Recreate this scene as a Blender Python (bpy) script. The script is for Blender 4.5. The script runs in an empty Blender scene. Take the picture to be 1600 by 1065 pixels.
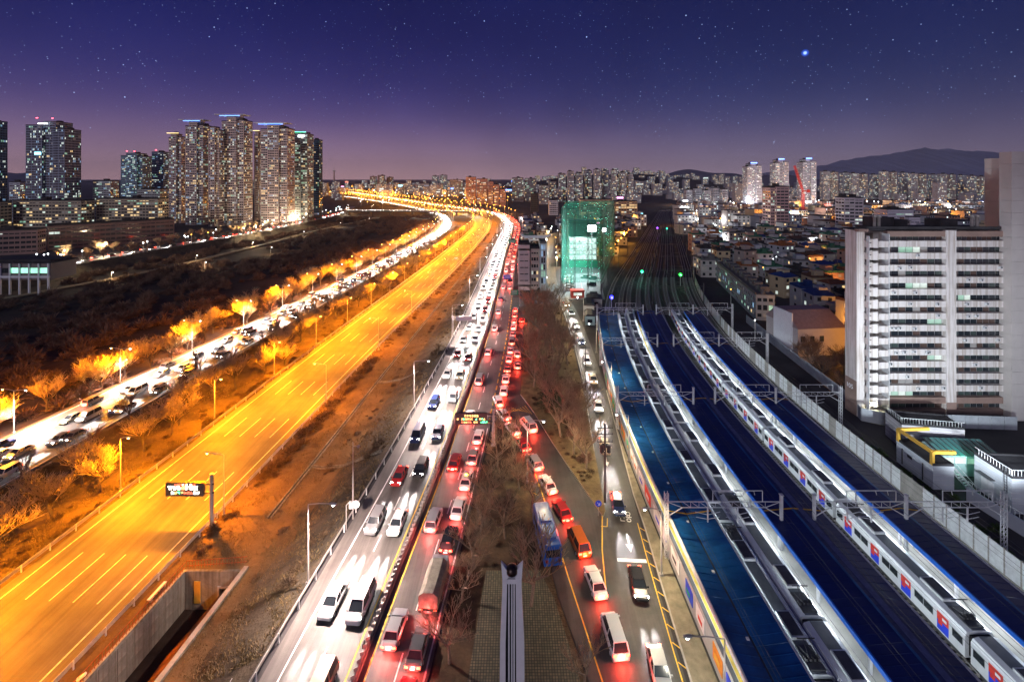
import bpy, math, random
import numpy as np
from mathutils import Vector, Matrix

# ------------------------------------------------------------------ camera, sky, fill sun, exposure
SC = bpy.context.scene
COL = SC.collection
RAD = math.radians
CAMZ, FPX, HOR = 52.0, 715.0, 278.0          # eye height (m), focal length (px of 1600), horizon row
cam_data = bpy.data.cameras.new('camera')
cam = bpy.data.objects.new('camera', cam_data)
COL.objects.link(cam)
cam.location = (0, 0, CAMZ)
cam.rotation_euler = (RAD(90), 0, 0)
cam_data.sensor_width = 36
cam_data.lens = FPX / 1600 * 36
cam_data.shift_y = -(532.5 - HOR) / 1600
cam_data.clip_start = 0.5
cam_data.clip_end = 30000
SC.camera = cam

SC.view_settings.view_transform = 'Standard'
SC.view_settings.look = 'None'
SC.view_settings.exposure = 0.0
SC.view_settings.gamma = 1.0
SC.view_settings.use_curve_mapping = False
SC.render.engine = 'CYCLES'
SC.cycles.use_denoising = True
SC.cycles.denoiser = 'OPENIMAGEDENOISE'
SC.cycles.max_bounces = 4
SC.cycles.diffuse_bounces = 2
SC.cycles.glossy_bounces = 2
SC.cycles.transparent_max_bounces = 12
SC.cycles.sample_clamp_indirect = 4.0
SC.cycles.sample_clamp_direct = 0.0
SC.cycles.caustics_reflective = False
SC.cycles.caustics_refractive = False
SC.cycles.use_light_tree = True

world = bpy.data.worlds.new('World')
SC.world = world
world.use_nodes = True


def build_world():
    nt = world.node_tree
    N, L = nt.nodes, nt.links
    N.clear()
    out = N.new('ShaderNodeOutputWorld')
    bg = N.new('ShaderNodeBackground')
    tc = N.new('ShaderNodeTexCoord')
    sep = N.new('ShaderNodeSeparateXYZ')
    L.new(tc.outputs['Generated'], sep.inputs[0])
    # elevation ramp of the city-lit night sky (left / right tints)
    def ramp(stops):
        r = N.new('ShaderNodeValToRGB')
        e = r.color_ramp.elements
        while len(e) > 1:
            e.remove(e[-1])
        e[0].position = stops[0][0]; e[0].color = (*stops[0][1], 1)
        for p, c in stops[1:]:
            k = e.new(p); k.color = (*c, 1)
        r.color_ramp.interpolation = 'B_SPLINE'
        L.new(sep.outputs['Z'], r.inputs[0])
        return r
    left = ramp([(0.0, (.56, .33, .35)), (.05, (.28, .18, .285)), (.12, (.072, .055, .20)), (.2, (.021, .023, .140)), (.3, (.006, .010, .095)), (.42, (.004, .008, .075)), (1, (.004, .008, .07))])
    right = ramp([(0.0, (.32, .24, .30)), (.05, (.145, .12, .21)), (.12, (.034, .042, .135)), (.2, (.010, .020, .098)), (.3, (.004, .011, .078)), (.42, (.005, .011, .08)), (1, (.004, .008, .07))])
    mix = N.new('ShaderNodeMix'); mix.data_type = 'RGBA'
    mr = N.new('ShaderNodeMapRange')
    mr.inputs['From Min'].default_value = -.45; mr.inputs['From Max'].default_value = .6
    mr.interpolation_type = 'SMOOTHSTEP'
    L.new(sep.outputs['X'], mr.inputs['Value'])
    L.new(mr.outputs[0], mix.inputs['Factor'])
    L.new(left.outputs[0], mix.inputs[6]); L.new(right.outputs[0], mix.inputs[7])
    # stars: one small disc in some cells of a fine grid on the sky sphere
    acc = None
    for sc_, thr, rad, gain in ((210, .992, .11, 4.5), (120, .988, .085, 7.0), (38, .985, .035, 13.0)):
        vor = N.new('ShaderNodeTexVoronoi'); vor.feature = 'F1'
        vor.inputs['Scale'].default_value = sc_
        L.new(tc.outputs['Generated'], vor.inputs['Vector'])
        s2 = N.new('ShaderNodeSeparateColor'); L.new(vor.outputs['Color'], s2.inputs[0])
        pick = N.new('ShaderNodeMath'); pick.operation = 'GREATER_THAN'
        pick.inputs[1].default_value = .62
        L.new(s2.outputs[0], pick.inputs[0])
        d = N.new('ShaderNodeMapRange'); d.inputs['From Min'].default_value = rad * 1.6
        d.inputs['From Max'].default_value = rad * .4
        d.inputs['To Min'].default_value = 0; d.inputs['To Max'].default_value = 1
        L.new(vor.outputs['Distance'], d.inputs['Value'])
        p2 = N.new('ShaderNodeMath'); p2.operation = 'POWER'; p2.inputs[1].default_value = 2
        L.new(s2.outputs[1], p2.inputs[0])
        m1 = N.new('ShaderNodeMath'); m1.operation = 'MULTIPLY'
        L.new(pick.outputs[0], m1.inputs[0]); L.new(d.outputs[0], m1.inputs[1])
        m2 = N.new('ShaderNodeMath'); m2.operation = 'MULTIPLY'
        L.new(m1.outputs[0], m2.inputs[0]); L.new(p2.outputs[0], m2.inputs[1])
        m3 = N.new('ShaderNodeMath'); m3.operation = 'MULTIPLY'; m3.inputs[1].default_value = gain * .2
        L.new(m2.outputs[0], m3.inputs[0])
        if acc is None:
            acc = m3
        else:
            a = N.new('ShaderNodeMath'); a.operation = 'ADD'
            L.new(acc.outputs[0], a.inputs[0]); L.new(m3.outputs[0], a.inputs[1]); acc = a
    # stars fade into the glow near the horizon
    fade = N.new('ShaderNodeMapRange'); fade.inputs['From Min'].default_value = .015; fade.inputs['From Max'].default_value = .14
    L.new(sep.outputs['Z'], fade.inputs['Value'])
    sm = N.new('ShaderNodeMath'); sm.operation = 'MULTIPLY'
    L.new(acc.outputs[0], sm.inputs[0]); L.new(fade.outputs[0], sm.inputs[1])
    sd = Vector((458 / 715, 1, 195 / 715)).normalized()
    dot = N.new('ShaderNodeVectorMath'); dot.operation = 'DOT_PRODUCT'; dot.inputs[1].default_value = sd
    L.new(tc.outputs['Generated'], dot.inputs[0])
    bs = N.new('ShaderNodeMapRange'); bs.inputs['From Min'].default_value = math.cos(.0034); bs.inputs['From Max'].default_value = math.cos(.0012)
    bs.inputs['To Max'].default_value = 1.3
    L.new(dot.outputs['Value'], bs.inputs['Value'])
    sm2 = N.new('ShaderNodeMath'); sm2.operation = 'ADD'
    L.new(sm.outputs[0], sm2.inputs[0]); L.new(bs.outputs[0], sm2.inputs[1]); sm = sm2
    tint = N.new('ShaderNodeMix'); tint.data_type = 'RGBA'; tint.blend_type = 'ADD'
    tint.inputs['Factor'].default_value = 1
    bs2 = N.new('ShaderNodeMapRange'); bs2.inputs['From Min'].default_value = math.cos(.0068); bs2.inputs['From Max'].default_value = 1.0; bs2.inputs['To Max'].default_value = .9
    L.new(dot.outputs['Value'], bs2.inputs['Value'])
    blue = N.new('ShaderNodeVectorMath'); blue.operation = 'SCALE'; blue.inputs[0].default_value = (.03, .14, 1.0); L.new(bs2.outputs[0], blue.inputs['Scale'])
    addb = N.new('ShaderNodeVectorMath'); addb.operation = 'ADD'
    sc3 = N.new('ShaderNodeVectorMath'); sc3.operation = 'SCALE'
    sc3.inputs[0].default_value = (.45, .62, 1.0)
    L.new(sm.outputs[0], sc3.inputs['Scale'])
    L.new(mix.outputs[2], tint.inputs[6]); L.new(sc3.outputs[0], tint.inputs[7])
    # uneven high thin air glow
    nz = N.new('ShaderNodeTexNoise'); nz.inputs['Scale'].default_value = 3.5; nz.inputs['Detail'].default_value = 4
    L.new(tc.outputs['Generated'], nz.inputs['Vector'])
    nm = N.new('ShaderNodeMapRange'); nm.inputs['To Min'].default_value = .86; nm.inputs['To Max'].default_value = 1.14
    nm.inputs['From Min'].default_value = .3; nm.inputs['From Max'].default_value = .7
    L.new(nz.outputs[0], nm.inputs['Value'])
    v = N.new('ShaderNodeVectorMath'); v.operation = 'SCALE'
    L.new(tint.outputs[2], addb.inputs[0]); L.new(blue.outputs[0], addb.inputs[1]); L.new(addb.outputs[0], v.inputs[0]); L.new(nm.outputs[0], v.inputs['Scale'])
    L.new(v.outputs[0], bg.inputs['Color'])
    bg.inputs['Strength'].default_value = 1.0
    L.new(bg.outputs[0], out.inputs[0])


build_world()
fill_sun = bpy.data.lights.new('fill_sun', 'SUN')  # sun lamp added to lift the whole scene; the night is moonless
fill_sun.energy = 0.76
fill_sun.angle = RAD(14)
fill_sun.color = (.92, .88, 1.0)
fill_sun_ob = bpy.data.objects.new('fill_sun', fill_sun)
COL.objects.link(fill_sun_ob)
fill_sun_ob.rotation_euler = (RAD(74), 0, RAD(-30))

rnd = random.Random(11)


def P(px, py, z=0.0):
    """the place in the world, at height z, that the photo shows at pixel px, py"""
    y = FPX * (CAMZ - z) / (py - HOR)
    return ((px - 800) / FPX * y, y, z)


# ------------------------------------------------------------------ mesh collector
class MB:
    def __init__(s):
        s.v, s.f, s.m = [], [], []

    def add(s, verts, faces, mi=0):
        b = len(s.v)
        s.v.extend(verts)
        for f in faces:
            s.f.append(tuple(i + b for i in f)); s.m.append(mi)

    def quad(s, a, b, c, d, mi=0):
        s.add([a, b, c, d], [(0, 1, 2, 3)], mi)

    def box(s, cx, cy, cz, sx, sy, sz, rz=0, mi=0):
        """box centred at cx, cy with its bottom at cz"""
        c, n = math.cos(rz), math.sin(rz)
        vs = []
        for z in (cz, cz + sz):
            for dx, dy in ((-1, -1), (1, -1), (1, 1), (-1, 1)):
                x, y = dx * sx / 2, dy * sy / 2
                vs.append((cx + x * c - y * n, cy + x * n + y * c, z))
        s.add(vs, [(3, 2, 1, 0), (4, 5, 6, 7), (0, 1, 5, 4), (1, 2, 6, 5), (2, 3, 7, 6), (3, 0, 4, 7)], mi)

    def bar(s, p, q, w, h=None, mi=0):
        h = h or w
        p, q = Vector(p), Vector(q)
        d = (q - p)
        if d.length < 1e-6: return
        d.normalize()
        up = Vector((0, 0, 1)) if abs(d.z) < .95 else Vector((0, 1, 0))
        a = d.cross(up).normalized() * (w / 2)
        b = a.cross(d).normalized() * (h / 2)
        vs = []
        for o in (p, q):
            for i, j in ((-1, -1), (1, -1), (1, 1), (-1, 1)):
                vs.append(tuple(o + a * i + b * j))
        s.add(vs, [(3, 2, 1, 0), (4, 5, 6, 7), (0, 1, 5, 4), (1, 2, 6, 5), (2, 3, 7, 6), (3, 0, 4, 7)], mi)

    def tube(s, p, q, r0, r1=None, n=6, mi=0, cap=True):
        r1 = r0 if r1 is None else r1
        p, q = Vector(p), Vector(q)
        d = q - p
        if d.length < 1e-6: return
        d.normalize()
        up = Vector((0, 0, 1)) if abs(d.z) < .95 else Vector((0, 1, 0))
        a = d.cross(up).normalized(); b = a.cross(d)
        vs = []
        for o, r in ((p, r0), (q, r1)):
            for k in range(n):
                t = 2 * math.pi * k / n
                vs.append(tuple(o + a * (math.cos(t) * r) + b * (math.sin(t) * r)))
        fs = [(k, (k + 1) % n, n + (k + 1) % n, n + k) for k in range(n)]
        if cap:
            fs += [tuple(range(n - 1, -1, -1)), tuple(range(n, 2 * n))]
        s.add(vs, fs, mi)

    def path(s, pts, r, n=5, mi=0):
        for a, b in zip(pts, pts[1:]):
            s.tube(a, b, r, r, n, mi)

    def prism(s, poly, z0, z1, mi=0, top=None):
        n = len(poly)
        vs = [(x, y, z0) for x, y in poly] + [(x, y, z1) for x, y in poly]
        s.add(vs, [(i, (i + 1) % n, n + (i + 1) % n, n + i) for i in range(n)] + [tuple(range(n - 1, -1, -1))], mi)
        s.add([(x, y, z1) for x, y in poly], [tuple(range(n))], mi if top is None else top)

    def ball(s, c, r, n=8, rings=5, mi=0, sz=1.0):
        vs = [(c[0], c[1], c[2] - r * sz)]
        for i in range(1, rings):
            t = math.pi * i / rings - math.pi / 2
            for k in range(n):
                a = 2 * math.pi * k / n
                vs.append((c[0] + r * math.cos(t) * math.cos(a), c[1] + r * math.cos(t) * math.sin(a), c[2] + r * sz * math.sin(t)))
        vs.append((c[0], c[1], c[2] + r * sz))
        fs = [(0, 1 + (k + 1) % n, 1 + k) for k in range(n)]
        for i in range(rings - 2):
            o = 1 + i * n
            fs += [(o + k, o + (k + 1) % n, o + n + (k + 1) % n, o + n + k) for k in range(n)]
        o = 1 + (rings - 2) * n
        fs += [(o + k, o + (k + 1) % n, len(vs) - 1) for k in range(n)]
        s.add(vs, fs, mi)

    def loft(s, rings, mi=0, caps=True, closed=True):
        n = len(rings[0]); b = []
        for r in rings: b.extend(r)
        fs = []
        for i in range(len(rings) - 1):
            for k in range(n if closed else n - 1):
                fs.append((i * n + k, i * n + (k + 1) % n, (i + 1) * n + (k + 1) % n, (i + 1) * n + k))
        if caps:
            fs += [tuple(range(n - 1, -1, -1)), tuple(range((len(rings) - 1) * n, len(rings) * n))]
        s.add(b, fs, mi)

    def mesh(s, name, mats, smooth=False):
        me = bpy.data.meshes.new(name)
        me.from_pydata(s.v, [], s.f)
        for m in (mats if isinstance(mats, (list, tuple)) else [mats]):
            me.materials.append(m)
        if len(me.materials) > 1:
            me.polygons.foreach_set('material_index', s.m)
        if smooth:
            me.polygons.foreach_set('use_smooth', [True] * len(me.polygons))
        me.update()
        return me

    def build(s, name, mats, parent=None, loc=None, rz=0, smooth=False):
        return link(name, s.mesh(name, mats, smooth), parent, loc, rz)


def link(name, data, parent=None, loc=None, rz=0):
    o = bpy.data.objects.new(name, data)
    COL.objects.link(o)
    if parent is not None: o.parent = parent
    if loc is not None: o.location = loc
    if rz: o.rotation_euler = (0, 0, rz)
    return o


def tag(o, label=None, cat=None, group=None, kind=None):
    if label: o['label'] = label
    if cat: o['category'] = cat
    if group: o['group'] = group
    if kind: o['kind'] = kind
    return o


def thing(name, label, cat, loc=(0, 0, 0), rz=0, group=None):
    o = link(name, None, None, loc, rz)
    return tag(o, label, cat, group)


def clone(root, loc, rz=None, label=None, group=None, scale=None):
    def rec(o, par):
        c = o.copy(); COL.objects.link(c)
        if par is not None: c.parent = par
        for ch in kids.get(o.name, ()): rec(ch, c)
        return c
    kids = {}
    stack = [root]
    while stack:
        o = stack.pop()
        kids[o.name] = list(o.children)
        stack += kids[o.name]
    r = rec(root, None)
    r.location = loc
    if rz is not None: r.rotation_euler = (0, 0, rz)
    if label: r['label'] = label
    if group: r['group'] = group
    if scale: r.scale = (scale,) * 3
    return r


# ------------------------------------------------------------------ materials
def mat(name, col, rough=.8, metal=0.0, var=.25, scale=1.2, bump=0.0, bscale=None, col2=None, spec=.3, coat=0.0):
    m = bpy.data.materials.new(name); m.use_nodes = True
    nt = m.node_tree; N, L = nt.nodes, nt.links
    b = N['Principled BSDF']
    b.inputs['Roughness'].default_value = rough
    b.inputs['Metallic'].default_value = metal
    b.inputs['Specular IOR Level'].default_value = spec
    b.inputs['Coat Weight'].default_value = coat
    tc = N.new('ShaderNodeTexCoord')
    nz = N.new('ShaderNodeTexNoise'); nz.inputs['Scale'].default_value = scale
    nz.inputs['Detail'].default_value = 6; nz.inputs['Roughness'].default_value = .65
    L.new(tc.outputs['Object'], nz.inputs['Vector'])
    r = N.new('ShaderNodeValToRGB')
    c2 = col2 or tuple(min(1, c * (1 + var)) for c in col)
    c1 = tuple(c * (1 - var) for c in col) if col2 is None else col
    r.color_ramp.elements[0].position = .32; r.color_ramp.elements[0].color = (*c1, 1)
    r.color_ramp.elements[1].position = .68; r.color_ramp.elements[1].color = (*c2, 1)
    L.new(nz.outputs[0], r.inputs[0])
    L.new(r.outputs[0], b.inputs['Base Color'])
    if bump:
        n2 = N.new('ShaderNodeTexNoise'); n2.inputs['Scale'].default_value = bscale or scale * 8
        n2.inputs['Detail'].default_value = 5
        L.new(tc.outputs['Object'], n2.inputs['Vector'])
        bp = N.new('ShaderNodeBump'); bp.inputs['Strength'].default_value = bump; bp.inputs['Distance'].default_value = .3
        L.new(n2.outputs[0], bp.inputs['Height']); L.new(bp.outputs[0], b.inputs['Normal'])
    m.cycles.emission_sampling = 'NONE'
    return m


def lane_wear(m, amount=.35):
    nt = m.node_tree; N, L = nt.nodes, nt.links
    b = N['Principled BSDF']; src = b.inputs['Base Color'].links[0].from_socket
    tc = N.new('ShaderNodeTexCoord'); mp = N.new('ShaderNodeMapping'); mp.inputs['Scale'].default_value = (.9, .022, 1); mp.inputs['Rotation'].default_value = (0, 0, RAD(-4))
    L.new(tc.outputs['Object'], mp.inputs[0])
    nz = N.new('ShaderNodeTexNoise'); nz.inputs['Scale'].default_value = 1.0; nz.inputs['Detail'].default_value = 5; nz.inputs['Roughness'].default_value = .7
    L.new(mp.outputs[0], nz.inputs['Vector'])
    r = N.new('ShaderNodeValToRGB'); r.color_ramp.elements[0].position = .33; r.color_ramp.elements[1].position = .66
    r.color_ramp.elements[0].color = (1 - amount,) * 3 + (1,); r.color_ramp.elements[1].color = (1 + amount * .5,) * 3 + (1,)
    L.new(nz.outputs[0], r.inputs[0])
    # square repair patches
    br = N.new('ShaderNodeTexVoronoi'); br.distance = 'CHEBYCHEV'; br.inputs['Scale'].default_value = 1
    m2 = N.new('ShaderNodeMapping'); m2.inputs['Scale'].default_value = (.12, .03, 1); L.new(tc.outputs['Object'], m2.inputs[0]); L.new(m2.outputs[0], br.inputs['Vector'])
    sc = N.new('ShaderNodeSeparateColor'); L.new(br.outputs['Color'], sc.inputs[0])
    mr = N.new('ShaderNodeMapRange'); mr.inputs['To Min'].default_value = .82; mr.inputs['To Max'].default_value = 1.1; L.new(sc.outputs[0], mr.inputs['Value'])
    mx = N.new('ShaderNodeMix'); mx.data_type = 'RGBA'; mx.blend_type = 'MULTIPLY'; mx.inputs['Factor'].default_value = 1
    L.new(src, mx.inputs[6]); L.new(r.outputs[0], mx.inputs[7])
    vm = N.new('ShaderNodeVectorMath'); vm.operation = 'SCALE'; L.new(mx.outputs[2], vm.inputs[0]); L.new(mr.outputs[0], vm.inputs['Scale'])
    L.new(vm.outputs[0], b.inputs['Base Color'])


def stain(m):
    nt = m.node_tree; N, L = nt.nodes, nt.links
    b = N['Principled BSDF']; src = b.inputs['Base Color'].links[0].from_socket
    tc = N.new('ShaderNodeTexCoord'); mp = N.new('ShaderNodeMapping'); mp.inputs['Scale'].default_value = (2.2, 2.2, .12)
    L.new(tc.outputs['Object'], mp.inputs[0]); nz = N.new('ShaderNodeTexNoise'); nz.inputs['Scale'].default_value = 1; nz.inputs['Detail'].default_value = 6
    L.new(mp.outputs[0], nz.inputs['Vector'])
    r = N.new('ShaderNodeValToRGB'); r.color_ramp.elements[0].position = .36; r.color_ramp.elements[0].color = (.62, .55, .48, 1); r.color_ramp.elements[1].position = .56; r.color_ramp.elements[1].color = (1, 1, 1, 1)
    L.new(nz.outputs[0], r.inputs[0])
    mx = N.new('ShaderNodeMix'); mx.data_type = 'RGBA'; mx.blend_type = 'MULTIPLY'; mx.inputs['Factor'].default_value = .8
    L.new(src, mx.inputs[6]); L.new(r.outputs[0], mx.inputs[7]); L.new(mx.outputs[2], b.inputs['Base Color'])


def emit(name, col, strength, sample=False, vary=0.0, vscale=.35):
    m = bpy.data.materials.new(name); m.use_nodes = True
    nt = m.node_tree; N, L = nt.nodes, nt.links
    b = N['Principled BSDF']
    b.inputs['Base Color'].default_value = (.25, .25, .25, 1)
    b.inputs['Emission Color'].default_value = (*col, 1)
    b.inputs['Emission Strength'].default_value = strength
    if vary:
        tc = N.new('ShaderNodeTexCoord'); nz = N.new('ShaderNodeTexNoise'); nz.inputs['Scale'].default_value = vscale
        nz.inputs['Detail'].default_value = 3
        L.new(tc.outputs['Object'], nz.inputs['Vector'])
        mr = N.new('ShaderNodeMapRange'); mr.inputs['From Min'].default_value = .3; mr.inputs['From Max'].default_value = .7
        mr.inputs['To Min'].default_value = strength * (1 - vary); mr.inputs['To Max'].default_value = strength * (1 + vary)
        L.new(nz.outputs[0], mr.inputs['Value']); L.new(mr.outputs[0], b.inputs['Emission Strength'])
    m.cycles.emission_sampling = 'AUTO' if sample else 'NONE'
    return m


def hexc(r, g, b):
    f = lambda c: ((c / 255 + .055) / 1.055) ** 2.4 if c > 10 else c / 255 / 12.92
    return (f(r), f(g), f(b))


M = {}
M['asphalt'] = mat('asphalt', (.060, .058, .056), .62, var=.3, scale=.35, bump=.15, bscale=14, spec=.45)
M['asphalt_pale'] = mat('pale_asphalt', (.125, .115, .108), .55, var=.22, scale=.3, bump=.12, bscale=14, spec=.5)
M['asphalt_hw'] = mat('highway_asphalt', (.115, .11, .105), .6, var=.22, scale=.22, bump=.12, bscale=12, spec=.45)
for k_ in ('asphalt', 'asphalt_pale', 'asphalt_hw'): lane_wear(M[k_])
M['paint_w'] = mat('white_road_paint', (.72, .72, .70), .6, var=.15, scale=2)
M['paint_worn'] = mat('worn_road_paint', (.58, .57, .54), .6, var=.35, scale=1.5)
M['paint_y'] = mat('yellow_road_paint', (.70, .44, .05), .6, var=.15, scale=2)
M['concrete'] = mat('concrete', (.30, .285, .26), .85, var=.22, scale=.5, bump=.2)
M['concrete_d'] = mat('stained_concrete', (.20, .19, .16), .9, var=.4, scale=.25, bump=.3)
stain(M['concrete_d'])
M['kerb'] = mat('kerb_stone', (.36, .34, .31), .85, var=.15)
M['pave'] = mat('pavement', (.21, .185, .13), .85, var=.3, scale=.8, bump=.1)
M['city_ground'] = mat('city_ground', (.045, .042, .045), .9, var=.4, scale=.05)
M['soil'] = mat('winter_grass', (.062, .042, .020), .95, scale=.16, col2=(.15, .105, .05), bump=.55, bscale=2.2)
M['verge'] = mat('verge_earth', (.05, .032, .016), .95, scale=.22, col2=(.135, .09, .042), bump=.7, bscale=1.8)
M['grove'] = mat('lit_grove_litter', (.08, .055, .026), .95, scale=.4, col2=(.20, .145, .07), bump=.5, bscale=3)  # brighter tan of the lamplit ground put into the colour
M['isle'] = mat('island_leaf_litter', (.040, .028, .016), .95, scale=.5, col2=(.115, .08, .042), bump=.5, bscale=3)
M['slope'] = mat('embankment_earth', (.035, .026, .017), .95, scale=.3, col2=(.10, .078, .05), bump=.7, bscale=2.0)
M['bed'] = mat('riverbed_scrub', (.022, .013, .009), .98, scale=.06, col2=(.07, .042, .028), bump=.8, bscale=.8)
M['path'] = mat('sandy_path', (.22, .16, .10), .9, scale=.3)
M['ballast'] = mat('ballast', (.022, .02, .022), .9, scale=2.2, col2=(.06, .055, .055), bump=.8, bscale=9)
M['rail'] = mat('rail_steel', (.40, .38, .37), .4, metal=.6, var=.1)
M['sleeper'] = mat('sleeper_concrete', (.21, .20, .18), .85)
M['galv'] = mat('galvanised_steel', (.62, .64, .65), .5, metal=.1, var=.15)
M['steel_d'] = mat('dark_steel', (.09, .09, .095), .5, metal=.5)
M['pole'] = mat('painted_pole', (.40, .39, .37), .5, metal=.2, var=.12)
M['guard'] = mat('guard_rail', (.46, .44, .40), .5, metal=.4, var=.2)
M['rust'] = mat('rusty_rail', (.22, .07, .025), .8, var=.4, scale=2)
M['bark'] = mat('bark', (.11, .085, .06), .95, var=.35, scale=3)
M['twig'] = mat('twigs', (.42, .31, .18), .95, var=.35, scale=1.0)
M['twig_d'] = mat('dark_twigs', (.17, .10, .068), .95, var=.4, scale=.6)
M['bark_p'] = mat('brightened_bark', (.22, .175, .12), .95, var=.35, scale=3)  # lighter copy of the bark, trunk light put into its colour
M['twig_f'] = mat('fine_twigs', (.30, .225, .14), .95, var=.35, scale=1.0)
M['scrub'] = mat('dry_scrub', (.055, .036, .022), .95, scale=.5, col2=(.13, .085, .045))
M['needle'] = mat('evergreen_needles', (.022, .035, .016), .9, scale=1.5, col2=(.06, .075, .03))
M['leafg'] = mat('green_leaves', (.03, .06, .015), .9, scale=1.5, col2=(.08, .13, .035))
M['roof_blue'] = mat('blue_sheet_roof', (.008, .085, .27), .40, var=.42, scale=.35, spec=.5)
M['roof_navy'] = mat('navy_sheet_roof', (.006, .018, .12), .40, var=.25, scale=.2, spec=.5)
M['walk'] = mat('pale_blue_walkway', (.09, .11, .24), .6)
M['edge_blue'] = mat('blue_fascia', (.015, .17, .78), .35, var=.08, spec=.5)
M['plat'] = mat('platform_slab', (.42, .41, .38), .6, var=.15, scale=.7)
M['tactile'] = mat('yellow_tactile_strip', (.62, .42, .06), .7)
M['white'] = mat('white_paint', (.72, .73, .75), .5, var=.06)
M['steel_b'] = mat('brushed_train_steel', (.66, .68, .70), .35, metal=.15, var=.06)
M['train_roof'] = mat('train_roof', (.12, .13, .14), .5, var=.3, scale=.4)
M['black'] = mat('black_rubber', (.02, .02, .02), .7)
M['glass'] = mat('dark_glass', (.02, .026, .032), .12, var=.1, spec=.7)
M['glass_t'] = mat('teal_glass', (.04, .15, .15), .15, spec=.7, scale=.4)
M['red'] = mat('red_paint', (.62, .045, .03), .45, var=.08)
M['blue'] = mat('blue_paint', (.025, .06, .62), .45, var=.08)
M['green'] = mat('green_sign_paint', (.02, .32, .15), .5, var=.06)
M['yellow'] = mat('ochre_paint', (.62, .36, .05), .6, var=.1)
M['orange_p'] = mat('orange_paint', (.62, .22, .03), .6)
M['plaza'] = None
M['lampglass'] = None
# emitters
E = {}
E['warm'] = emit('window_warm', (1, .68, .28), .9, vary=.55)
E['white'] = emit('window_white', (.80, .95, .84), .8, vary=.55)
E['green'] = emit('window_green', (.45, .95, .66), .5, vary=.6)
E['dim'] = emit('window_dim', (.55, .45, .35), .12, vary=.6)
E['blue'] = emit('window_blue', (.35, .65, 1), .5, vary=.6)
E['sodium'] = emit('sodium_lamp', (1, .52, .10), 60)
E['led'] = emit('led_lamp', (.95, .97, 1), 40)
E['tube'] = emit('platform_tubes', (.86, .96, 1), 8)
E['head'] = emit('lit_headlight', (1, .96, .90), 45)
E['tail'] = emit('lit_tail_light', (1, .05, .02), 14)
E['amber'] = emit('amber_light', (1, .45, .05), 20)
E['sigg'] = emit('green_signal', (.02, 1, .06), 3.2)
E['sigc'] = emit('cyan_green_signal', (.02, 1, .42), 2.6)
E['sigb'] = emit('blue_signal', (.03, .03, 1), 4)
E['redl'] = emit('red_obstruction_light', (1, .05, .08), 18)
E['led_w'] = emit('led_text_white', (1, .93, .75), 9)
E['led_r'] = emit('led_text_red', (1, .12, .05), 5)
E['led_g'] = emit('led_text_green', (.1, 1, .4), 5)
E['led_o'] = emit('led_text_orange', (1, .5, .15), 4)
E['neon_b'] = emit('blue_roof_strip', (.12, .28, 1), 5)
E['neon_y'] = emit('gold_roof_strip', (1, .75, .3), 3)
E['neon_g'] = emit('green_roof_strip', (.1, 1, .45), 4)
E['sign_w'] = emit('white_sign_box', (.95, .97, 1), 5)
E['sign_p'] = emit('pink_sign_box', (1, .35, .75), 4)
E['sign_c'] = emit('cyan_sign_box', (.3, .85, 1), 4)
E['sign_r'] = emit('red_sign_box', (1, .15, .1), 4)
E['car_lite'] = emit('station_green_glow', (.35, 1, .65), 1.6, vary=.3)
WALLS = {}


def wallmat(c):
    if c not in WALLS:
        WALLS[c] = mat('facade_paint', c, .8, var=.10, scale=.15)
    return WALLS[c]


PANES = [M['glass'], E['warm'], E['white'], E['green'], E['dim'], E['blue']]


def make_plaza():
    m = bpy.data.materials.new('mosaic_paving'); m.use_nodes = True
    nt = m.node_tree; N, L = nt.nodes, nt.links
    b = N['Principled BSDF']; b.inputs['Roughness'].default_value = .85
    tc = N.new('ShaderNodeTexCoord')
    br = N.new('ShaderNodeTexBrick')
    br.offset = 0
    br.inputs['Scale'].default_value = 1.0
    br.inputs['Brick Width'].default_value = .3; br.inputs['Row Height'].default_value = .3
    br.inputs['Mortar Size'].default_value = .035
    br.inputs['Color1'].default_value = (.10, .105, .07, 1); br.inputs['Color2'].default_value = (.19, .17, .11, 1)
    br.inputs['Mortar'].default_value = (.03, .04, .03, 1)
    L.new(tc.outputs['Object'], br.inputs['Vector'])
    nz = N.new('ShaderNodeTexNoise'); nz.inputs['Scale'].default_value = .5; nz.inputs['Detail'].default_value = 5
    L.new(tc.outputs['Object'], nz.inputs['Vector'])
    mx = N.new('ShaderNodeMix'); mx.data_type = 'RGBA'; mx.blend_type = 'MULTIPLY'; mx.inputs['Factor'].default_value = .7
    L.new(br.outputs[0], mx.inputs[6])
    rp = N.new('ShaderNodeValToRGB'); rp.color_ramp.elements[0].color = (.55, .5, .45, 1); rp.color_ramp.elements[1].color = (1.2, 1.2, 1.1, 1)
    L.new(nz.outputs[0], rp.inputs[0]); L.new(rp.outputs[0], mx.inputs[7])
    L.new(mx.outputs[2], b.inputs['Base Color'])
    return m


M['plaza'] = make_plaza()


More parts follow.
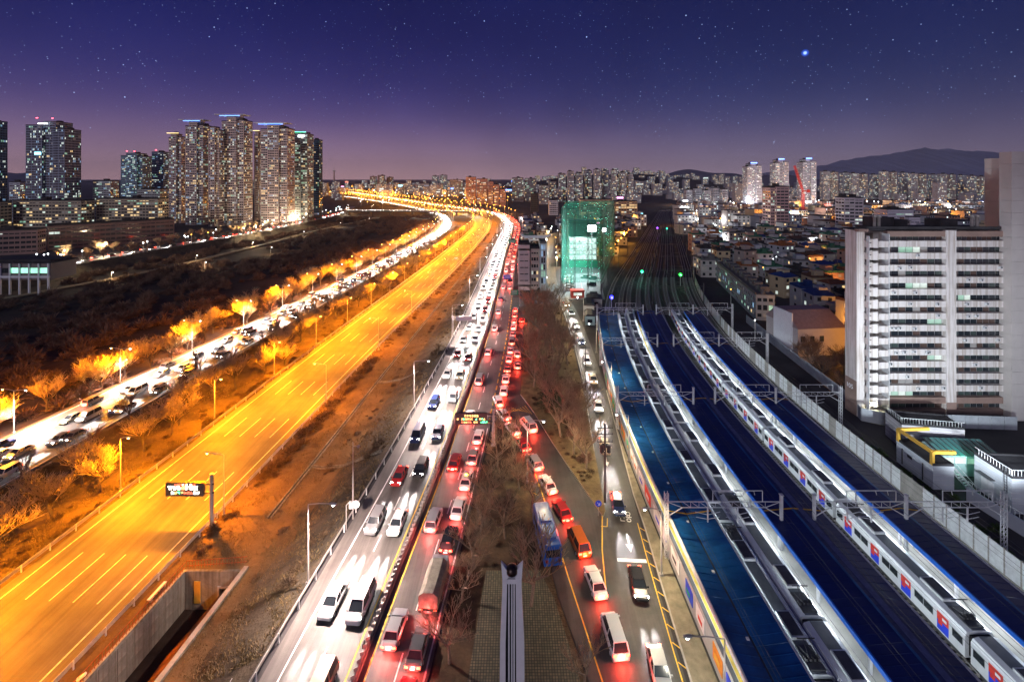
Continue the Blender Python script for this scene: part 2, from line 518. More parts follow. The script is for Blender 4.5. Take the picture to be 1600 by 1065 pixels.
def make_net():
    m = bpy.data.materials.new('green_golf_net'); m.use_nodes = True
    nt = m.node_tree; N, L = nt.nodes, nt.links
    b = N['Principled BSDF']; b.inputs['Base Color'].default_value = (.05, .34, .25, 1); b.inputs['Roughness'].default_value = .9
    tr = N.new('ShaderNodeBsdfTransparent'); mx = N.new('ShaderNodeMixShader')
    nz = N.new('ShaderNodeTexNoise'); nz.inputs['Scale'].default_value = .25
    mr = N.new('ShaderNodeMapRange'); mr.inputs['To Min'].default_value = .36; mr.inputs['To Max'].default_value = .58
    tc = N.new('ShaderNodeTexCoord'); L.new(tc.outputs['Object'], nz.inputs['Vector'])
    L.new(nz.outputs[0], mr.inputs['Value']); L.new(mr.outputs[0], mx.inputs[0])
    tl = N.new('ShaderNodeBsdfTranslucent'); tl.inputs[0].default_value = (.10, .55, .42, 1); m2 = N.new('ShaderNodeMixShader'); m2.inputs[0].default_value = .6
    L.new(b.outputs[0], m2.inputs[1]); L.new(tl.outputs[0], m2.inputs[2])
    L.new(tr.outputs[0], mx.inputs[1]); L.new(m2.outputs[0], mx.inputs[2])
    L.new(mx.outputs[0], N['Material Output'].inputs[0])
    return m


M['net'] = make_net()

LIGHTS = {}


def lightdata(name, typ, energy, color, size=None, blend=.5, radius=.15):
    l = bpy.data.lights.new(name, typ)
    l.energy = energy; l.color = color
    if typ in ('POINT', 'SPOT'): l.shadow_soft_size = radius
    if typ == 'SPOT':
        l.spot_size = RAD(size); l.spot_blend = blend
    return l


def lamp_light(data, loc, parent=None, rot=(0, 0, 0)):
    o = link('lamp_light', data, parent, loc)
    o.rotation_euler = rot
    return o


# ------------------------------------------------------------------ roads as curves
def catmull(pts, step=2.0):
    pts = [np.array(p, float) for p in pts]
    out = []
    for i in range(len(pts) - 1):
        p0 = pts[max(i - 1, 0)]; p1 = pts[i]; p2 = pts[i + 1]; p3 = pts[min(i + 2, len(pts) - 1)]
        t0 = 0.0; t1 = t0 + max(1e-3, np.linalg.norm(p1 - p0) ** .5) if i > 0 else 1.0
        n = max(2, int(np.linalg.norm(p2 - p1) / step))
        l = np.linalg.norm(p2 - p1)
        m1 = (p2 - p0) / max(np.linalg.norm(p2 - p0), 1e-6) * l
        m2 = (p3 - p1) / max(np.linalg.norm(p3 - p1), 1e-6) * l
        for k in range(n):
            t = k / n
            h = (2 * t**3 - 3 * t**2 + 1, t**3 - 2 * t**2 + t, -2 * t**3 + 3 * t**2, t**3 - t**2)
            out.append(h[0] * p1 + h[1] * m1 + h[2] * p2 + h[3] * m2)
    out.append(pts[-1])
    return np.array(out)


def text_mesh(o):
    me = bpy.data.meshes.new_from_object(o)
    n = bpy.data.objects.new(o.name, me); COL.objects.link(n)
    n.parent = o.parent; n.location = o.location; n.rotation_euler = o.rotation_euler; n.scale = o.scale
    nm = o.name; bpy.data.objects.remove(o); n.name = nm
    return n


ORD = ['nearest', 'second', 'third', 'fourth', 'fifth', 'sixth', 'seventh', 'eighth', 'ninth', 'tenth', 'eleventh', 'twelfth', 'thirteenth', 'fourteenth', 'fifteenth', 'sixteenth', 'seventeenth', 'eighteenth', 'nineteenth', 'twentieth', 'twenty-first', 'twenty-second', 'twenty-third', 'twenty-fourth']


class Road:
    def __init__(s, pts, z, half=None):
        s.p = catmull(pts)
        d = np.linalg.norm(np.diff(s.p, axis=0), axis=1)
        s.s = np.concatenate([[0], np.cumsum(d)])
        s.z = z
        s.len = s.s[-1]
        s.half = half

    def at(s, a, off=0.0):
        e = 1.0
        x = np.interp(a, s.s, s.p[:, 0]); y = np.interp(a, s.s, s.p[:, 1])
        x0 = np.interp(a - e, s.s, s.p[:, 0]); y0 = np.interp(a - e, s.s, s.p[:, 1])
        x1 = np.interp(a + e, s.s, s.p[:, 0]); y1 = np.interp(a + e, s.s, s.p[:, 1])
        tx, ty = x1 - x0, y1 - y0
        l = math.hypot(tx, ty) or 1
        tx, ty = tx / l, ty / l
        return (x + ty * off, y - tx * off, tx, ty)      # off > 0 is to the right of travel away from the camera

    def s_at(s, Y):
        return float(np.interp(Y, s.p[:, 1], s.s))

    def x_at(s, Y, off=0.0):
        a = s.s_at(Y)
        x, y, tx, ty = s.at(a)
        return x + off / max(ty, .35)


def val(o, a):
    return o(a) if callable(o) else o


def strip(mb, road, sa, sb, oa, ob, z, step=4.0, mi=0, skirt=0.0):
    n = max(1, int((sb - sa) / step))
    prev = None
    for i in range(n + 1):
        a = sa + (sb - sa) * i / n
        l = road.at(a, val(oa, a)); r = road.at(a, val(ob, a))
        cur = ((l[0], l[1], z), (r[0], r[1], z))
        if prev:
            mb.quad(prev[0], prev[1], cur[1], cur[0], mi)
            if skirt:
                d = lambda q: (q[0], q[1], z - skirt)
                mb.quad(d(prev[0]), prev[0], cur[0], d(cur[0]), mi)
                mb.quad(prev[1], d(prev[1]), d(cur[1]), cur[1], mi)
        prev = cur


def sweep(mb, road, sa, sb, off, w, z0, z1, step=4.0, mi=0):
    strip(mb, road, sa, sb, off - w / 2, off + w / 2, z1, step, mi, skirt=z1 - z0)


def dashes(mb, road, sa, sb, off, z, on=3, gap=5, w=.16, mi=0):
    a = sa
    while a < sb:
        strip(mb, road, a, a + on, off - w / 2, off + w / 2, z, 3, mi)
        a += on + gap


RIVER = Road([(-115, -20), (-108, 20), (-103.2, 84), (-97.5, 150), (-87.6, 261), (-83, 320), (-78.5, 420), (-76.5, 510), (-83, 580), (-97, 655), (-116, 722), (-190, 880), (-300, 1072), (-661, 1630)], -5)
HIGHWAY = Road([(-69, -20), (-65.5, 20), (-63, 50), (-60.5, 90), (-57, 150), (-50, 241), (-43.3, 340), (-36.5, 480), (-36, 550), (-41, 620), (-50, 665), (-68, 715), (-100, 770), (-150, 850), (-260, 1050), (-640, 1700)], -6)
MAIN = Road([(-26.5, -30), (-22.8, 20), (-21.5, 47.2), (-17.9, 88), (-13.9, 153), (-12, 216), (-9.5, 305), (-5, 430), (-3.4, 495), (-6.5, 549), (-16, 625), (-36, 695), (-75, 765), (-125, 845), (-235, 1040), (-600, 1690)], 0)
BANK = Road([(-286, 150), (-284, 220), (-281, 280), (-270, 375), (-258, 456), (-257, 560), (-261, 666), (-274, 757), (-300, 860)], -2)
STREET = Road([(14.6, -10), (15.0, 30), (15.4, 47), (16.8, 70), (19.3, 100), (20.6, 115), (21.9, 142), (22.6, 170), (22.4, 188), (20.6, 203), (19.6, 216), (22, 260), (26, 305), (33, 380), (45, 460)], 0)
RH = lambda a: float(np.interp(a, [0, 105, 200, 290, 345, 900], [9, 9, 7.6, 6.6, 6.2, 6.5]))   # half width of the river road
HH = 10.2


def c_rail(Y):
    if Y < 70: return 0.0
    if Y < 245: return .00106 * (Y - 70) ** 2
    return 32.46 + .371 * (Y - 245)


def rail(u, Y, z=0.0):
    return (u + c_rail(Y), Y, z)


def rail_dir(Y):
    return math.atan2(c_rail(Y + .5) - c_rail(Y - .5), 1.0)


# ------------------------------------------------------------------ ground
def build_ground():
    rows = [-60, -20, 10, 30, 40, 46, 50, 55, 60, 64, 67.8, 72, 78, 85, 92, 100, 108, 116, 125, 135, 145, 158, 170, 185, 200, 215, 230, 250, 270, 290, 310, 330, 355, 380, 405, 430, 455, 480, 505, 530, 555, 580, 605, 630, 655, 680, 705, 740, 780, 830, 880, 950, 1030, 1120, 1250, 1400, 1600, 2200, 4000, 14000]
    lines = []
    r = random.Random(3)
    for Y in rows:
        Yc = min(Y, 1600)
        rl, rr = RIVER.x_at(Yc, -RH(RIVER.s_at(Yc)) - 1), RIVER.x_at(Yc, RH(RIVER.s_at(Yc)) + 1)
        hl, hr = HIGHWAY.x_at(Yc, -HH - 1), HIGHWAY.x_at(Yc, HH + .9)
        ml = MAIN.x_at(Yc, -5.9)
        bk = BANK.x_at(min(Yc, 840), 7)
        if bk > rl - 40: bk = rl - 40
        if hl < rr + 2: hl = rr + 2
        if ml < hr + 4: ml = hr + 4
        j = lambda a: r.uniform(-a, a)
        lines.append([(-14000, -2.2), (bk, -2.2), (bk + 11 + j(2), -8.2), (bk + .5 * (rl - bk), -8.6 + j(.4)), (rl - 7, -8.0 + j(.2)), (rl, -5.15), (rr, -5.15),
                      ((rr + hl) / 2 + j(1), -6.5 + j(.3)), (hl, -6.15), (hr, -6.15), (hr + .10 * (ml - hr), -6.2), (hr + .44 * (ml - hr), -5.9),
                      (hr + .62 * (ml - hr) + j(.4), -4.9 + j(.15)), (hr + .8 * (ml - hr), -2.5 + j(.2)), (ml, -.16), (14000, -.16)])
    mats = [M['city_ground'], M['slope'], M['bed'], M['bed'], M['verge'], M['verge'], M['verge'], M['verge'], M['verge'], M['soil'], M['soil'], M['soil'], M['slope'], M['slope'], M['city_ground']]
    mb = MB()
    n = len(lines[0])
    for i, Y in enumerate(rows):
        for x, z in lines[i]:
            mb.v.append((x, Y, z))
    for i in range(len(rows) - 1):
        for k in range(n - 1):
            if k == 10 and rows[i + 1] <= 67.8:
                continue                                  # the cutting of the underpass
            a = i * n + k
            mb.f.append((a, a + 1, a + n + 1, a + n)); mb.m.append(k)
    g = mb.build('ground', mats)
    tag(g, kind='structure')
    # trench edges for the underpass walls
    L, Rr = [], []
    for i, Y in enumerate(rows):
        if Y <= 67.8:
            L.append((lines[i][10][0], Y, lines[i][10][1])); Rr.append((lines[i][11][0], Y, lines[i][11][1]))
    return L, Rr


TR_L, TR_R = build_ground()


def structure(name, mb, mats):
    return tag(mb.build(name, mats), kind='structure')


def build_roads():
    mb = MB(); strip(mb, RIVER, 0, RIVER.len, lambda a: -RH(a), RH, -5, 5, 0, .3)
    structure('river_road', mb, M['asphalt_pale'])
    mb = MB()
    s1 = RIVER.s_at(700)
    for o in (-.6, 2.6, 5.6):
        dashes(mb, RIVER, 0, RIVER.s_at(420), o, -4.996)
    for o in (-3.9,):
        strip(mb, RIVER, 0, s1, o - .1, o + .1, -4.996, 5)
    strip(mb, RIVER, 0, s1, lambda a: RH(a) - .6, lambda a: RH(a) - .42, -4.996, 5)
    strip(mb, RIVER, 0, s1, lambda a: -RH(a) + .42, lambda a: -RH(a) + .6, -4.996, 5)
    structure('river_road_marking', mb, M['paint_w'])
    mb = MB(); strip(mb, HIGHWAY, 0, HIGHWAY.len, -HH, HH, -6, 5, 0, .3)
    structure('highway', mb, M['asphalt_hw'])
    mb = MB()
    s1 = HIGHWAY.s_at(690)
    for o in (-4.9, -1.4, 2.1, 5.6):
        dashes(mb, HIGHWAY, 3, HIGHWAY.s_at(520), o, -5.996, 8, 12, .2)
    for o in (-8.5, 8.4):
        strip(mb, HIGHWAY, 0, s1, o - .11, o + .11, -5.996, 5)
    structure('highway_marking', mb, M['paint_worn'])
    mb = MB(); strip(mb, MAIN, 0, MAIN.len, -4.7, 12.7, 0, 5, 0, .3)
    structure('main_road', mb, M['asphalt_pale'])
    mb = MB()
    sa, s1 = MAIN.s_at(0), MAIN.s_at(650)
    dashes(mb, MAIN, sa, MAIN.s_at(420), .75, .004)
    dashes(mb, MAIN, sa, MAIN.s_at(420), 9.3, .004)
    for o in (-2.75, 12.3):
        strip(mb, MAIN, sa, s1 if o < 0 else MAIN.s_at(96), o - .09, o + .09, .004, 5)
    structure('main_road_marking', mb, M['paint_w'])
    mb = MB()
    for o in (4.2, 6.15):
        strip(mb, MAIN, sa, s1, o - .09, o + .09, .004, 5)
    dashes(mb, MAIN, MAIN.s_at(98), MAIN.s_at(215), 12.3, .004, 2.2, 1.6, .35)
    structure('yellow_road_marking', mb, M['paint_y'])
    # side road, loop, slip road, street
    mb = MB()
    rowsd = [(98, -5.0, 6.2), (102, -4.6, 4.6), (110, -4.0, 1.9), (125, -3.0, 2.8), (145, -1.9, 3.7), (165, -1.0, 4.2), (184, -.4, 4.6), (190, -.2, 20.6), (199, 0, 20.4)]
    for (y0, a0, b0), (y1, a1, b1) in zip(rowsd, rowsd[1:]):
        mb.quad((a0, y0, .004), (b0, y0, .004), (b1, y1, .004), (a1, y1, .004))
    structure('side_road', mb, M['asphalt'])
    mb = MB()
    rowss = [(20, 8.5, 12.6), (40, 8.6, 12.8), (47.7, 7.9, 13), (57, 5.8, 13.4), (66, 4.6, 14.1), (70, 4.4, 14.2), (78, 3.4, 11.4), (88, 2.1, 8.5), (95, .3, 6.3), (102, -3.0, 4.6), (106, -4.0, 3.3)]
    for (y0, a0, b0), (y1, a1, b1) in zip(rowss, rowss[1:]):
        mb.quad((a0, y0, .008), (b0, y0, .008), (b1, y1, .008), (a1, y1, .008))
    structure('slip_road', mb, M['asphalt'])
    mb = MB(); strip(mb, STREET, 0, STREET.len, -2.8, 2.6, .012, 4)
    structure('street', mb, M['asphalt'])
    # markings of the junction
    mb = MB()
    def line(pts, w, z=.016, mi=0):
        for p, q in zip(pts, pts[1:]):
            d = Vector((q[0] - p[0], q[1] - p[1])); d.normalize(); n = Vector((-d.y, d.x)) * w / 2
            mb.quad((p[0] - n.x, p[1] - n.y, z), (p[0] + n.x, p[1] + n.y, z), (q[0] + n.x, q[1] + n.y, z), (q[0] - n.x, q[1] - n.y, z), mi)
    line([(9.4, 47), (7.3, 60), (5.9, 70), (4.2, 80), (2.6, 88), (.4, 96), (-1.6, 102)], .16)
    for k in range(12):
        t = k / 11; x = 7.0 - 7.4 * t; y = 62 + 36 * t
        line([(x, y), (x - 1.3, y + .9)], .12)
    line([(13.9, 70.5), (12.6, 64), (11.9, 58)], .16)
    line([(14.6, 70), (14.2, 68.3), (13.3, 68.4)], .14)
    for k in range(12):
        y = 45 + k * 2.1
        x0 = STREET.x_at(y, 2.35); x1 = STREET.x_at(y - 1.1, 3.5)
        line([(x0, y), (x1, y - 1.1)], .14)
    line([(STREET.x_at(y, 2.2), y) for y in (44, 50, 56, 62, 69)], .14)
    for k in range(9):
        line([(-1.5 + k * .55, 100.6 + k * .5 - 4.2 * 0), (.4 + k * .5, 103.6 - k * .35)], .10)
    structure('yellow_junction_marking', mb, M['paint_y'])
    mb = MB()
    a = STREET.s_at(62.0)
    strip(mb, STREET, a, a + .55, -1.9, 2.0, .016, 1)
    for Yc, o in ((66.2, .2), (85, -.6)):
        x, y, tx, ty = STREET.at(STREET.s_at(Yc), o)
        th = -math.atan2(tx, ty)
        ca, sa_ = math.cos(th), math.sin(th)
        tr = lambda u, v: (x + u * ca - v * sa_, y + u * sa_ + v * ca, .016)
        mb.add([tr(-.12, -1.2), tr(.12, -1.2), tr(.12, .8), tr(-.12, .8)], [(0, 1, 2, 3)])
        mb.add([tr(-.5, -1.2), tr(0, -2.6), tr(.5, -1.2)], [(0, 1, 2)])
    for o in (-2.55,):
        strip(mb, STREET, STREET.s_at(72), STREET.s_at(188), o - .07, o + .07, .016, 4)
    for k in range(3):
        strip(mb, STREET, STREET.s_at(192 + k * 1.2), STREET.s_at(192.6 + k * 1.2), -2.2, 2.2, .016, 1)
    structure('white_junction_marking', mb, M['paint_w'])
    t = bpy.data.curves.new('road_lettering', 'FONT'); t.body = '전용'; t.size = 2.1; t.extrude = 0
    t.align_x = 'CENTER'; t.materials.append(M['paint_w'])
    o = link('road_lettering', t, None, (*STREET.at(STREET.s_at(69.5), .5)[:2], .018)); o.scale = (.52, 1.15, 1)
    o.rotation_euler = (0, 0, RAD(-8)); tag(text_mesh(o), kind='structure')
    # far bank road and bridge road surface
    mb = MB(); strip(mb, BANK, 0, BANK.len, -6, 5.5, -2, 6, 0, .3)
    structure('bank_road', mb, M['asphalt_pale'])
    # pavements and islands
    mb = MB()
    up = [(14, 70.2), (8.5, 88), (4.7, 102), (2.0, 110), (2.9, 125), (3.8, 145), (4.3, 165), (4.7, 184), (7.5, 188.6), (17.5, 188.6), (19.6, 182), (19.4, 165), (18.9, 143), (17.6, 115), (16.2, 95), (15.2, 80), (14.6, 71.5)]
    mb.prism(up[::-1][::-1] if False else up[::-1], -.15, .13, 0, 1)
    structure('tree_island', mb, [M['kerb'], M['grove']])
    mb = MB()
    lo = [(-8.2, 20), (-8.5, 47), (-5.4, 81), (-3.9, 96), (-2.6, 101), (-1.4, 99.5), (1.9, 88), (3.3, 78), (4.3, 68), (5.6, 57), (7.7, 47.7), (8.4, 40), (8.4, 20)]
    mb.prism(lo[::-1], -.15, .13, 0, 1)
    structure('monument_island', mb, [M['kerb'], M['isle']])
    mb = MB()
    mb.prism([(-3.8, 20), (7.6, 20), (7.0, 47.7), (5.2, 56.5), (3.6, 60.5), (-3.4, 60.5), (-4.6, 47)], .131, .17)
    structure('mosaic_plaza', mb, M['plaza'])
    mb = MB()
    prev = None
    for Y in (20, 30, 40, 47, 54, 61, 68, 75, 82, 90, 98, 106, 112):
        a = (STREET.x_at(Y, 2.65 if Y > 70 else 3.0), Y); b = (21.2 + c_rail(Y), Y)
        if prev:
            pa, pb = prev
            mb.quad((pa[0] + .2, pa[1], .15), (pb[0], pb[1], .15), (b[0], b[1], .15), (a[0] + .2, a[1], .15), 0)
            mb.quad((pa[0], pa[1], .155), (pa[0] + .2, pa[1], .155), (a[0] + .2, a[1], .155), (a[0], a[1], .155), 1)
            mb.quad((pa[0], pa[1], 0), (pa[0], pa[1], .155), (a[0], a[1], .155), (a[0], a[1], 0), 1)
        prev = (a, b)
    structure('pavement', mb, [M['pave'], M['kerb']])
    # riverside footpath on the flood bed
    pth = Road([(-262, 190), (-246, 240), (-232, 290), (-226, 350), (-222, 420), (-222, 500), (-215, 580), (-205, 660)], -8)
    mb = MB(); strip(mb, pth, 0, pth.len, -2.4, 2.4, -7.3, 6, 0, .8)
    structure('riverside_path', mb, M['path'])


build_roads()


# ------------------------------------------------------------------ road furniture: guard rails, median, lamps
def guard_rail(road, Y0, Y1, off, z, label, mat_=None, h=.8, spacing=4.0, double=False, posts=True):
    t = thing('guard_rail', label, 'guard rail', (0, 0, 0))
    sa, sb = road.s_at(Y0), road.s_at(Y1)
    mb = MB()
    sweep(mb, road, sa, sb, off, .09, z + h - .32, z + h, 5)
    if double: sweep(mb, road, sa, sb, off, .08, z + h - .62, z + h - .42, 5)
    mb.build('rail_beam', mat_ or M['guard'], t)
    if posts:
        n = min(int((sb - sa) / spacing), 130)
        pm = MB(); pm.box(0, 0, 0, .14, .14, h + .06); pme = pm.mesh('rail_post', M['galv'])
        for i in range(n + 1):
            x, y, tx, ty = road.at(sa + i * spacing, off + .14)
            link('rail_post', pme, t, (x, y, z), -math.atan2(tx, ty))
    return t


guard_rail(HIGHWAY, 15, 640, HH + .45, -6.1, 'long double guard rail along the right edge of the amber-lit highway', double=True, h=1.0)
guard_rail(HIGHWAY, 15, 640, -HH - .45, -6.1, 'long double guard rail along the left edge of the amber-lit highway', double=True, h=1.0)
guard_rail(MAIN, 15, 620, -5.1, -.1, 'pale parapet rail on the left edge of the white headlight road', h=1.0)
guard_rail(RIVER, 30, 560, 0, -5.1, 'steel guard rail beside the outer lane of the riverside road') if False else None


def median():
    t = thing('median_barrier', 'ribbed anti-glare median barrier between the headlight and tail light carriageways', 'barrier', (0, 0, 0))
    sa, sb = MAIN.s_at(20), MAIN.s_at(620)
    mb = MB()
    sweep(mb, MAIN, sa, sb, 5.2, .55, 0, .42, 5); sweep(mb, MAIN, sa, sb, 5.2, .28, .42, .8, 5)
    mb.build('concrete_base', M['concrete'], t)
    pm = MB(); pm.box(0, 0, 0, .42, .04, .34, RAD(28)); pme = pm.mesh('glare_slat', M['guard'])
    pm2 = MB()
    n = int((sb - sa) / .8)
    for i in range(n):
        a = sa + i * .8
        x, y, tx, ty = MAIN.at(a, 5.2)
        if i < 290:
            link('glare_slat', pme, t, (x, y, .8), -math.atan2(tx, ty))
        else:
            pm2.box(x, y, .8, .42, .04, .34, -math.atan2(tx, ty) + RAD(28))
    o = pm2.build('distant_glare_slats', M['guard'], t); o['kind'] = 'stuff'
    pm3 = MB()
    for k in range(60):
        x, y, tx, ty = MAIN.at(sa + k * 5.2, 4.75)
        pm3.box(x, y, .05, .16, .5, .5, -math.atan2(tx, ty))
    o = pm3.build('delineator', M['black'], t); o['kind'] = 'stuff'


median()


def street_lamp(name, label, h, arm, head_mat, light, group, double=False, aim=1):
    """pole at origin, arm towards +x"""
    t = thing(name, label, 'street lamp', (0, 0, 0), 0, group)
    mb = MB(); mb.tube((0, 0, 0), (0, 0, h), .13, .075, 8); mb.box(0, 0, 0, .4, .4, .35)
    mb.build('pole', M['pole'], t)
    for sgn in ((1, -1) if double else (1,)):
        mb = MB(); mb.tube((0, 0, h), (sgn * arm * .5, 0, h + .25), .06, .05, 6); mb.tube((sgn * arm * .5, 0, h + .25), (sgn * arm, 0, h + .3), .05, .05, 6)
        mb.build('arm', M['pole'], t)
        mb = MB()
        mb.loft([[(sgn * (arm - .1), -.1, h + .22), (sgn * (arm - .1), .1, h + .22), (sgn * (arm - .1), .1, h + .38), (sgn * (arm - .1), -.1, h + .38)],
                 [(sgn * (arm + .4), -.18, h + .2), (sgn * (arm + .4), .18, h + .2), (sgn * (arm + .4), .14, h + .42), (sgn * (arm + .4), -.14, h + .42)],
                 [(sgn * (arm + .8), -.12, h + .24), (sgn * (arm + .8), .12, h + .24), (sgn * (arm + .8), .1, h + .36), (sgn * (arm + .8), -.1, h + .36)]])
        hd = mb.build('lamp_head', M['pole'], t)
        mb = MB(); mb.ball((sgn * (arm + .4), 0, h + .17), .2, 8, 5, 0, .65)
        mb.build('lamp_lens', head_mat, hd)
        if light: lamp_light(light, (sgn * (arm + .4), 0, h - .02), t)
    return t


L_SOD = lightdata('sodium_light', 'SPOT', 66000, (1, .26, .0), 166, .5, .25)
L_SOD2 = lightdata('sodium_light_verge', 'SPOT', 60000, (1, .31, .004), 174, .4, .25)
L_LED = lightdata('led_light', 'SPOT', 42000, (1, .75, .66), 165, .5, .25)

G_SH = 'sodium lamps along the right edge of the amber highway'
sod = street_lamp('street_lamp', 'tall grey double-arm sodium lamp on the right verge of the amber highway', 10.5, 2.6, E['sodium'], L_SOD, G_SH)
mb = MB(); mb.tube((0, 0, 10.5), (1.2, 0, 10.65), .05, .05, 6); mb.box(1.5, 0, 10.55, .7, .26, .16); mb.build('short_arm', M['pole'], sod)
first = True
for i in range(15):
    Y = 41.5 + 38 * i
    x, y, tx, ty = HIGHWAY.at(HIGHWAY.s_at(Y), HH + 1.3)
    rz = -math.atan2(tx, ty) + math.pi
    o = sod
    if first: sod.location = (x, y, -6.15); sod.rotation_euler = (0, 0, rz); first = False
    else: o = clone(sod, (x, y, -6.15), rz)
    o['label'] = f'{ORD[i]} double-arm sodium lamp from the bottom along the right verge of the amber highway'
G_SV = 'sodium lamps among the trees left of the amber highway'
sv = street_lamp('street_lamp', 'slim sodium lamp among the bare trees on the verge left of the amber highway', 9.5, 1.2, E['sodium'], L_SOD2, G_SV)
first = True
for i in range(22):
    Y = 60 + 25 * i
    x, y, tx, ty = HIGHWAY.at(HIGHWAY.s_at(Y), -HH - 2.4)
    rz = -math.atan2(tx, ty)
    o = sv
    if first: sv.location = (x, y, -6.3); sv.rotation_euler = (0, 0, rz); first = False
    else: o = clone(sv, (x, y, -6.3), rz)
    o['label'] = f'{ORD[i]} slim sodium lamp from the bottom among the trees left of the amber highway'
G_SR = 'sodium lamps along the outer edge of the riverside road'
L_RIV = lightdata('riverside_white_light', 'SPOT', 60000, (1, .86, .80), 118, .5, .25)
sr = street_lamp('street_lamp', 'double lamp', 9.5, 2.4, E['sodium'], L_SOD2, G_SR)
mb = MB(); mb.tube((0, 0, 9.5), (-1.3, 0, 9.75), .06, .05, 6); mb.tube((-1.3, 0, 9.75), (-2.6, 0, 9.8), .05, .05, 6); mb.build('arm', M['pole'], sr)
mb = MB(); mb.box(-3.0, 0, 9.72, .9, .3, .18); hd_ = mb.build('lamp_head', M['pole'], sr)
mb = MB(); mb.ball((-3.0, 0, 9.68), .2, 8, 5, 0, .65); mb.build('lamp_lens', E['led'], hd_)
lamp_light(L_RIV, (-3.0, 0, 9.5), sr)
for i in range(19):
    Y = 102 + 25 * i
    x, y, tx, ty = RIVER.at(RIVER.s_at(Y), -RH(RIVER.s_at(Y)) - 1.6)
    rz = -math.atan2(tx, ty) + math.pi
    o = sr
    if i == 0: sr.location = (x, y, -5.3); sr.rotation_euler = (0, 0, rz)
    else: o = clone(sr, (x, y, -5.3), rz)
    o['label'] = f'{ORD[i]} double lamp, amber and white, from the bottom along the outer riverside road edge'
G_LM = 'white lamps along the left parapet of the headlight road'
lm = street_lamp('street_lamp', 'pale right-angle lamp post with white lamp beside the headlight road parapet', 10.2, 3.0, E['led'], L_LED, G_LM)
first = True
for i in range(11):
    Y = 58.4 + 46 * i
    x, y, tx, ty = MAIN.at(MAIN.s_at(Y), -5.7)
    rz = -math.atan2(tx, ty)
    o = lm
    if first: lm.location = (x, y, -.2); lm.rotation_euler = (0, 0, rz); first = False
    else: o = clone(lm, (x, y, -.2), rz)
    o['label'] = f'{ORD[i]} pale right-angle lamp post from the bottom beside the headlight road parapet'
# white lamp posts of the islands and the street
L_LED2 = lightdata('led_light_street', 'SPOT', 6800, (1, .80, .50), 165, .5, .2)
one = street_lamp('street_lamp', 'pale lamp post leaning over the slip road from the monument island', 10.5, 2.4, E['led'], L_LED2, None)
one.location = (2.6, 78, .1); one.rotation_euler = (0, 0, RAD(-10))
G_LS = 'white lamps along the railway-side street'
ls = None
for i, Y in enumerate((60, 84, 108, 136, 166, 196)):
    x, y, tx, ty = STREET.at(STREET.s_at(Y), 3.4)
    if ls is None:
        ls = street_lamp('street_lamp', 'slender street lamp on the pavement beside the railway wall', 8.5, 1.8, E['led'], L_LED2, G_LS)
        ls.location = (x, y, .1); ls.rotation_euler = (0, 0, math.pi); o = ls
    else: o = clone(ls, (x, y, .1), math.pi)
    o['label'] = f'{ORD[i]} slender street lamp from the bottom on the pavement beside the railway wall'
t = street_lamp('street_lamp', 'round-headed lamp on a horizontal arm over the lower right pavement', 6.4, 3.3, E['led'], lightdata('led_light_close', 'SPOT', 2600, (1, .92, .75), 165, .5, .2), None)
t.location = (21.0, 45.2, .1); t.rotation_euler = (0, 0, math.pi)


# ------------------------------------------------------------------ overhead signs
def vms(label, pole_xy, zg, hpole, w, h, zsign, lit, rz=0):
    t = thing('message_sign', label, 'road sign', (*pole_xy, zg), rz)
    mb = MB(); mb.tube((0, 0, 0), (0, 0, hpole), .32, .26, 10); mb.box(0, 0, 0, 1.0, 1.0, .3); mb.build('post', M['pole'], t)
    mb = MB()
    for z in (zsign + h * .22, zsign + h * .85):
        mb.bar((.5, -.1, z), (-1.4, -.1, z), .2, .2)
    mb.build('bracket', M['steel_d'], t)
    mb = MB(); x0, x1 = -1.2 - w, -1.2
    mb.box((x0 + x1) / 2, -.1, zsign, w, .5, h); cab = mb.build('sign_cabinet', M['steel_d'], t)
    # rows of LED glyph cells on the face
    r = random.Random(int(w * 100) + int(zsign * 10))
    mb = MB(); yf = -.36
    cell = h / 26
    def rowtext(zc, xs, xe, size, mats):
        x = xs
        while x < xe:
            if r.random() < .86:
                mi = r.choice(mats)
                for u in range(4):
                    for v in range(5):
                        if r.random() < .62:
                            cx = x + u * size / 4.6; cz = zc + v * size / 5.4
                            mb.box(cx, yf, cz, size / 5, .02, size / 6.2, 0, mi)
            x += size * 1.08
    if lit:
        rowtext(zsign + h * .50, x0 + w * .08, x1 - w * .2, h * .30, [0, 0, 0, 3])
        rowtext(zsign + h * .16, x0 + w * .16, x1 - w * .12, h * .22, [0, 0, 1, 2, 3])
        rowtext(zsign + h * .80, x0 + w * .25, x1 - w * .2, h * .13, [1, 0])
    else:
        rowtext(zsign + h * .68, x0 + w * .3, x1 - w * .3, h * .2, [3])
        rowtext(zsign + h * .40, x0 + w * .06, x1 - w * .06, h * .17, [3, 3, 2])
        rowtext(zsign + h * .12, x0 + w * .2, x1 - w * .3, h * .17, [3, 1])
        rowtext(zsign + h * .12, x1 - w * .2, x1 - w * .05, h * .2, [2])
    o = mb.build('led_text', [E['led_w'], E['led_r'], E['led_g'], E['led_o']], cab); o['kind'] = 'stuff'
    return t


vms('bright message board with white and red dots on a post beside the amber highway', (-50.4, 76.8), -6.15, 8.6, 6.3, 2.25, 5.0, True)
vms('dim message board with orange and green dots reaching over the queue lane', (-3.6, 89), .1, 6.9, 6.2, 2.15, 4.2, False)


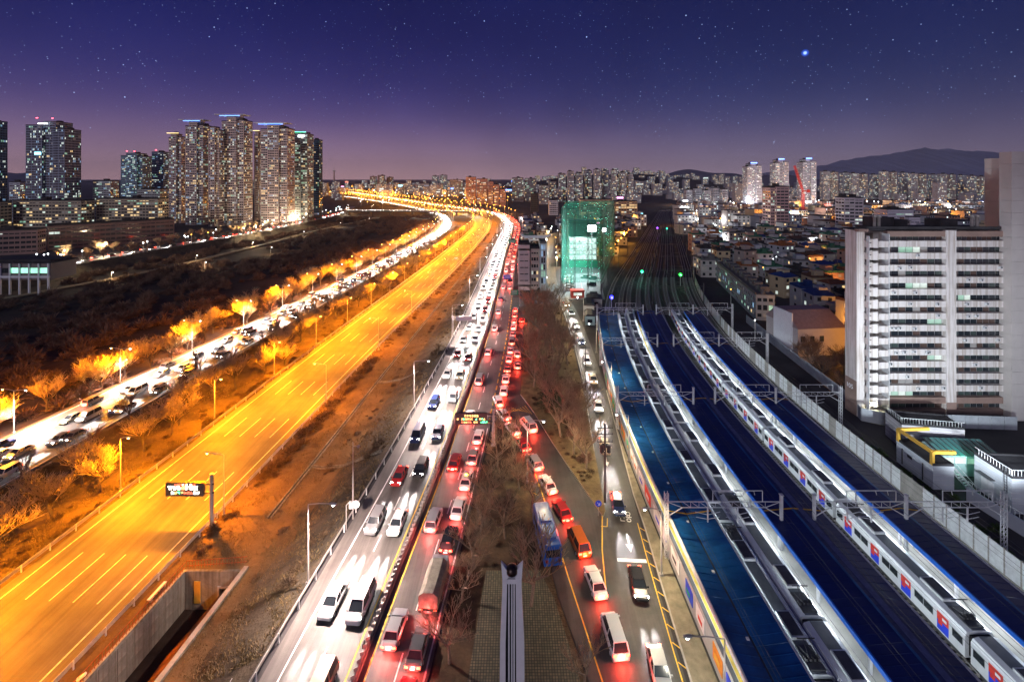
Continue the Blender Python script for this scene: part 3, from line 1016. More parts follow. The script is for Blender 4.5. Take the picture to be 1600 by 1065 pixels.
def small_gantry(label, x, y, z, arm, w, h, zs, m, cat='road sign', back=True):
    t = thing('road_sign', label, cat, (x, y, z))
    mb = MB(); mb.tube((0, 0, 0), (0, 0, zs + h), .16, .12, 8); mb.build('post', M['pole'], t)
    mb = MB(); mb.bar((0, 0, zs + h * .3), (arm, 0, zs + h * .3), .1); mb.bar((0, 0, zs + h * .75), (arm, 0, zs + h * .75), .1); mb.build('bracket', M['pole'], t)
    mb = MB(); mb.box(arm + (w / 2 if arm > 0 else -w / 2), -.08, zs, w, .1, h); pn = mb.build('sign_plate', m, t)
    mb = MB(); s = 1 if arm > 0 else -1
    for k in range(3):
        mb.box(arm + s * w / 2, -.145, zs + h * (.2 + .25 * k), w * .7, .02, h * .09)
    mb.build('sign_stripe', M['white'], pn)
    return t


small_gantry('white overhead direction sign on a post at the left of the headlight road', *P(708, 531, 0)[:2], 0, 1.0, 5.0, 1.4, 6.2, M['white'])
small_gantry('green direction sign at the junction before the white block', *P(812, 478, 0)[:2], 0, -.6, 3.2, 2.0, 4.6, M['green'])
small_gantry('blue direction sign over the far tail light lanes', *P(801, 452, 0)[:2], 0, -.8, 3.4, 1.7, 5.0, M['blue'])
small_gantry('small far green sign near the bend of the headlight road', *P(808, 392, 0)[:2], 0, -1.0, 5, 2.6, 5.5, M['green'])
# keep-left disc on the island tip
x, y, _ = P(935, 805, .1)
t = thing('traffic_sign', 'round blue arrow sign on a short post at the island tip', 'road sign', (x, y, .1))
mb = MB(); mb.tube((0, 0, 0), (0, 0, 1.9), .05, .05, 6); mb.build('post', M['pole'], t)
mb = MB(); mb.tube((0, -.07, 1.9), (0, -.03, 1.9), .48, .48, 18); pl = mb.build('sign_disc', M['blue'], t)
mb = MB(); mb.bar((-.2, -.085, 2.1), (.18, -.085, 1.72), .1, .02); mb.bar((.2, -.085, 1.7), (.2, -.085, 1.98), .09, .02); mb.bar((.2, -.085, 1.7), (-.06, -.085, 1.7), .09, .02); mb.build('arrow', M['white'], pl)
# camera mast with convex mirror by the parapet
x, y, _ = P(552, 818, -.2)
t = thing('camera_mast', 'thin tall mast with a control box by the headlight road parapet', 'mast', (x - .4, y + 1, -.6))
mb = MB(); mb.tube((0, 0, 0), (0, 0, 12.2), .11, .05, 8); mb.build('pole', M['pole'], t)
mb = MB(); mb.box(-.2, -.2, 2.2, .6, .4, 1.0); mb.build('control_box', M['galv'], t)
mb = MB(); mb.bar((0, 0, 11.5), (.9, 0, 11.6), .07); mb.box(.9, -.1, 11.45, .3, .5, .25); mb.build('camera_arm', M['pole'], t)
x, y, _ = P(541, 828, -.2)
t = thing('dish_post', 'short bent post holding a round white dish by the parapet', 'post', (x, y, -.6))
mb = MB(); mb.path([(0, 0, 0), (0, 0, 4.1), (.35, 0, 4.5), (1.3, 0, 4.5)], .07, 6); mb.build('bent_pole', M['pole'], t)
mb = MB(); mb.tube((1.5, -.25, 4.4), (1.5, -.1, 4.4), .55, .5, 16); mb.build('dish', M['white'], t)


# ------------------------------------------------------------------ underpass cutting
def underpass():
    zf = -11.5
    mb = MB()
    for a, b in zip(TR_L, TR_L[1:]):
        mb.quad((a[0], a[1], zf), (a[0], a[1], a[2] + .25), (b[0], b[1], b[2] + .25), (b[0], b[1], zf), 0)
        mb.quad((a[0] - .4, a[1], a[2] + .25), (b[0] - .4, b[1], b[2] + .25), (b[0], b[1], b[2] + .25), (a[0], a[1], a[2] + .25), 1)
        mb.quad((a[0] - .4, a[1], a[2] - .3), (b[0] - .4, b[1], b[2] - .3), (b[0] - .4, b[1], b[2] + .25), (a[0] - .4, a[1], a[2] + .25), 0)
    t = thing('retaining_wall', 'tall stained concrete retaining wall below the amber highway', 'wall', (0, 0, 0))
    mb.build('wall_face', [M['concrete_d'], M['concrete']], t)
    # formwork panels, proud of the face
    pm = MB(); pm.box(0, 0, 0, .06, 2.3, 1.65); pme = pm.mesh('formwork_panel', M['concrete_d'])
    for k in range(18):
        for j in range(3):
            Y = 24 + k * 2.42
            x = float(np.interp(Y, [p[1] for p in TR_L], [p[0] for p in TR_L]))
            link('formwork_panel', pme, t, (x + .03, Y, zf + .1 + j * 1.7), RAD(-4))
    # railing on top
    r = thing('railing', 'rust-red railing along the top of the tall retaining wall', 'railing', (0, 0, 0))
    mb = MB(); pm = MB()
    pts = [(p[0] - .2, p[1], p[2] + .25) for p in TR_L]
    e0, e1 = TR_L[-1], TR_R[-1]
    ptsb = [(e0[0] - .2, e0[1] + .2, e0[2] + .25), (e1[0] + .3, e1[1] + .2, e1[2] + .6)]
    for seq in (pts, ptsb):
        for a, b in zip(seq, seq[1:]):
            for z in (.35, 1.1):
                mb.bar((a[0], a[1], a[2] + z), (b[0], b[1], b[2] + z), .07)
            n = max(1, int(math.dist(a, b) / .45))
            for i in range(n):
                f = i / n
                pm.box(a[0] + (b[0] - a[0]) * f, a[1] + (b[1] - a[1]) * f, a[2] + (b[2] - a[2]) * f, .045, .045, 1.1)
    mb.build('handrail', M['rust'], r); o = pm.build('baluster', M['rust'], r); o['kind'] = 'stuff'
    # low wall on the right, thick coping
    t2 = thing('retaining_wall', 'low concrete wall with thick pale coping on the slope side of the cutting', 'wall', (0, 0, 0))
    mb = MB()
    for a, b in zip(TR_R, TR_R[1:]):
        mb.quad((b[0], b[1], zf), (b[0], b[1], b[2] + .5), (a[0], a[1], a[2] + .5), (a[0], a[1], zf), 0)
        mb.quad((a[0], a[1], a[2] + .5), (b[0], b[1], b[2] + .5), (b[0] + .7, b[1], b[2] + .5), (a[0] + .7, a[1], a[2] + .5), 1)
        mb.quad((a[0] + .7, a[1], a[2] - .5), (a[0] + .7, a[1], a[2] + .5), (b[0] + .7, b[1], b[2] + .5), (b[0] + .7, b[1], b[2] - .5), 0)
    mb.build('wall_face', [M['concrete_d'], M['concrete']], t2)
    t3 = thing('portal', 'concrete end wall with a dark square doorway at the head of the cutting', 'tunnel mouth', (0, 0, 0))
    mb = MB()
    xa, xb, Y = e0[0], e1[0], e0[1]
    d0, d1 = xa + (xb - xa) * .60, xa + (xb - xa) * .92
    for x0, x1, z0, z1 in ((xa, d0, zf, -5.9), (d1, xb, zf, -5.9), (d0, d1, zf + 3.0, -5.9)):
        mb.box((x0 + x1) / 2, Y - .2, z0, x1 - x0, .4, z1 - z0)
    mb.build('end_wall', M['concrete_d'], t3)
    mb = MB(); mb.box((d0 + d1) / 2, Y + 2.5, zf, d1 - d0 + .3, .2, 3.1); mb.build('passage_shade', M['black'], t3)  # black sheet stands for the shade inside the doorway
    mb = MB()
    mb.box(d0 - .15, Y - .45, zf, .3, .12, 3.2); mb.box(d1 + .15, Y - .45, zf, .3, .12, 3.2); mb.box((d0 + d1) / 2, Y - .45, zf + 3.2, d1 - d0 + .6, .12, .3)
    mb.build('door_surround', M['concrete'], t3)
    mb = MB(); mb.box(xa + (xb - xa) * .22, Y - .46, zf + 1, .9, .1, 3.2); mb.build('yellow_board', M['yellow'], t3)
    mb = MB()
    mb.quad((TR_L[0][0], TR_L[0][1], zf + .01), (TR_R[0][0], TR_R[0][1], zf + .01), (e1[0], e1[1] + 3, zf + .01), (e0[0], e0[1] + 3, zf + .01))
    structure('cutting_floor', mb, M['bed'])
    mb = MB(); prev = None
    rb = random.Random(12)
    for k in range(15):
        Yb = 20 + k * 3.4
        xl = float(np.interp(Yb, [p[1] for p in TR_L], [p[0] for p in TR_L])); xr = float(np.interp(Yb, [p[1] for p in TR_R], [p[0] for p in TR_R]))
        if Yb > 67.6: break
        cur = [(xl + (xr - xl) * f + rb.uniform(-.25, .25) * (f < .95), Yb, z + rb.uniform(-.25, .25)) for f, z in ((.34, zf - .1), (.55, -10.2), (.78, -8.3), (1.0, -6.7))]
        if prev:
            for a in range(3): mb.quad(prev[a], prev[a + 1], cur[a + 1], cur[a])
        prev = cur
    structure('earth_bank', mb, mat('rust_lit_earth', (.07, .032, .014), .95, scale=.6, col2=(.19, .085, .03), bump=.6, bscale=3))  # rust tone of the light put into the earth colour
    b = thing('bench', 'short pale concrete bench on the strip between highway and cutting', 'bench', (-49.6, 64.0, -6.15), RAD(-3))
    mb = MB(); mb.box(0, 0, .42, .5, 2.9, .12); mb.build('seat', M['white'], b)
    for s in (-1, 1):
        mb = MB(); mb.box(0, s * 1.1, 0, .4, .25, .42); mb.build('leg', M['concrete'], b)


underpass()
t = thing('cctv_post', 'low camera post near the rust-red railing at the bottom', 'post', (-47.9, 50.6, -6.15))
mb = MB(); mb.tube((0, 0, 0), (0, 0, 3.0), .08, .06, 6); mb.build('pole', M['pole'], t)
mb = MB(); mb.bar((-.2, 0, 2.7), (.5, .3, 3.1), .3, .22); mb.build('camera_body', M['white'], t)
t = thing('fence', 'white pipe railing at the bottom edge below the parapet', 'fence', (0, 0, 0))
mb = MB()
for z in (.6, 1.2): mb.bar((-33.2, 48.2, -3.2 + z), (-27.6, 48.2, -3.2 + z), .06)
mb.build('rail', M['white'], t)
for k in range(4):
    pm = MB(); pm.box(-33.2 + k * 1.85, 48.2, -4.3, .12, .12, 2.5 + (.6 if k == 1 else 0)); pm.build('post', M['white'], t)
mb = MB(); mb.box(-29.5, 48.6, -4.0, .9, .6, 2.6); mb.build('control_cabinet', M['galv'], t)


def drain(label, pts):
    mb = MB()
    for p, q in zip(pts, pts[1:]):
        d = Vector((q[0] - p[0], q[1] - p[1])).normalized(); n = Vector((-d.y, d.x))
        for s in (-.3, .3):
            mb.bar((p[0] + n.x * s, p[1] + n.y * s, p[2]), (q[0] + n.x * s, q[1] + n.y * s, q[2]), .16, .3)
        mb.bar((p[0], p[1], p[2] - .06), (q[0], q[1], q[2] - .06), .42, .1, 1)
    tag(mb.build('drain_channel', [M['concrete_d'], M['black']]), label, 'drain')


def gslope(f, Y, dz=.1):
    hr = HIGHWAY.x_at(Y, HH + .9); ml = MAIN.x_at(Y, -5.9)
    z = np.interp(f, [0, .1, .44, .62, .8, 1], [-6.15, -6.2, -5.9, -4.9, -2.5, -.16])
    return (hr + f * (ml - hr), Y, float(z) + dz)


drain('concrete drain channel running along the grass bank', [gslope(.34, Y) for Y in (78, 92, 108, 125, 145, 170, 200, 230, 270, 310)])
drain('cross drain running down the bank from the headlight road', [gslope(f, 88 + (1 - f) * 6) for f in (.95, .8, .62, .44, .36)])
drain('far cross drain running down the bank', [gslope(f, 128 + (1 - f) * 3) for f in (.8, .62, .44, .34)])


# ------------------------------------------------------------------ plants
def bare_tree_meshes(seed, h=9.0, spread=1.0, dense=1.0, lean=.0, rmin=.03):
    r = random.Random(seed)
    tr, cr = MB(), MB()
    def grow(p, d, l, rad, lev):
        segs = 3 if lev == 0 else 2
        q = p
        mb = tr if lev <= 1 else cr
        pts = [p]
        for i in range(segs):
            d = (d + Vector((r.uniform(-.16, .16), r.uniform(-.16, .16), .06 if lev else .0))).normalized()
            nq = q + d * (l / segs)
            r1 = rad * (1 - .22 * (i + 1) / segs * (1 if lev < 2 else 1.6))
            mb.tube(q, nq, rad * (1 - .22 * i / segs), max(r1, rmin), 6 if lev == 0 else (4 if lev == 1 else 3), cap=False)
            q = nq; pts.append(q)
        if lev == 4: return
        nb = {0: int(7 * dense), 1: int(6 * dense), 2: int(5 * dense), 3: 4}[lev]
        for k in range(nb):
            t = r.uniform(.35, 1.0) if k else 1.0
            if lev == 0: t = .45 + .55 * (k + 1) / nb
            i = min(segs - 1, int(t * segs)); f = t * segs - i
            b = pts[i].lerp(pts[i + 1], min(1, f))
            a = r.uniform(0, 2 * math.pi) if lev else 2 * math.pi * k / nb + r.uniform(-.4, .4)
            el = r.uniform(.35, .75) if lev else r.uniform(.5, .95)
            side = Vector((math.cos(a), math.sin(a), 0))
            nd = (d * math.cos(el) * (1 if lev else .9) + side * math.sin(el) * spread + Vector((0, 0, .16))).normalized()
            grow(b, nd, l * {0: r.uniform(.75, 1.05), 1: r.uniform(.55, .75), 2: r.uniform(.5, .75), 3: r.uniform(.5, .8)}[lev], rad * {0: .5, 1: .45, 2: .55, 3: .65}[lev], lev + 1)
    grow(Vector((0, 0, 0)), Vector((lean, 0, 1)).normalized(), h * .36, h * .024, 0)
    return tr, cr


TREES = []
for i in range(5):
    a, b = bare_tree_meshes(40 + i, 9.0, 1.0 + .1 * i)
    TREES.append((a.mesh('trunk', M['bark']), b.mesh('crown', M['twig']), b.mesh('crown_dark', M['twig_d'])))
FINE = []
for i in range(4):
    a, b = bare_tree_meshes(90 + i, 10.0, 1.15, .85, rmin=.026)
    FINE.append((a.mesh('trunk', M['bark_p']), b.mesh('crown', M['twig_f'])))
THIN = []
for i in range(3):
    a, b = bare_tree_meshes(70 + i, 11.0, .55, .85)
    THIN.append((a.mesh('trunk', M['bark']), b.mesh('crown', M['twig_d'])))


TREEN = {}


def tree(x, y, z, s, label, group, dark=False, thin=False, rr=rnd, fine=False):
    if group:
        n = TREEN.get(group, 0); TREEN[group] = n + 1
        if n < 16: label = label.replace('bare tree', f'{ORD[n]} bare tree from the bottom', 1).replace('dark thin ', 'dark thin ')
    t = thing('bare_tree', label, 'tree', (x, y, z), rr.uniform(0, 6.28), group)
    v = rr.choice(FINE if fine else THIN if thin else TREES)
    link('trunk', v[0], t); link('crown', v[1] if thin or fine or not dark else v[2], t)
    t.scale = (s * rr.uniform(.9, 1.1), s * rr.uniform(.9, 1.1), s)
    return t


def verge_z(Y, f):
    return -5.15 + (-6.5 + 5.15) * f / .5 if f < .5 else -6.5 + .35 * (f - .5) / .5


for i in range(64):                                            # golden trees on the verge between the two highways
    Y = 70 + i * 6.6 + rnd.uniform(-3, 3)
    rr_ = RIVER.x_at(Y, RH(RIVER.s_at(Y)) + 1); hl = HIGHWAY.x_at(Y, -HH - 1)
    f = rnd.uniform(.5, .92)
    tree(rr_ + f * (hl - rr_), Y, verge_z(Y, f) - .1, rnd.uniform(.85, 1.25), 'bare tree lit gold on the verge between the two highways', 'gold-lit trees between the highways')
for i in range(30):
    Y = 76 + i * 11 + rnd.uniform(-3, 3)
    rr_ = RIVER.x_at(Y, RH(RIVER.s_at(Y)) + 1); hl = HIGHWAY.x_at(Y, -HH - 1)
    f = rnd.uniform(.04, .2)
    tree(rr_ + f * (hl - rr_), Y, verge_z(Y, f) - .1, rnd.uniform(.5, .8), 'thin bare tree beside the right edge of the riverside road', 'thin trees beside the riverside road', thin=True)
for i in range(62):
    Y = 88 + i * 6.8 + rnd.uniform(-3, 3)
    a = RIVER.s_at(Y)
    x = RIVER.x_at(Y, -RH(a) - rnd.uniform(4, 12))
    tree(x, Y, -7.6, rnd.uniform(1.0, 1.4), 'bare tree lit gold at the foot of the riverside road bank', 'gold-lit trees left of the riverside road')
# island trees
spots = []
while len(spots) < 34:
    Y = rnd.uniform(80, 184)
    xl = float(np.interp(Y, [70, 88, 102, 110, 145, 184], [14, 8.5, 4.7, 2.2, 3.8, 4.8])); xr = float(np.interp(Y, [70, 95, 115, 143, 182], [14.5, 16, 17.4, 18.7, 19.4]))
    if xr - xl < 3: continue
    x = rnd.uniform(xl + 1.2, xr - 1)
    if all(math.dist((x, Y), q) > 3.2 for q in spots): spots.append((x, Y))
spots.sort(key=lambda q: q[1])
for x, y in spots:
    tree(x, y, .1, rnd.uniform(.85, 1.15), 'bare tree in the island grove', 'trees of the island grove', fine=True)
for x, y, s, lb in ((-1.8, 92, .8, 'bare tree nearest the tip of the monument island'), (-4.6, 67, .8, 'bare tree at the kerb beside the black car'), (3.0, 71, .8, 'bare tree behind the parked blue bus'), (2.3, 55.5, 1.0, 'big spreading bare tree just right of the white monument'), (-6.7, 49, .85, 'bare tree left of the monument by the queue lane'), (7.3, 46.3, .62, 'small bare tree at the bottom right of the monument island'),
                    (-5.0, 61, .9, 'bare tree left of the monument near the grey truck'), (-1.0, 66, .9, 'bare tree behind the monument globe'), (-3.5, 72, .95, 'bare tree beside the white taxis'),
                    (1.2, 76, .85, 'bare tree next to the parked blue bus'), (-2.6, 82, .85, 'bare tree near the dim message board post'), (.2, 88, .75, 'bare tree near the tip of the monument island'), (-6.2, 56, .7, 'slim bare tree at the kerb of the queue lane')):
    tree(x, y, .1, s * (1.05 if 'big' in lb else .88), lb, None, fine=True)
for i in range(44):
    Y = 262 + i * 10.5
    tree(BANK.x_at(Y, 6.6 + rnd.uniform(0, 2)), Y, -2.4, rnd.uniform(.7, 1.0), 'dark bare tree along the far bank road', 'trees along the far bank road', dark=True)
for i in range(26):
    Y = 300 + i * 11
    tree(BANK.x_at(Y, -10 - rnd.uniform(0, 6)), Y, -2.4, rnd.uniform(.8, 1.2), 'bare tree between the far bank road and the apartments', 'trees in front of the far apartments', dark=False)
for x, y, s in ((80, 118, 1.0), (84, 112, 1.1), (87, 120, .9), (82, 126, .8), (90, 114, .9), (85, 130, .8), (79, 109, .7)):
    tree(x, y, -.1, s, 'bare tree behind the white wall left of the apartment block', 'trees left of the apartment block', dark=True)


def conifer(seed, h=7.0, w=2.6):
    r = random.Random(seed)
    a, b = MB(), MB()
    a.tube((0, 0, 0), (0, 0, h * .9), .16, .04, 6)
    for i in range(900):
        t = r.random() ** .8
        z = h * (.08 + .92 * t); rad = w * (1 - t) * (.55 + .5 * r.random()) + .1
        an = r.uniform(0, 6.283); c, s = math.cos(an), math.sin(an)
        p = Vector((c * rad, s * rad, z)); l = r.uniform(.3, .65)
        d = Vector((c, s, r.uniform(-.55, .25))).normalized() * l
        n = Vector((-s, c, r.uniform(-.3, .3))) * r.uniform(.1, .2)
        b.add([tuple(p - n), tuple(p + n), tuple(p + d)], [(0, 1, 2)])
    return a.mesh('trunk', M['bark']), b.mesh('crown', M['needle'])


CON = [conifer(1), conifer(2, 6, 2.9)]
for k, (px, py, s, lb) in enumerate(((858, 636, 1.0, 'dark green conifer in the middle of the island grove'), (868, 634, .7, 'small dark conifer beside the larger one in the island grove'), (842, 468, .9, 'dark evergreen at the far end of the island before the white block'), (854, 470, .8, 'second dark evergreen at the far end of the island'))):
    x, y, _ = P(px, py, .1)
    t = thing('conifer', lb, 'tree', (x, y, .1), k); t.scale = (s * 1.1, s * 1.1, s * .8)
    link('trunk', CON[k % 2][0], t); link('crown', CON[k % 2][1], t)


def bush_verts(r, n, w, h):
    """fine upright blades in a dome: arrays of verts (3n, 3)"""
    an = r.uniform(0, 2 * np.pi, n); el = np.arcsin(r.uniform(.05, 1, n))
    d = np.stack([np.cos(an) * np.cos(el), np.sin(an) * np.cos(el), np.sin(el)], 1)
    a = d * (r.uniform(.1, .75, n)[:, None]); b = a + (d + r.normal(0, .3, (n, 3))) * r.uniform(.25, .5, n)[:, None]
    sc = np.array([w, w, h])
    side = np.cross(d, r.normal(0, 1, (n, 3))); side /= np.linalg.norm(side, axis=1)[:, None] + 1e-6
    a, b = a * sc, b * sc
    wv = side * (.045 * w)
    v = np.stack([a - wv, a + wv, b], 1).reshape(-1, 3)
    v[:, 2] = np.maximum(v[:, 2], -.2)
    return v


def tri_object(name, verts, m):
    me = bpy.data.meshes.new(name)
    nv = len(verts); nf = nv // 3
    me.vertices.add(nv); me.vertices.foreach_set('co', np.ascontiguousarray(verts, np.float32).ravel())
    me.loops.add(nv); me.loops.foreach_set('vertex_index', np.arange(nv, dtype=np.int32))
    me.polygons.add(nf); me.polygons.foreach_set('loop_start', np.arange(0, nv, 3, dtype=np.int32)); me.polygons.foreach_set('loop_total', np.full(nf, 3, np.int32))
    me.materials.append(m); me.update(); me.validate()
    return link(name, me)


nr = np.random.default_rng(5)
BV = [bush_verts(nr, 260, 1, 1) for _ in range(6)]


def bush_mass(name, pts, m, kind='stuff', label=None, cat=None):
    vs = []
    for x, y, z, w, h in pts:
        v = BV[int(nr.integers(6))].copy()
        a = nr.uniform(0, 6.28); c, s = math.cos(a), math.sin(a)
        v = v @ np.array([[c, s, 0], [-s, c, 0], [0, 0, 1]])
        vs.append(v * np.array([w, w, h]) + np.array([x, y, z]))
    return tag(tri_object(name, np.concatenate(vs), m), label, cat, None, kind)


pts = []
for i in range(2600):                                          # the dark scrub wood on the flood bed
    Y = 70 + 640 * nr.random() ** 1.15
    xl = BANK.x_at(min(Y, 820), 16); xr = RIVER.x_at(Y, -RH(RIVER.s_at(Y)) - 8)
    if xr - xl < 6: continue
    x = xl + (xr - xl) * nr.random()
    if x < -1.25 * Y - 25: continue
    if abs(x - float(np.interp(Y, [190, 240, 290, 350, 420, 500, 580, 660], [-262, -246, -232, -226, -222, -222, -215, -205]))) < 7 and Y > 190: continue
    if math.sin(x * .045 + 1.3) * math.sin(Y * .031) > .62: continue
    s = nr.uniform(1.6, 4.6)
    pts.append((x, Y, -8.4, s, s * nr.uniform(.8, 1.3)))
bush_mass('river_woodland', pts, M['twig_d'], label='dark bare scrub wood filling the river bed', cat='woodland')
pts = []
for i in range(520):
    Y = 68 + 420 * nr.random() ** 1.3; f = nr.random()
    if nr.random() < .5: f = nr.choice([.05, .95]) + nr.uniform(-.05, .05)
    rr_ = RIVER.x_at(Y, RH(RIVER.s_at(Y)) + 1); hl = HIGHWAY.x_at(Y, -HH - 1)
    f = min(max(f, .04), .95)
    s = nr.uniform(.4, 1.3)
    pts.append((rr_ + f * (hl - rr_), Y, verge_z(Y, f), s, s * .8))
for i in range(420):
    Y = 60 + 420 * nr.random() ** 1.4
    f = nr.choice([.05, .09, .55, .85, .9]) + nr.uniform(-.045, .045)
    if 25 < Y < 69 and f < .46: continue
    g = gslope(max(f, .03), Y, -.05)
    s = nr.uniform(.4, 1.25)
    pts.append((g[0], g[1], g[2], s, s * .75))
for i in range(150):
    Y = nr.uniform(78, 186)
    xl = float(np.interp(Y, [70, 88, 102, 110, 145, 184], [14, 8.5, 4.7, 2.2, 3.8, 4.8])); xr = float(np.interp(Y, [70, 95, 115, 143, 182], [14.5, 16, 17.4, 18.7, 19.4]))
    if xr - xl < 1.6: continue
    s = nr.uniform(.3, .9)
    pts.append((nr.uniform(xl + .6, xr - .6), Y, .1, s, s * .7))
for i in range(70):
    Y = nr.uniform(61, 98); xl = np.interp(Y, [47, 81, 96], [-8, -5, -3.6]); xr = np.interp(Y, [57, 68, 88, 98], [5, 3.8, 1.4, -1])
    s = nr.uniform(.3, .8); pts.append((nr.uniform(xl + .6, xr - .6), Y, .1, s, s * .7))
bush_mass('dry_scrub', pts, M['scrub'], label='low dry scrub on the verges and islands', cat='scrub')
for k in range(9):
    g = gslope(.07 + .02 * (k % 2), 92 + k * 6.5, -.1)
    o = tri_object('shrub', np.concatenate([BV[k % 6] * np.array([2.0, 2.4, 1.5]) + np.array([dx, dy, 0]) for dx, dy in ((0, 0), (.8, 1.6), (-.5, -1.4))]), M['scrub'])
    o.location = g; tag(o, f'dark dense shrub, {ORD[k]} from the bottom behind the right highway guard rail', 'shrub', 'shrubs behind the right guard rail')
for k, (x, y, s) in enumerate(((12.6, 92, 1.9), (14.0, 97.5, 2.2), (11.6, 99, 1.7), (13.4, 84, 1.5), (13.0, 103, 1.8))):
    o = tri_object('shrub', np.concatenate([BV[j % 6] * np.array([s, s, s * .95]) + np.array([.4 * j - .4, .3 * j, 0]) for j in range(3)]), M['twig_d'])
    o.location = (x, y, .1); tag(o, f'round brown shrub by the street side of the grove, {ORD[k]} from the bottom', 'shrub', 'shrubs at the south end of the island grove')


# ------------------------------------------------------------------ monument
def monument():
    t = thing('monument', 'tall white twin pylon monument with wing tips holding a dark globe', 'monument', (0, 44, .1))
    H = 15.0
    def pylon(xa0, xa1, xb0, xb1, tipx, name, m):
        mb = MB()                                             # base xa0..xa1, at the head xb0..xb1, outer wing tip tipx
        rings = []
        for z, x0, x1, dy in ((0, xa0, xa1, .55), (7.5, xa0 * .93, xa1 * .96 if xa1 > .3 else xa1, .5), (12.6, xb0, xb1, .42), (13.7, xb0, xb1, .4)):
            rings.append([(x0, -dy, z), (x1, -dy, z), (x1, dy, z), (x0, dy, z)])
        mb.loft(rings)
        s = -1 if tipx < 0 else 1
        o, i = (xb0, xb1) if s < 0 else (xb1, xb0)
        mb.add([(o, -.38, 13.7), (i, -.38, 13.7), (i * .3, -.38, 14.0), (tipx, -.12, H + .1), (o, .38, 13.7), (i, .38, 13.7), (i * .3, .38, 14.0), (tipx, .12, H + .1)],
               [(0, 1, 2, 3), (7, 6, 5, 4), (0, 3, 7, 4), (1, 5, 6, 2), (2, 6, 7, 3)])
        mb.build(name, m, t)
    pylon(-1.22, -.62, -.92, -.48, -1.05, 'pylon', M['white'])
    pylon(.42, 1.22, .36, .92, 1.05, 'pylon', M['white'])
    for x in (-.3, -.02, .2):
        mb = MB(); mb.box(x, .05, 0, .13, .5, 13.4); mb.build('fin', M['white'], t)
    mb = MB(); mb.box(0, .4, 0, 1.5, .12, 13.2); mb.build('dark_core', M['steel_d'], t)
    mb = MB(); mb.box(0, 0, 13.2, 1.6, .7, .45); mb.build('collar', M['white'], t)
    mb = MB(); mb.ball((0, -.05, 14.25), .58, 18, 12); g = mb.build('globe', mat('bronze_globe', (.05, .035, .03), .35, metal=.8, var=.5, scale=3), t, smooth=True)
    mb = MB()
    for k in range(12):
        a0, a1 = 6.283 * k / 12, 6.283 * (k + 1) / 12
        mb.bar((math.cos(a0) * .6, math.sin(a0) * .6 - .05, 14.25 + .2 * math.sin(a0)), (math.cos(a1) * .6, math.sin(a1) * .6 - .05, 14.25 + .2 * math.sin(a1)), .04)
    mb.build('globe_ring', M['galv'], g)
    mb = MB(); mb.box(0, 0, -.05, 4.2, 2.6, .5); mb.build('plinth', M['concrete'], t)


monument()


# ------------------------------------------------------------------ cars
PAINTS = {
    'white': mat('white_car_paint', (.72, .72, .71), .28, var=.03, coat=.5), 'silver': mat('silver_car_paint', (.42, .43, .44), .3, metal=.5, var=.04, coat=.5),
    'black': mat('black_car_paint', (.02, .02, .022), .25, var=.1, coat=.6), 'red': mat('red_car_paint', (.38, .02, .02), .28, var=.05, coat=.6),
    'grey': mat('grey_car_paint', (.14, .145, .15), .3, metal=.3, var=.05, coat=.5), 'orange': mat('orange_bus_paint', (.6, .13, .02), .35, var=.05, coat=.4),
    'navy': mat('navy_car_paint', (.02, .035, .11), .28, var=.05, coat=.6), 'beige': mat('beige_car_paint', (.42, .36, .27), .3, metal=.3, var=.05, coat=.5),
    'bluebus': mat('blue_bus_paint', (.02, .10, .42), .35, var=.05, coat=.4)}


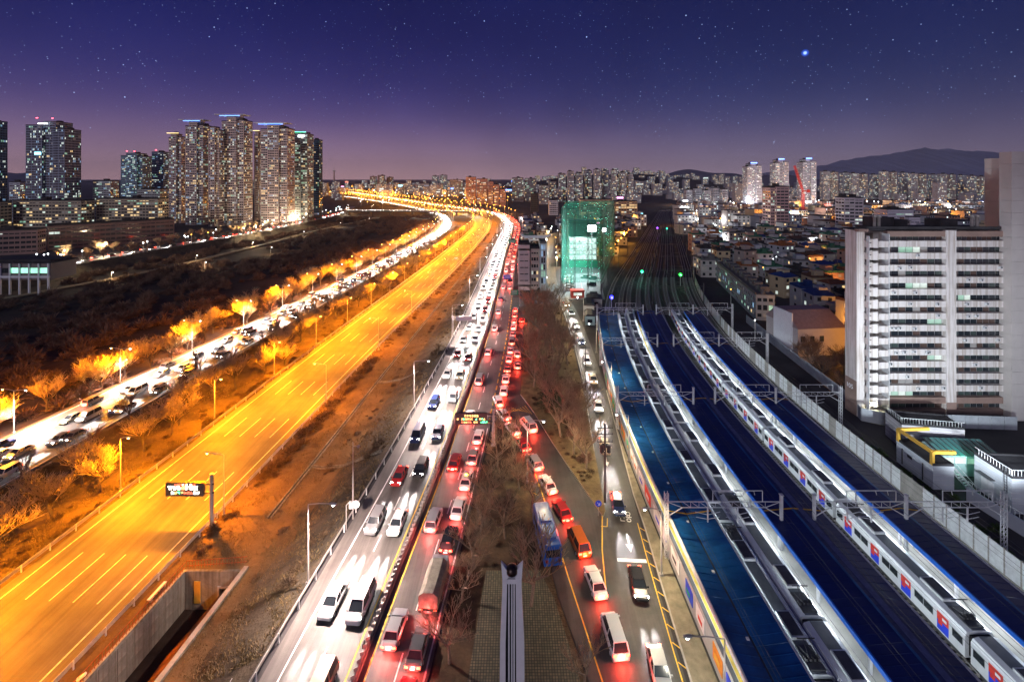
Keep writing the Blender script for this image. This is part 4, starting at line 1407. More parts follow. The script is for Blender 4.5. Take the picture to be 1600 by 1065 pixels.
def car_geo(kind, mode):
    """lists of (part name, MB, material key) with local +y forward"""
    parts = []
    if kind == 'sedan': L, W, belt, roof = 4.75, 1.84, .92, 1.45; fr = ((1.15, .10), (-1.75, .42)); hood = .82
    elif kind == 'suv': L, W, belt, roof = 4.6, 1.90, 1.05, 1.72; fr = ((1.05, .35), (-2.15, .25)); hood = .98
    else: L, W, belt, roof = 5.1, 1.95, 1.1, 2.0; fr = ((1.75, .5), (-2.45, .12)); hood = 1.0     # van
    h = L / 2
    def sec(y, w, z0, z1):
        return [(-w * .92, y, z0), (-w, y, z0 + .18), (-w, y, z1 - .16), (-w * .86, y, z1), (w * .86, y, z1), (w, y, z1 - .16), (w, y, z0 + .18), (w * .92, y, z0)]
    mb = MB(); w = W / 2
    mb.loft([sec(h, w * .78, .32, hood - .22), sec(h - .12, w * .92, .24, hood - .08), sec(h - .7, w, .2, hood + .02), sec(fr[0][0] + .1, w, .2, belt), sec(0, w, .2, belt + .02), sec(fr[1][0], w, .2, belt + .02),
             sec(-h + .3, w * .98, .22, belt + (.0 if kind == 'sedan' else .05)), sec(-h + .06, w * .92, .28, belt - .1), sec(-h, w * .85, .36, belt - .28)])
    parts.append(('body', mb, 'body'))
    mb = MB(); a, b = fr[0][0], fr[1][0]; ta, tb = a - (roof - belt) * (1.35 if kind == 'sedan' else .8), b + (roof - belt) * (.95 if kind == 'sedan' else .35)
    wb, wt = w * .9, w * .72
    base = [(-wb, a, belt), (wb, a, belt), (wb, b, belt), (-wb, b, belt)]
    top = [(-wt, ta, roof - .05), (wt, ta, roof - .05), (wt, tb, roof - .05), (-wt, tb, roof - .05)]
    mb.add(base + top, [(0, 1, 5, 4), (1, 2, 6, 5), (2, 3, 7, 6), (3, 0, 4, 7), (4, 5, 6, 7)])
    parts.append(('window_glass', mb, 'glass'))
    mb = MB(); mb.loft([[(-wt * .9, ta - .02, roof - .03), (wt * .9, ta - .02, roof - .03), (wt, ta - .1, roof - .06), (-wt, ta - .1, roof - .06)][::1],
                        [(-wt * .9, tb + .02, roof), (wt * .9, tb + .02, roof), (wt, tb, roof - .06), (-wt, tb, roof - .06)]])
    mb.box(0, (ta + tb) / 2, roof - .06, wt * 2.02, ta - tb + .06, .07)
    for s in (-1, 1):
        mb.bar((s * wb, a, belt), (s * wt, ta, roof - .03), .09); mb.bar((s * wb, b, belt), (s * wt, tb, roof - .03), .12)
        ym = (a + b) / 2; yt = (ta + tb) / 2
        mb.bar((s * (wb + .005), ym, belt), (s * (wt + .005), yt, roof - .03), .1)
    parts.append(('roof', mb, 'body'))
    for sx in (-1, 1):
        for y in (h - .9, -h + .95):
            mb = MB(); mb.tube((sx * (w - .22), y, .33), (sx * (w + .01), y, .33), .33, .33, 12); mb.tube((sx * (w + .01), y, .33), (sx * (w + .02), y, .33), .2, .2, 10, 1)
            parts.append(('wheel', mb, 'wheel'))
        mb = MB(); mb.loft([[(sx * w * .42, h - .03, hood - .30), (sx * w * .86, h - .1, hood - .30), (sx * w * .88, h - .16, hood - .13), (sx * w * .42, h - .1, hood - .12)],
                            [(sx * w * .42, h - .3, hood - .30), (sx * w * .9, h - .3, hood - .30), (sx * w * .92, h - .42, hood - .03), (sx * w * .42, h - .34, hood - .03)]])
        parts.append(('headlight', mb, 'head' if mode == 'front' else 'lens'))
        mb = MB(); mb.box(sx * w * .72, -h + .04, belt - .34, w * .42, .12, .24)
        parts.append(('tail_light', mb, 'tail' if mode != 'off' else 'dull'))
        mb = MB(); mb.box(sx * (w + .1), a - .15, belt - .02, .2, .12, .14); parts.append(('mirror', mb, 'body'))
    mb = MB(); mb.box(0, -h - .005, .5, .5, .03, .12); parts.append(('number_plate', mb, 'plate'))
    return parts


LENS = mat('clear_lens', (.5, .5, .5), .2, spec=.6)
DULL = mat('dull_red_lens', (.2, .01, .01), .3)
KEY = {'glass': M['glass'], 'head': E['head'], 'tail': E['tail'], 'plate': M['white'], 'lens': LENS, 'dull': DULL}
CARS, LOD = {}, {}


def car_mats(key, paint):
    if key == 'body': return [PAINTS[paint]]
    if key == 'wheel': return [M['black'], M['galv']]
    return [KEY[key]]


def car_parts(kind, paint, mode):
    k = (kind, paint, mode)
    if k not in CARS:
        CARS[k] = [(n, mb.mesh(n, car_mats(key, paint))) for n, mb, key in car_geo(kind, mode)]
    return CARS[k]


def car_lod(kind, paint, mode):
    k = (kind, paint, mode)
    if k not in LOD:
        allm = MB(); mats = []; idx = {}
        for n, mb, key in car_geo(kind, mode):
            for j, mm in enumerate(car_mats(key, paint)):
                if mm.name not in idx: idx[mm.name] = len(mats); mats.append(mm)
            ms = car_mats(key, paint)
            b = len(allm.v); allm.v += mb.v
            for f, mi in zip(mb.f, mb.m):
                allm.f.append(tuple(i + b for i in f)); allm.m.append(idx[ms[min(mi, len(ms) - 1)].name])
        LOD[k] = allm.mesh('car_body', mats)
    return LOD[k]


L_BEAM = lightdata('headlight_beam', 'SPOT', 24000, (1, .93, .88), 17, 1.0, .08)
L_BRAKE = lightdata('tail_light_glow', 'POINT', 620, (1, .10, .08), radius=.25)


def car(x, y, z, rz, kind, paint, mode, label, group=None, detail=True, beam=True, cat='car', name=None, glow=None):
    name = name or {'sedan': 'sedan_car', 'suv': 'sport_utility_car', 'van': 'van'}[kind]
    if detail:
        t = thing(name, label, 'van' if kind == 'van' else cat, (x, y, z), rz, group)
        for n, me in car_parts(kind, paint, mode): link(n, me, t)
    else:
        t = tag(link(name, car_lod(kind, paint, mode), None, (x, y, z), rz), label, 'van' if kind == 'van' else cat, group)
    if beam and mode == 'front':
        for sx in (-.62, .62): lamp_light(glow or L_BEAM, (sx, 2.5, .78), t, (RAD(90 - 7), 0, 0))
    if beam and mode == 'rear':
        lamp_light(glow or L_BRAKE, (0, -2.75, .75), t)
    return t


L_BRAKE3 = lightdata('brake_glow', 'POINT', 1000, (1, .05, .025), radius=.3)


def pick(r):
    return r.choice(['sedan'] * 4 + ['suv'] * 2 + ['van']), r.choice(['white'] * 6 + ['silver'] * 4 + ['black', 'grey', 'navy', 'beige', 'red'])


COLW = {'white': 'white', 'silver': 'silver', 'black': 'black', 'grey': 'grey', 'red': 'red', 'navy': 'navy', 'beige': 'beige'}
KW = {'sedan': 'sedan', 'suv': 'SUV', 'van': 'van'}
FAR = []                                                      # cars past the limit: one joined mass


def stream(road, z, off, Y0, Y1, gap, toward, where, group, seed, Yind, jit=.25):
    r = random.Random(seed)
    s, s1 = road.s_at(Y0), road.s_at(Y1)
    n = 0
    while s < s1:
        kind, paint = pick(r)
        x, y, tx, ty = road.at(s, off + r.uniform(-jit, jit))
        rz = -math.atan2(tx, ty) + (math.pi if toward else 0)
        mode = 'front' if toward else 'rear'
        if y <= Yind:
            car(x, y, z, rz, kind, paint, mode, (f'{COLW[paint]} {KW[kind]}, {ORD[n]} from the bottom, {where}' if n < 16 else f'{COLW[paint]} {KW[kind]} {where}'), group, detail=(y < 135), beam=True, glow=(L_BEAM3 if road is RIVER else L_BEAM4 if road is STREET else None) if toward else None)
        else:
            FAR.append((x, y, z, rz, mode, paint))
            if n % 2 == 0 and y < 800:
                l = lamp_light(L_BEAM2 if toward else L_BRAKE2, (x - math.sin(rz) * 3.2, y + math.cos(rz) * 3.2, z + 1.0) if toward else (x + math.sin(rz) * 3, y - math.cos(rz) * 3, z + 1), None, (RAD(78), 0, rz))
        n += 1
        s += r.uniform(.8, 1.3) * gap
    return n


L_BEAM3 = lightdata('riverside_headlight_beam', 'SPOT', 70000, (1, .95, .92), 19, 1.0, .08)
L_BEAM4 = lightdata('street_headlight_beam', 'SPOT', 9000, (1, .93, .92), 19, 1.0, .08)
L_BEAM2 = lightdata('distant_headlight_beam', 'SPOT', 30000, (1, .95, .90), 88, .75, .2)
L_BRAKE2 = lightdata('distant_tail_glow', 'POINT', 900, (1, .07, .03), radius=.3)
GA = 'cars driving towards the viewer on the main road'
stream(MAIN, 0, -1.0, 41, 660, 12.5, True, 'headlights lit, left lane of main road', GA, 1, 330)
stream(MAIN, 0, 2.45, 46, 660, 11.5, True, 'headlights lit, median lane of main road', GA, 2, 330)
GP = 'cars driving away along the median on the main road'
stream(MAIN, 0, 7.7, 53, 560, 17, False, 'red lights, fast lane beside the median', GP, 3, 300)
stream(MAIN, 0, 11.0, 215, 560, 14, False, 'red lights, far queue on the main road', 'far queue cars on the main road', 9, 300)
GR = 'cars driving towards the viewer on the riverside road'
for k, o in enumerate((-2.3, .9, 4.1, 7.0)):
    stream(RIVER, -5, o if k < 3 else 6.6 - .6, 78 + 3 * k, 700, 12, True, 'headlights lit, riverside road lane %d' % (k + 1), GR, 20 + k, 330) if k < 3 else stream(RIVER, -5, 6.2 - .3, 78, 200, 12, True, 'headlights lit, riverside road lane %d' % (k + 1), GR, 20 + k, 330)
stream(RIVER, -5, -5.6, 96, 262, 24, False, 'red lights, outer lane of riverside road', 'cars driving away on the riverside road', 30, 330)
GS = 'cars coming down the railway-side street'
stream(STREET, .012, -.2, 48, 190, 12.5, True, 'headlights lit, railway-side street', GS, 40, 330)
stream(HIGHWAY, -6, 3.8, 330, 640, 60, False, 'red lights, far along the amber highway', 'far cars on the amber highway', 44, 400)
stream(BANK, -2, 2.2, 262, 750, 15, True, 'on the far bank road', 'cars on the far bank road', 50, 0)
stream(BANK, -2, -2.2, 262, 750, 12, False, 'on the far bank road', 'cars on the far bank road', 51, 0)
for o in (-8, -4.5, -1, 2.5): stream(RIVER, -5, o, 720, 1600, 22, True, '', '', 60 + int(o), 0) if abs(o) < 6 else None
for o in (-3, 1.5): stream(MAIN, 0, o, 670, 1650, 18, True, '', '', 70 + int(o), 0)
for o in (7.5, 11): stream(MAIN, 0, o, 570, 1650, 18, False, '', '', 80 + int(o), 0)


def mainpos(Y, off):
    x, y, tx, ty = MAIN.at(MAIN.s_at(Y), off)
    return x, y, -math.atan2(tx, ty)


# the queue on the right, car by car
for Y, kind, paint, lb in ((45.6, 'sedan', 'red', 'red sedan at the bottom of the queue lane'), (51.2, 'sedan', 'grey', 'grey sedan braking just behind the grey truck'),
                           (66.2, 'suv', 'black', 'black car with glowing red lights in front of the grey truck'), (72.6, 'sedan', 'white', 'white sedan second ahead of the grey truck'),
                           (79.0, 'sedan', 'white', 'white taxi with a roof lamp in the queue lane'), (85.6, 'sedan', 'silver', 'silver sedan below the dim message board'), (92.0, 'sedan', 'white', 'white sedan behind the dim message board post')):
    x, y, rz = mainpos(Y, 10.95)
    c = car(x, y, 0, rz, kind, paint, 'rear', lb, None)
    if 'taxi' in lb:
        mb = MB(); mb.box(0, -.1, 1.46, .5, .22, .16); mb.build('roof_lamp', E['amber'], c)
# covered grey truck
x, y, rz = mainpos(58.6, 10.95)
t = thing('truck', 'grey canvas-covered truck standing in the queue lane', 'truck', (x, y, 0), rz)
tarp = mat('grey_tarpaulin', (.23, .22, .18), .8, var=.3, scale=1.4, bump=.3)
mb = MB()
rings = []
for yy in (-3.4, -1.7, 0, 1.7):
    sag = .12 if yy in (-1.7,) else 0
    rings.append([(-1.15, yy, 1.0), (-1.15, yy, 2.45), (-.6, yy, 2.85 - sag), (.6, yy, 2.85 - sag), (1.15, yy, 2.45), (1.15, yy, 1.0)])
mb.loft(rings); mb.build('canvas_cover', tarp, t)
mb = MB(); mb.box(0, -.2, .62, 2.2, 6.8, .3); mb.build('chassis', M['steel_d'], t)
mb = MB(); mb.loft([[(-1.05, 1.95, .55), (1.05, 1.95, .55), (1.05, 1.95, 2.35), (-1.05, 1.95, 2.35)], [(-1.05, 3.0, .55), (1.05, 3.0, .55), (1.0, 2.9, 2.3), (-1.0, 2.9, 2.3)], [(-1.0, 3.55, .55), (1.0, 3.55, .55), (.95, 3.4, 1.3), (-.95, 3.4, 1.3)]]); mb.build('cab', PAINTS['silver'], t)
for sx in (-1, 1):
    for yy in (2.6, -1.6, -2.6):
        mb = MB(); mb.tube((sx * .78, yy, .45), (sx * 1.1, yy, .45), .45, .45, 12); mb.build('wheel', M['black'], t)
    mb = MB(); mb.box(sx * .85, -3.5, .75, .4, .1, .2); mb.build('tail_light', E['tail'], t)
lamp_light(L_BRAKE, (0, -4.0, .8), t)
# side-road queue
rq = random.Random(8)
for i, Y in enumerate((111, 117.5, 124, 130.5, 137, 144, 151, 158, 165, 172, 179)):
    xl = float(np.interp(Y, [98, 110, 145, 184], [-4.5, -3.7, -1.6, -.2]))
    kind, paint = pick(rq)
    car(xl + 1.7, Y, .01, RAD(-3), kind, paint, 'rear', f'{COLW[paint]} {KW[kind]} with brake lights in the side road queue beside the grove', 'side road queue', detail=Y < 135, glow=L_BRAKE3)
for Y, dx, paint, lb in ((134, 3.9, 'white', 'white sedan in the second side road lane nearest the message board'), (126, 4.3, 'silver', 'silver sedan pulling in at the kerb of the grove'), (166, 4.4, 'red', 'red sedan at the kerb of the grove')):
    xl = float(np.interp(Y, [98, 110, 145, 184], [-4.5, -3.7, -1.6, -.2]))
    car(xl + dx, Y, .01, RAD(-2), 'sedan', paint, 'rear', lb, None, glow=L_BRAKE3)


def bus(x, y, z, rz, paint, label, L=9.0, lit='rear', name='bus', cat='bus', Wd=2.45, H=3.0):
    t = thing(name, label, cat, (x, y, z), rz)
    def sec(yy, k=1.0, zt=H): w = Wd / 2 * k; return [(-w, yy, .35), (-w, yy, zt - .25), (-w + .2, yy, zt), (w - .2, yy, zt), (w, yy, zt - .25), (w, yy, .35)]
    mb = MB(); mb.loft([sec(-L / 2, .97, H - .05), sec(-L / 2 + .15), sec(0), sec(L / 2 - .3), sec(L / 2, .95, H - .1)]); mb.build('body', PAINTS[paint], t)
    for s in (-1, 1):
        for k in range(int(L // 1.5)):
            mb = MB(); mb.box(s * (Wd / 2 + .012), -L / 2 + 1.0 + k * 1.45, H * .5, .03, 1.25, H * .28); mb.build('window', M['glass'], t)
        for yy in (L * .3, -L * .28):
            mb = MB(); mb.tube((s * (Wd / 2 - .3), yy, .45), (s * (Wd / 2 + .02), yy, .45), .45, .45, 12); mb.build('wheel', M['black'], t)
        mb = MB(); mb.box(s * Wd * .36, -L / 2 - .02, .8, .28, .08, .4); mb.build('tail_light', E['tail'] if lit == 'rear' else DULL, t)
        mb = MB(); mb.box(s * Wd * .36, L / 2 - .02, .8, .34, .08, .22); mb.build('headlight', E['head'] if lit == 'rear' else LENS, t)
    mb = MB(); mb.box(0, -L / 2 - .012, H * .5, Wd * .8, .05, H * .32); mb.build('rear_window', M['glass'], t)
    mb = MB(); mb.box(0, 1, H, 1.5, 2.0, .22); mb.box(0, -2.4, H, 1.3, 1.4, .2); mb.build('roof_unit', PAINTS[paint], t)
    if lit == 'rear': lamp_light(lightdata('bus_tail_glow', 'POINT', 500, (1, .12, .03), radius=.3), (0, -L / 2 - .6, 1.0), t)
    return t


bus(4.9, 65.2, .01, RAD(8), 'bluebus', 'dark blue bus parked at the kerb of the monument island', 8.5, 'off')
for (x, y, a), kind, paint, lb in (((11.5, 51.5, 5), 'van', 'white', 'white van at the foot of the slip road'), ((10.6, 58.4, 9), 'sedan', 'white', 'white sedan second from the foot of the slip road'), ((9.4, 64.8, 13), 'van', 'orange', 'orange van with red lights beside the parked blue bus'),
                                   ((7.7, 71.0, 17), 'sedan', 'red', 'red sedan just ahead of the orange van'), ((5.9, 77.0, 19), 'sedan', 'white', 'white sedan midway up the slip road'), ((4.0, 82.8, 20), 'suv', 'silver', 'silver SUV midway up the slip road'),
                                   ((2.0, 88.6, 21), 'sedan', 'red', 'red sedan near the top of the slip road'), ((.1, 94.0, 22), 'sedan', 'white', 'white sedan third from the top of the slip road'), ((-1.9, 99.6, 24), 'sedan', 'white', 'white sedan merging from the slip road'), ((3.4, 95.2, 22), 'van', 'white', 'white van on the right of the slip road top'),
                                   ((-3.2, 105.5, 12), 'suv', 'white', 'white SUV where the slip road meets the queue')):
    car(x, y, .01, RAD(a), kind, paint, 'rear', lb, None, glow=L_BRAKE3)


def far_cars():
    if not FAR: return
    mb = MB()
    pm = [PAINTS['white'], PAINTS['silver'], PAINTS['black'], PAINTS['grey'], M['glass'], emit('distant_headlight', (1, .93, .85), 14), E['tail'], PAINTS['red']]
    ix = {'white': 0, 'silver': 1, 'black': 2, 'grey': 3, 'red': 7, 'navy': 2, 'beige': 1}
    for x, y, z, rz, mode, paint in FAR:
        c, s = math.cos(rz), math.sin(rz)
        tr = lambda u, v: (x + u * c - v * s, y + u * s + v * c)
        mb.box(x, y, z + .25, 1.8, 4.5, .7, rz, ix[paint])
        cx, cy = tr(0, -.3); mb.box(cx, cy, z + .95, 1.5, 2.2, .5, rz, 4)
        k = 1.0 if y < 500 else 1.6
        for sx in (-.6, .6):
            a = tr(sx, 2.27); mb.box(a[0], a[1], z + .5, .42 * k, .12, .26 * k, rz, 5 if mode == 'front' else 4)
            a = tr(sx, -2.27); mb.box(a[0], a[1], z + .6, .42 * k, .12, .26 * k, rz, 6)
    tag(mb.build('distant_traffic', pm), 'mass of distant cars strung along the far roads', 'cars', None, 'stuff')


far_cars()


# ------------------------------------------------------------------ railway
def wob(u0, u1, Y0, Y1, z0, z1, mb, mi=0, step=4.0, under=True):
    """a slab between lateral u0..u1 that follows the curve of the tracks"""
    n = max(1, int((Y1 - Y0) / step)); rings = []
    for i in range(n + 1):
        Y = Y0 + (Y1 - Y0) * i / n
        a = rail(u0, Y); b = rail(u1, Y)
        rings.append([(a[0], Y, z0), (b[0], Y, z0), (b[0], Y, z1), (a[0], Y, z1)])
    mb.loft(rings, mi)


def build_railway():
    mb = MB()
    n = 60
    prev = None
    for Y in [20, 40, 55, 70, 85, 100, 115, 130, 145, 160, 175, 190, 205, 220, 235, 250, 275, 300, 330, 360, 400, 450, 500, 560, 640, 720, 800]:
        k = 1.0 if Y < 260 else max(.55, 1 - (Y - 260) / 900)
        a = rail(21.6, Y, -.1); b = rail(21.6 + (65.5 - 21.6) * k, Y, -.1)
        if prev: mb.quad(prev[0], prev[1], b, a)
        prev = (a, b)
    structure('track_bed', mb, M['ballast'])
    G = 'tracks of the railway yard'
    us = [24.6, 29.85, 33.0, 37.2, 41.2, 45.5, 49.65, 53.6, 59.8, 62.9]
    for j, u in enumerate(us):
        Y0 = 150 if u in (24.6, 37.2, 41.2, 53.6) else 36
        t = thing('railway_track', f'steel railway track through the dark yard, {ORD[j] if j else "first"} from the left', 'railway track', (0, 0, 0), 0, G)
        k = lambda Y: 1.0 if Y < 260 else max(.55, 1 - (Y - 260) / 900)
        for s in (-.72, .72):
            m2 = MB(); rings = []
            Y = Y0
            while Y < 760:
                a = rail(21.6 + (u - 21.6) * k(Y) + s, Y)
                w = .07 if Y < 110 else .1
                rings.append([(a[0] - w, Y, 0), (a[0] + w, Y, 0), (a[0] + w, Y, .17), (a[0] - w, Y, .17)])
                Y += 5 if Y < 260 else 20
            m2.loft(rings); m2.build('rail', M['rail'], t)
        m3 = MB(); Y = Y0
        while Y < 240:
            a = rail(u, Y); m3.box(a[0], Y, -.09, 2.4, .26, .12, -rail_dir(Y)); Y += .7 if Y < 120 else 1.4
        o = m3.build('sleeper', M['sleeper'], t); o['kind'] = 'stuff'
        m4 = MB(); pts = [rail(u, Y, 5.6) for Y in range(36, 420, 8)]
        pts2 = [rail(u, Y, 6.5 - .35 * math.sin((Y - 36) / 32 * math.pi) ** 2) for Y in range(36, 420, 8)]
        m4.path(pts, .022, 3); m4.path(pts2, .022, 3)
        o = tag(m4.build('overhead_wire', M['steel_d']), f'thin contact wire pair strung along the yard, {ORD[j] if j else "first"} from the left', 'wire', 'overhead contact wires')
    # platforms and canopies
    tubes = lightdata('platform_tube_light', 'AREA', 450, (.86, .95, 1)); tubes.shape = 'RECTANGLE'; tubes.size = .4; tubes.size_y = 7
    def canopy(label, u0, u1, Ya, Yb, mat_, valley, edge_l, edge_r, plat_u, z=5.0, ridge=None):
        t = thing('platform_canopy', label, 'platform roof', (0, 0, 0))
        n = int((Yb - Ya) / 5)
        um = valley if valley else (u0 + u1) / 2
        zm = z - .45 if valley else z + .35
        # each roof sheet panel is a piece of its own
        for i in range(n):
            Y0 = Ya + (Yb - Ya) * i / n; Y1 = Ya + (Yb - Ya) * (i + 1) / n - .06
            for (ua, za, ub, zb) in ((u0, z, um - .12, zm), (um + .12, zm, u1, z)):
                m2 = MB()
                p = [rail(ua, Y0, za), rail(ub, Y0, zb), rail(ub, Y1, zb), rail(ua, Y1, za)]
                m2.add([(q[0], q[1], q[2] + .08) for q in p] + [(q[0], q[1], q[2]) for q in p], [(0, 1, 2, 3), (7, 6, 5, 4), (0, 4, 5, 1), (1, 5, 6, 2), (2, 6, 7, 3), (3, 7, 4, 0)])
                q0 = 1
                nrib = 5
                for k in range(1, nrib):
                    f = k / nrib; YY = Y0 + (Y1 - Y0) * f
                    a = rail(ua, YY, za + .1); b = rail(ub, YY, zb + .1)
                    m2.bar(a, b, .09, .05)
                m2.build('roof_sheet', mat_, t)
        m2 = MB(); wob(um - .14, um + .14, Ya, Yb, zm - .12, zm + (.04 if valley else .16), m2); m2.build('gutter' if valley else 'ridge_cap', M['steel_d'] if valley else M['roof_blue'], t)
        if ridge:
            m2 = MB(); wob(ridge - .35, ridge + .35, Ya, Yb, z + .38, z + .46, m2); m2.build('roof_walkway', M['walk'], t)
        for u, on in ((u0, edge_l), (u1, edge_r)):
            m2 = MB(); s = -1 if u == u0 else 1
            wob(u - .1 + s * .12, u + .1 + s * .12, Ya, Yb, z - .35, z + .18, m2); m2.build('fascia', M['edge_blue'] if on else M['galv'], t)
        # cross gutters, faint pale lines over the sheets
        m2 = MB()
        for Y in (64.5, 96.8, 129, 158):
            if Ya < Y < Yb:
                m2.bar(rail(u0, Y, z + .16), rail(um, Y, zm + .16), .16, .06); m2.bar(rail(um, Y, zm + .16), rail(u1, Y, z + .16), .16, .06)
        m2.build('joint_cover', M['yellow'], t)
        post = MB(); post.box(0, 0, 0, .28, .28, z - 1.3); pme = post.mesh('canopy_post', M['white'])
        tb = MB(); tb.box(0, 0, 0, .22, 3.0, .1); tme = tb.mesh('tube_lamp', E['tube'])
        Y = Ya + 3
        while Y < Yb - 2:
            for u in (plat_u[0] + 2.0, plat_u[1] - 2.0):
                p = rail(u, Y, 1.1); link('canopy_post', pme, t, p)
            for u in (plat_u[0] + .9, plat_u[1] - .9):
                p = rail(u, Y + 3, z - .62); link('tube_lamp', tme, t, p, -rail_dir(Y))
            Y += 8
        Y = Ya + 6
        while Y < Yb:
            for u, tl in ((plat_u[0] + 1.1, -1), (plat_u[1] - 1.1, 1)):
                o = lamp_light(tubes, rail(u, Y, z - .68), t); o.rotation_euler = Matrix.Rotation(-rail_dir(Y), 3, 'Z').to_4x4().to_3x3() @ Matrix.Rotation(RAD(-34) * tl, 3, 'Y') if False else (Matrix.Rotation(-rail_dir(Y), 3, 'Z') @ Matrix.Rotation(RAD(-34) * tl, 3, 'Y')).to_euler()
            Y += 11
        p = thing('platform', 'raised station platform under ' + label.split(' over ')[0], 'platform', (0, 0, 0))
        m2 = MB(); wob(plat_u[0], plat_u[1], Ya - 6, Yb + 3, 0, 1.1, m2); m2.build('platform_slab', M['plat'], p)
        m2 = MB(); wob(plat_u[0] + .8, plat_u[0] + 1.15, Ya - 6, Yb + 3, 1.1, 1.112, m2); wob(plat_u[1] - 1.15, plat_u[1] - .8, Ya - 6, Yb + 3, 1.1, 1.112, m2); m2.build('tactile_strip', M['tactile'], p)
        return t
    canopy('the blue valley canopy over the left platform', 22.0, 28.0, 36, 160, M['roof_blue'], 24.6, False, False, (22.2, 28.1))
    canopy('the wide navy canopy with blue edge over the middle platform', 35.5, 43.5, 36, 161, M['roof_navy'], None, True, False, (34.8, 43.7), ridge=40.6)
    canopy('the navy canopy with bright blue edge over the right platform', 51.9, 57.6, 36, 161, M['roof_navy'], None, True, False, (51.4, 57.4))
    # station wall with advert boards along the pavement
    t = thing('station_wall', 'white station wall with poster boards along the pavement', 'wall', (0, 0, 0))
    m2 = MB(); wob(21.5, 21.75, 30, 158, 0, 3.4, m2); m2.build('wall_panel', wallmat((.36, .38, .39)), t)
    m2 = MB(); wob(21.42, 21.85, 30, 158, 3.4, 3.52, m2); m2.build('coping', M['steel_d'], t)
    r = random.Random(4); Y = 33
    cols = [M['green'], M['yellow'], M['red'], M['white'], M['blue'], M['orange_p'], M['steel_d'], M['galv']]
    while Y < 150:
        w = r.uniform(1.6, 3.6); m2 = MB(); p = rail(21.44, Y + w / 2)
        m2.box(0, 0, 0, .06, w, 1.7); m2.box(-.035, r.uniform(-.3, .3), .4, .03, w * .5, .5, 0, 1); m2.build('poster_board', [r.choice(cols), r.choice(cols)], t, (p[0], p[1], 1.0), -rail_dir(Y))
        Y += w + r.uniform(.5, 2.5)
    # catenary portals
    def portal(label, ua, ub, Y, lattice_l, lattice_r, group=None, wire=True):
        GM = M['galv'] if Y < 170 else M['steel_d']
        t = thing('catenary_portal', label, 'catenary gantry', (0, 0, 0), 0, group)
        za, zb = 6.9, 7.7
        for u, lat in ((ua, lattice_l), (ub, lattice_r)):
            p = rail(u, Y); m2 = MB()
            if lat is None: continue
            if lat:
                for dx in (-.22, .22):
                    for dy in (-.22, .22): m2.bar((p[0] + dx, p[1] + dy, 0), (p[0] + dx, p[1] + dy, 9.0), .08)
                for k in range(13):
                    z = k * .68
                    for dy in (-.22, .22): m2.bar((p[0] - .22, p[1] + dy, z), (p[0] + .22, p[1] + dy, z + .68), .05); m2.bar((p[0] + .22, p[1] + dy, z), (p[0] - .22, p[1] + dy, z + .68), .05)
            else:
                m2.box(p[0], p[1], 0, .34, .34, 8.6); m2.box(p[0], p[1], 8.6, .5, .5, .08)
            m2.build('mast', GM, t)
        a, b = rail(ua, Y), rail(ub, Y)
        m2 = MB()
        m2.bar((a[0], Y, zb), (b[0], Y, zb), .09, .09); m2.bar((a[0] + 2.2, Y, za), (b[0] - 2.2, Y, za), .09, .09)
        m2.bar((a[0], Y, 5.6), (a[0] + 2.2, Y, za), .1); m2.bar((b[0], Y, 5.6), (b[0] - 2.2, Y, za), .1)
        m2.build('chord', GM, t)
        m2 = MB(); n = max(4, int((b[0] - a[0] - 4.4) / 1.1))
        for i in range(n):
            x0 = a[0] + 2.2 + (b[0] - a[0] - 4.4) * i / n; x1 = a[0] + 2.2 + (b[0] - a[0] - 4.4) * (i + 1) / n
            m2.bar((x0, Y, zb), (x1, Y, za), .05); m2.bar((x1, Y, za), (x1, Y, zb), .045)
        m2.bar((a[0], Y, zb), (a[0] + 2.2, Y, za), .07); m2.bar((b[0], Y, zb), (b[0] - 2.2, Y, za), .07)
        m2.build('brace', GM, t)
        m2 = MB(); xc = a[0] + (b[0] - a[0]) * .62; w2 = 3.4
        m2.bar((xc - w2, Y, zb), (xc - w2, Y, 9.2), .09); m2.bar((xc + w2, Y, zb), (xc + w2, Y, 9.2), .09); m2.bar((xc - w2, Y, 9.2), (xc + w2, Y, 9.2), .09)
        for dx in (-2.2, 0.6, 2.2): m2.bar((xc + dx, Y, 9.2), (xc + dx + .15, Y, 8.6), .06)
        m2.build('feeder_frame', GM, t)
        for f in (.36, .62):
            m2 = MB(); x = a[0] + (b[0] - a[0]) * f
            m2.box(x, Y, 4.9, .16, .16, 2.0); m2.bar((x, Y, 5.9), (x - 1.7, Y, 6.3), .06); m2.bar((x, Y, 5.3), (x - 1.6, Y, 5.6), .06); m2.bar((x, Y, 5.9), (x + 1.7, Y, 6.3), .06); m2.bar((x, Y, 5.3), (x + 1.6, Y, 5.6), .06)
            m2.build('drop_arm', GM, t)
    names = {62.7: 'nearest', 94.8: 'second', 127: 'third', 156.5: 'fourth'}
    for Y, nm in names.items():
        portal(f'{nm} catenary gantry from the camera over the left platform and two trains', 21.15, 36.9, Y, True, False)
        portal(f'{nm} catenary gantry from the camera over the parked metro train', 41.4, 54.0, Y, False, False)
        portal(f'{nm} catenary gantry from the camera over the tracks by the long grey barrier', 54.25, 67.4, Y, None, True)
    for Y in (188, 222, 262, 308, 360, 420):
        for ua, ub in ((22, 41), (43, 64)):
            k = 1.0 if Y < 260 else max(.55, 1 - (Y - 260) / 900)
            portal(f'{ORD[(188, 222, 262, 308, 360, 420).index(Y)]} gantry up the open yard, {"left" if ua < 30 else "right"} half of the tracks', 21.6 + (ua - 21.6) * k, 21.6 + (ub - 21.6) * k, Y, False, False, 'distant catenary gantries')
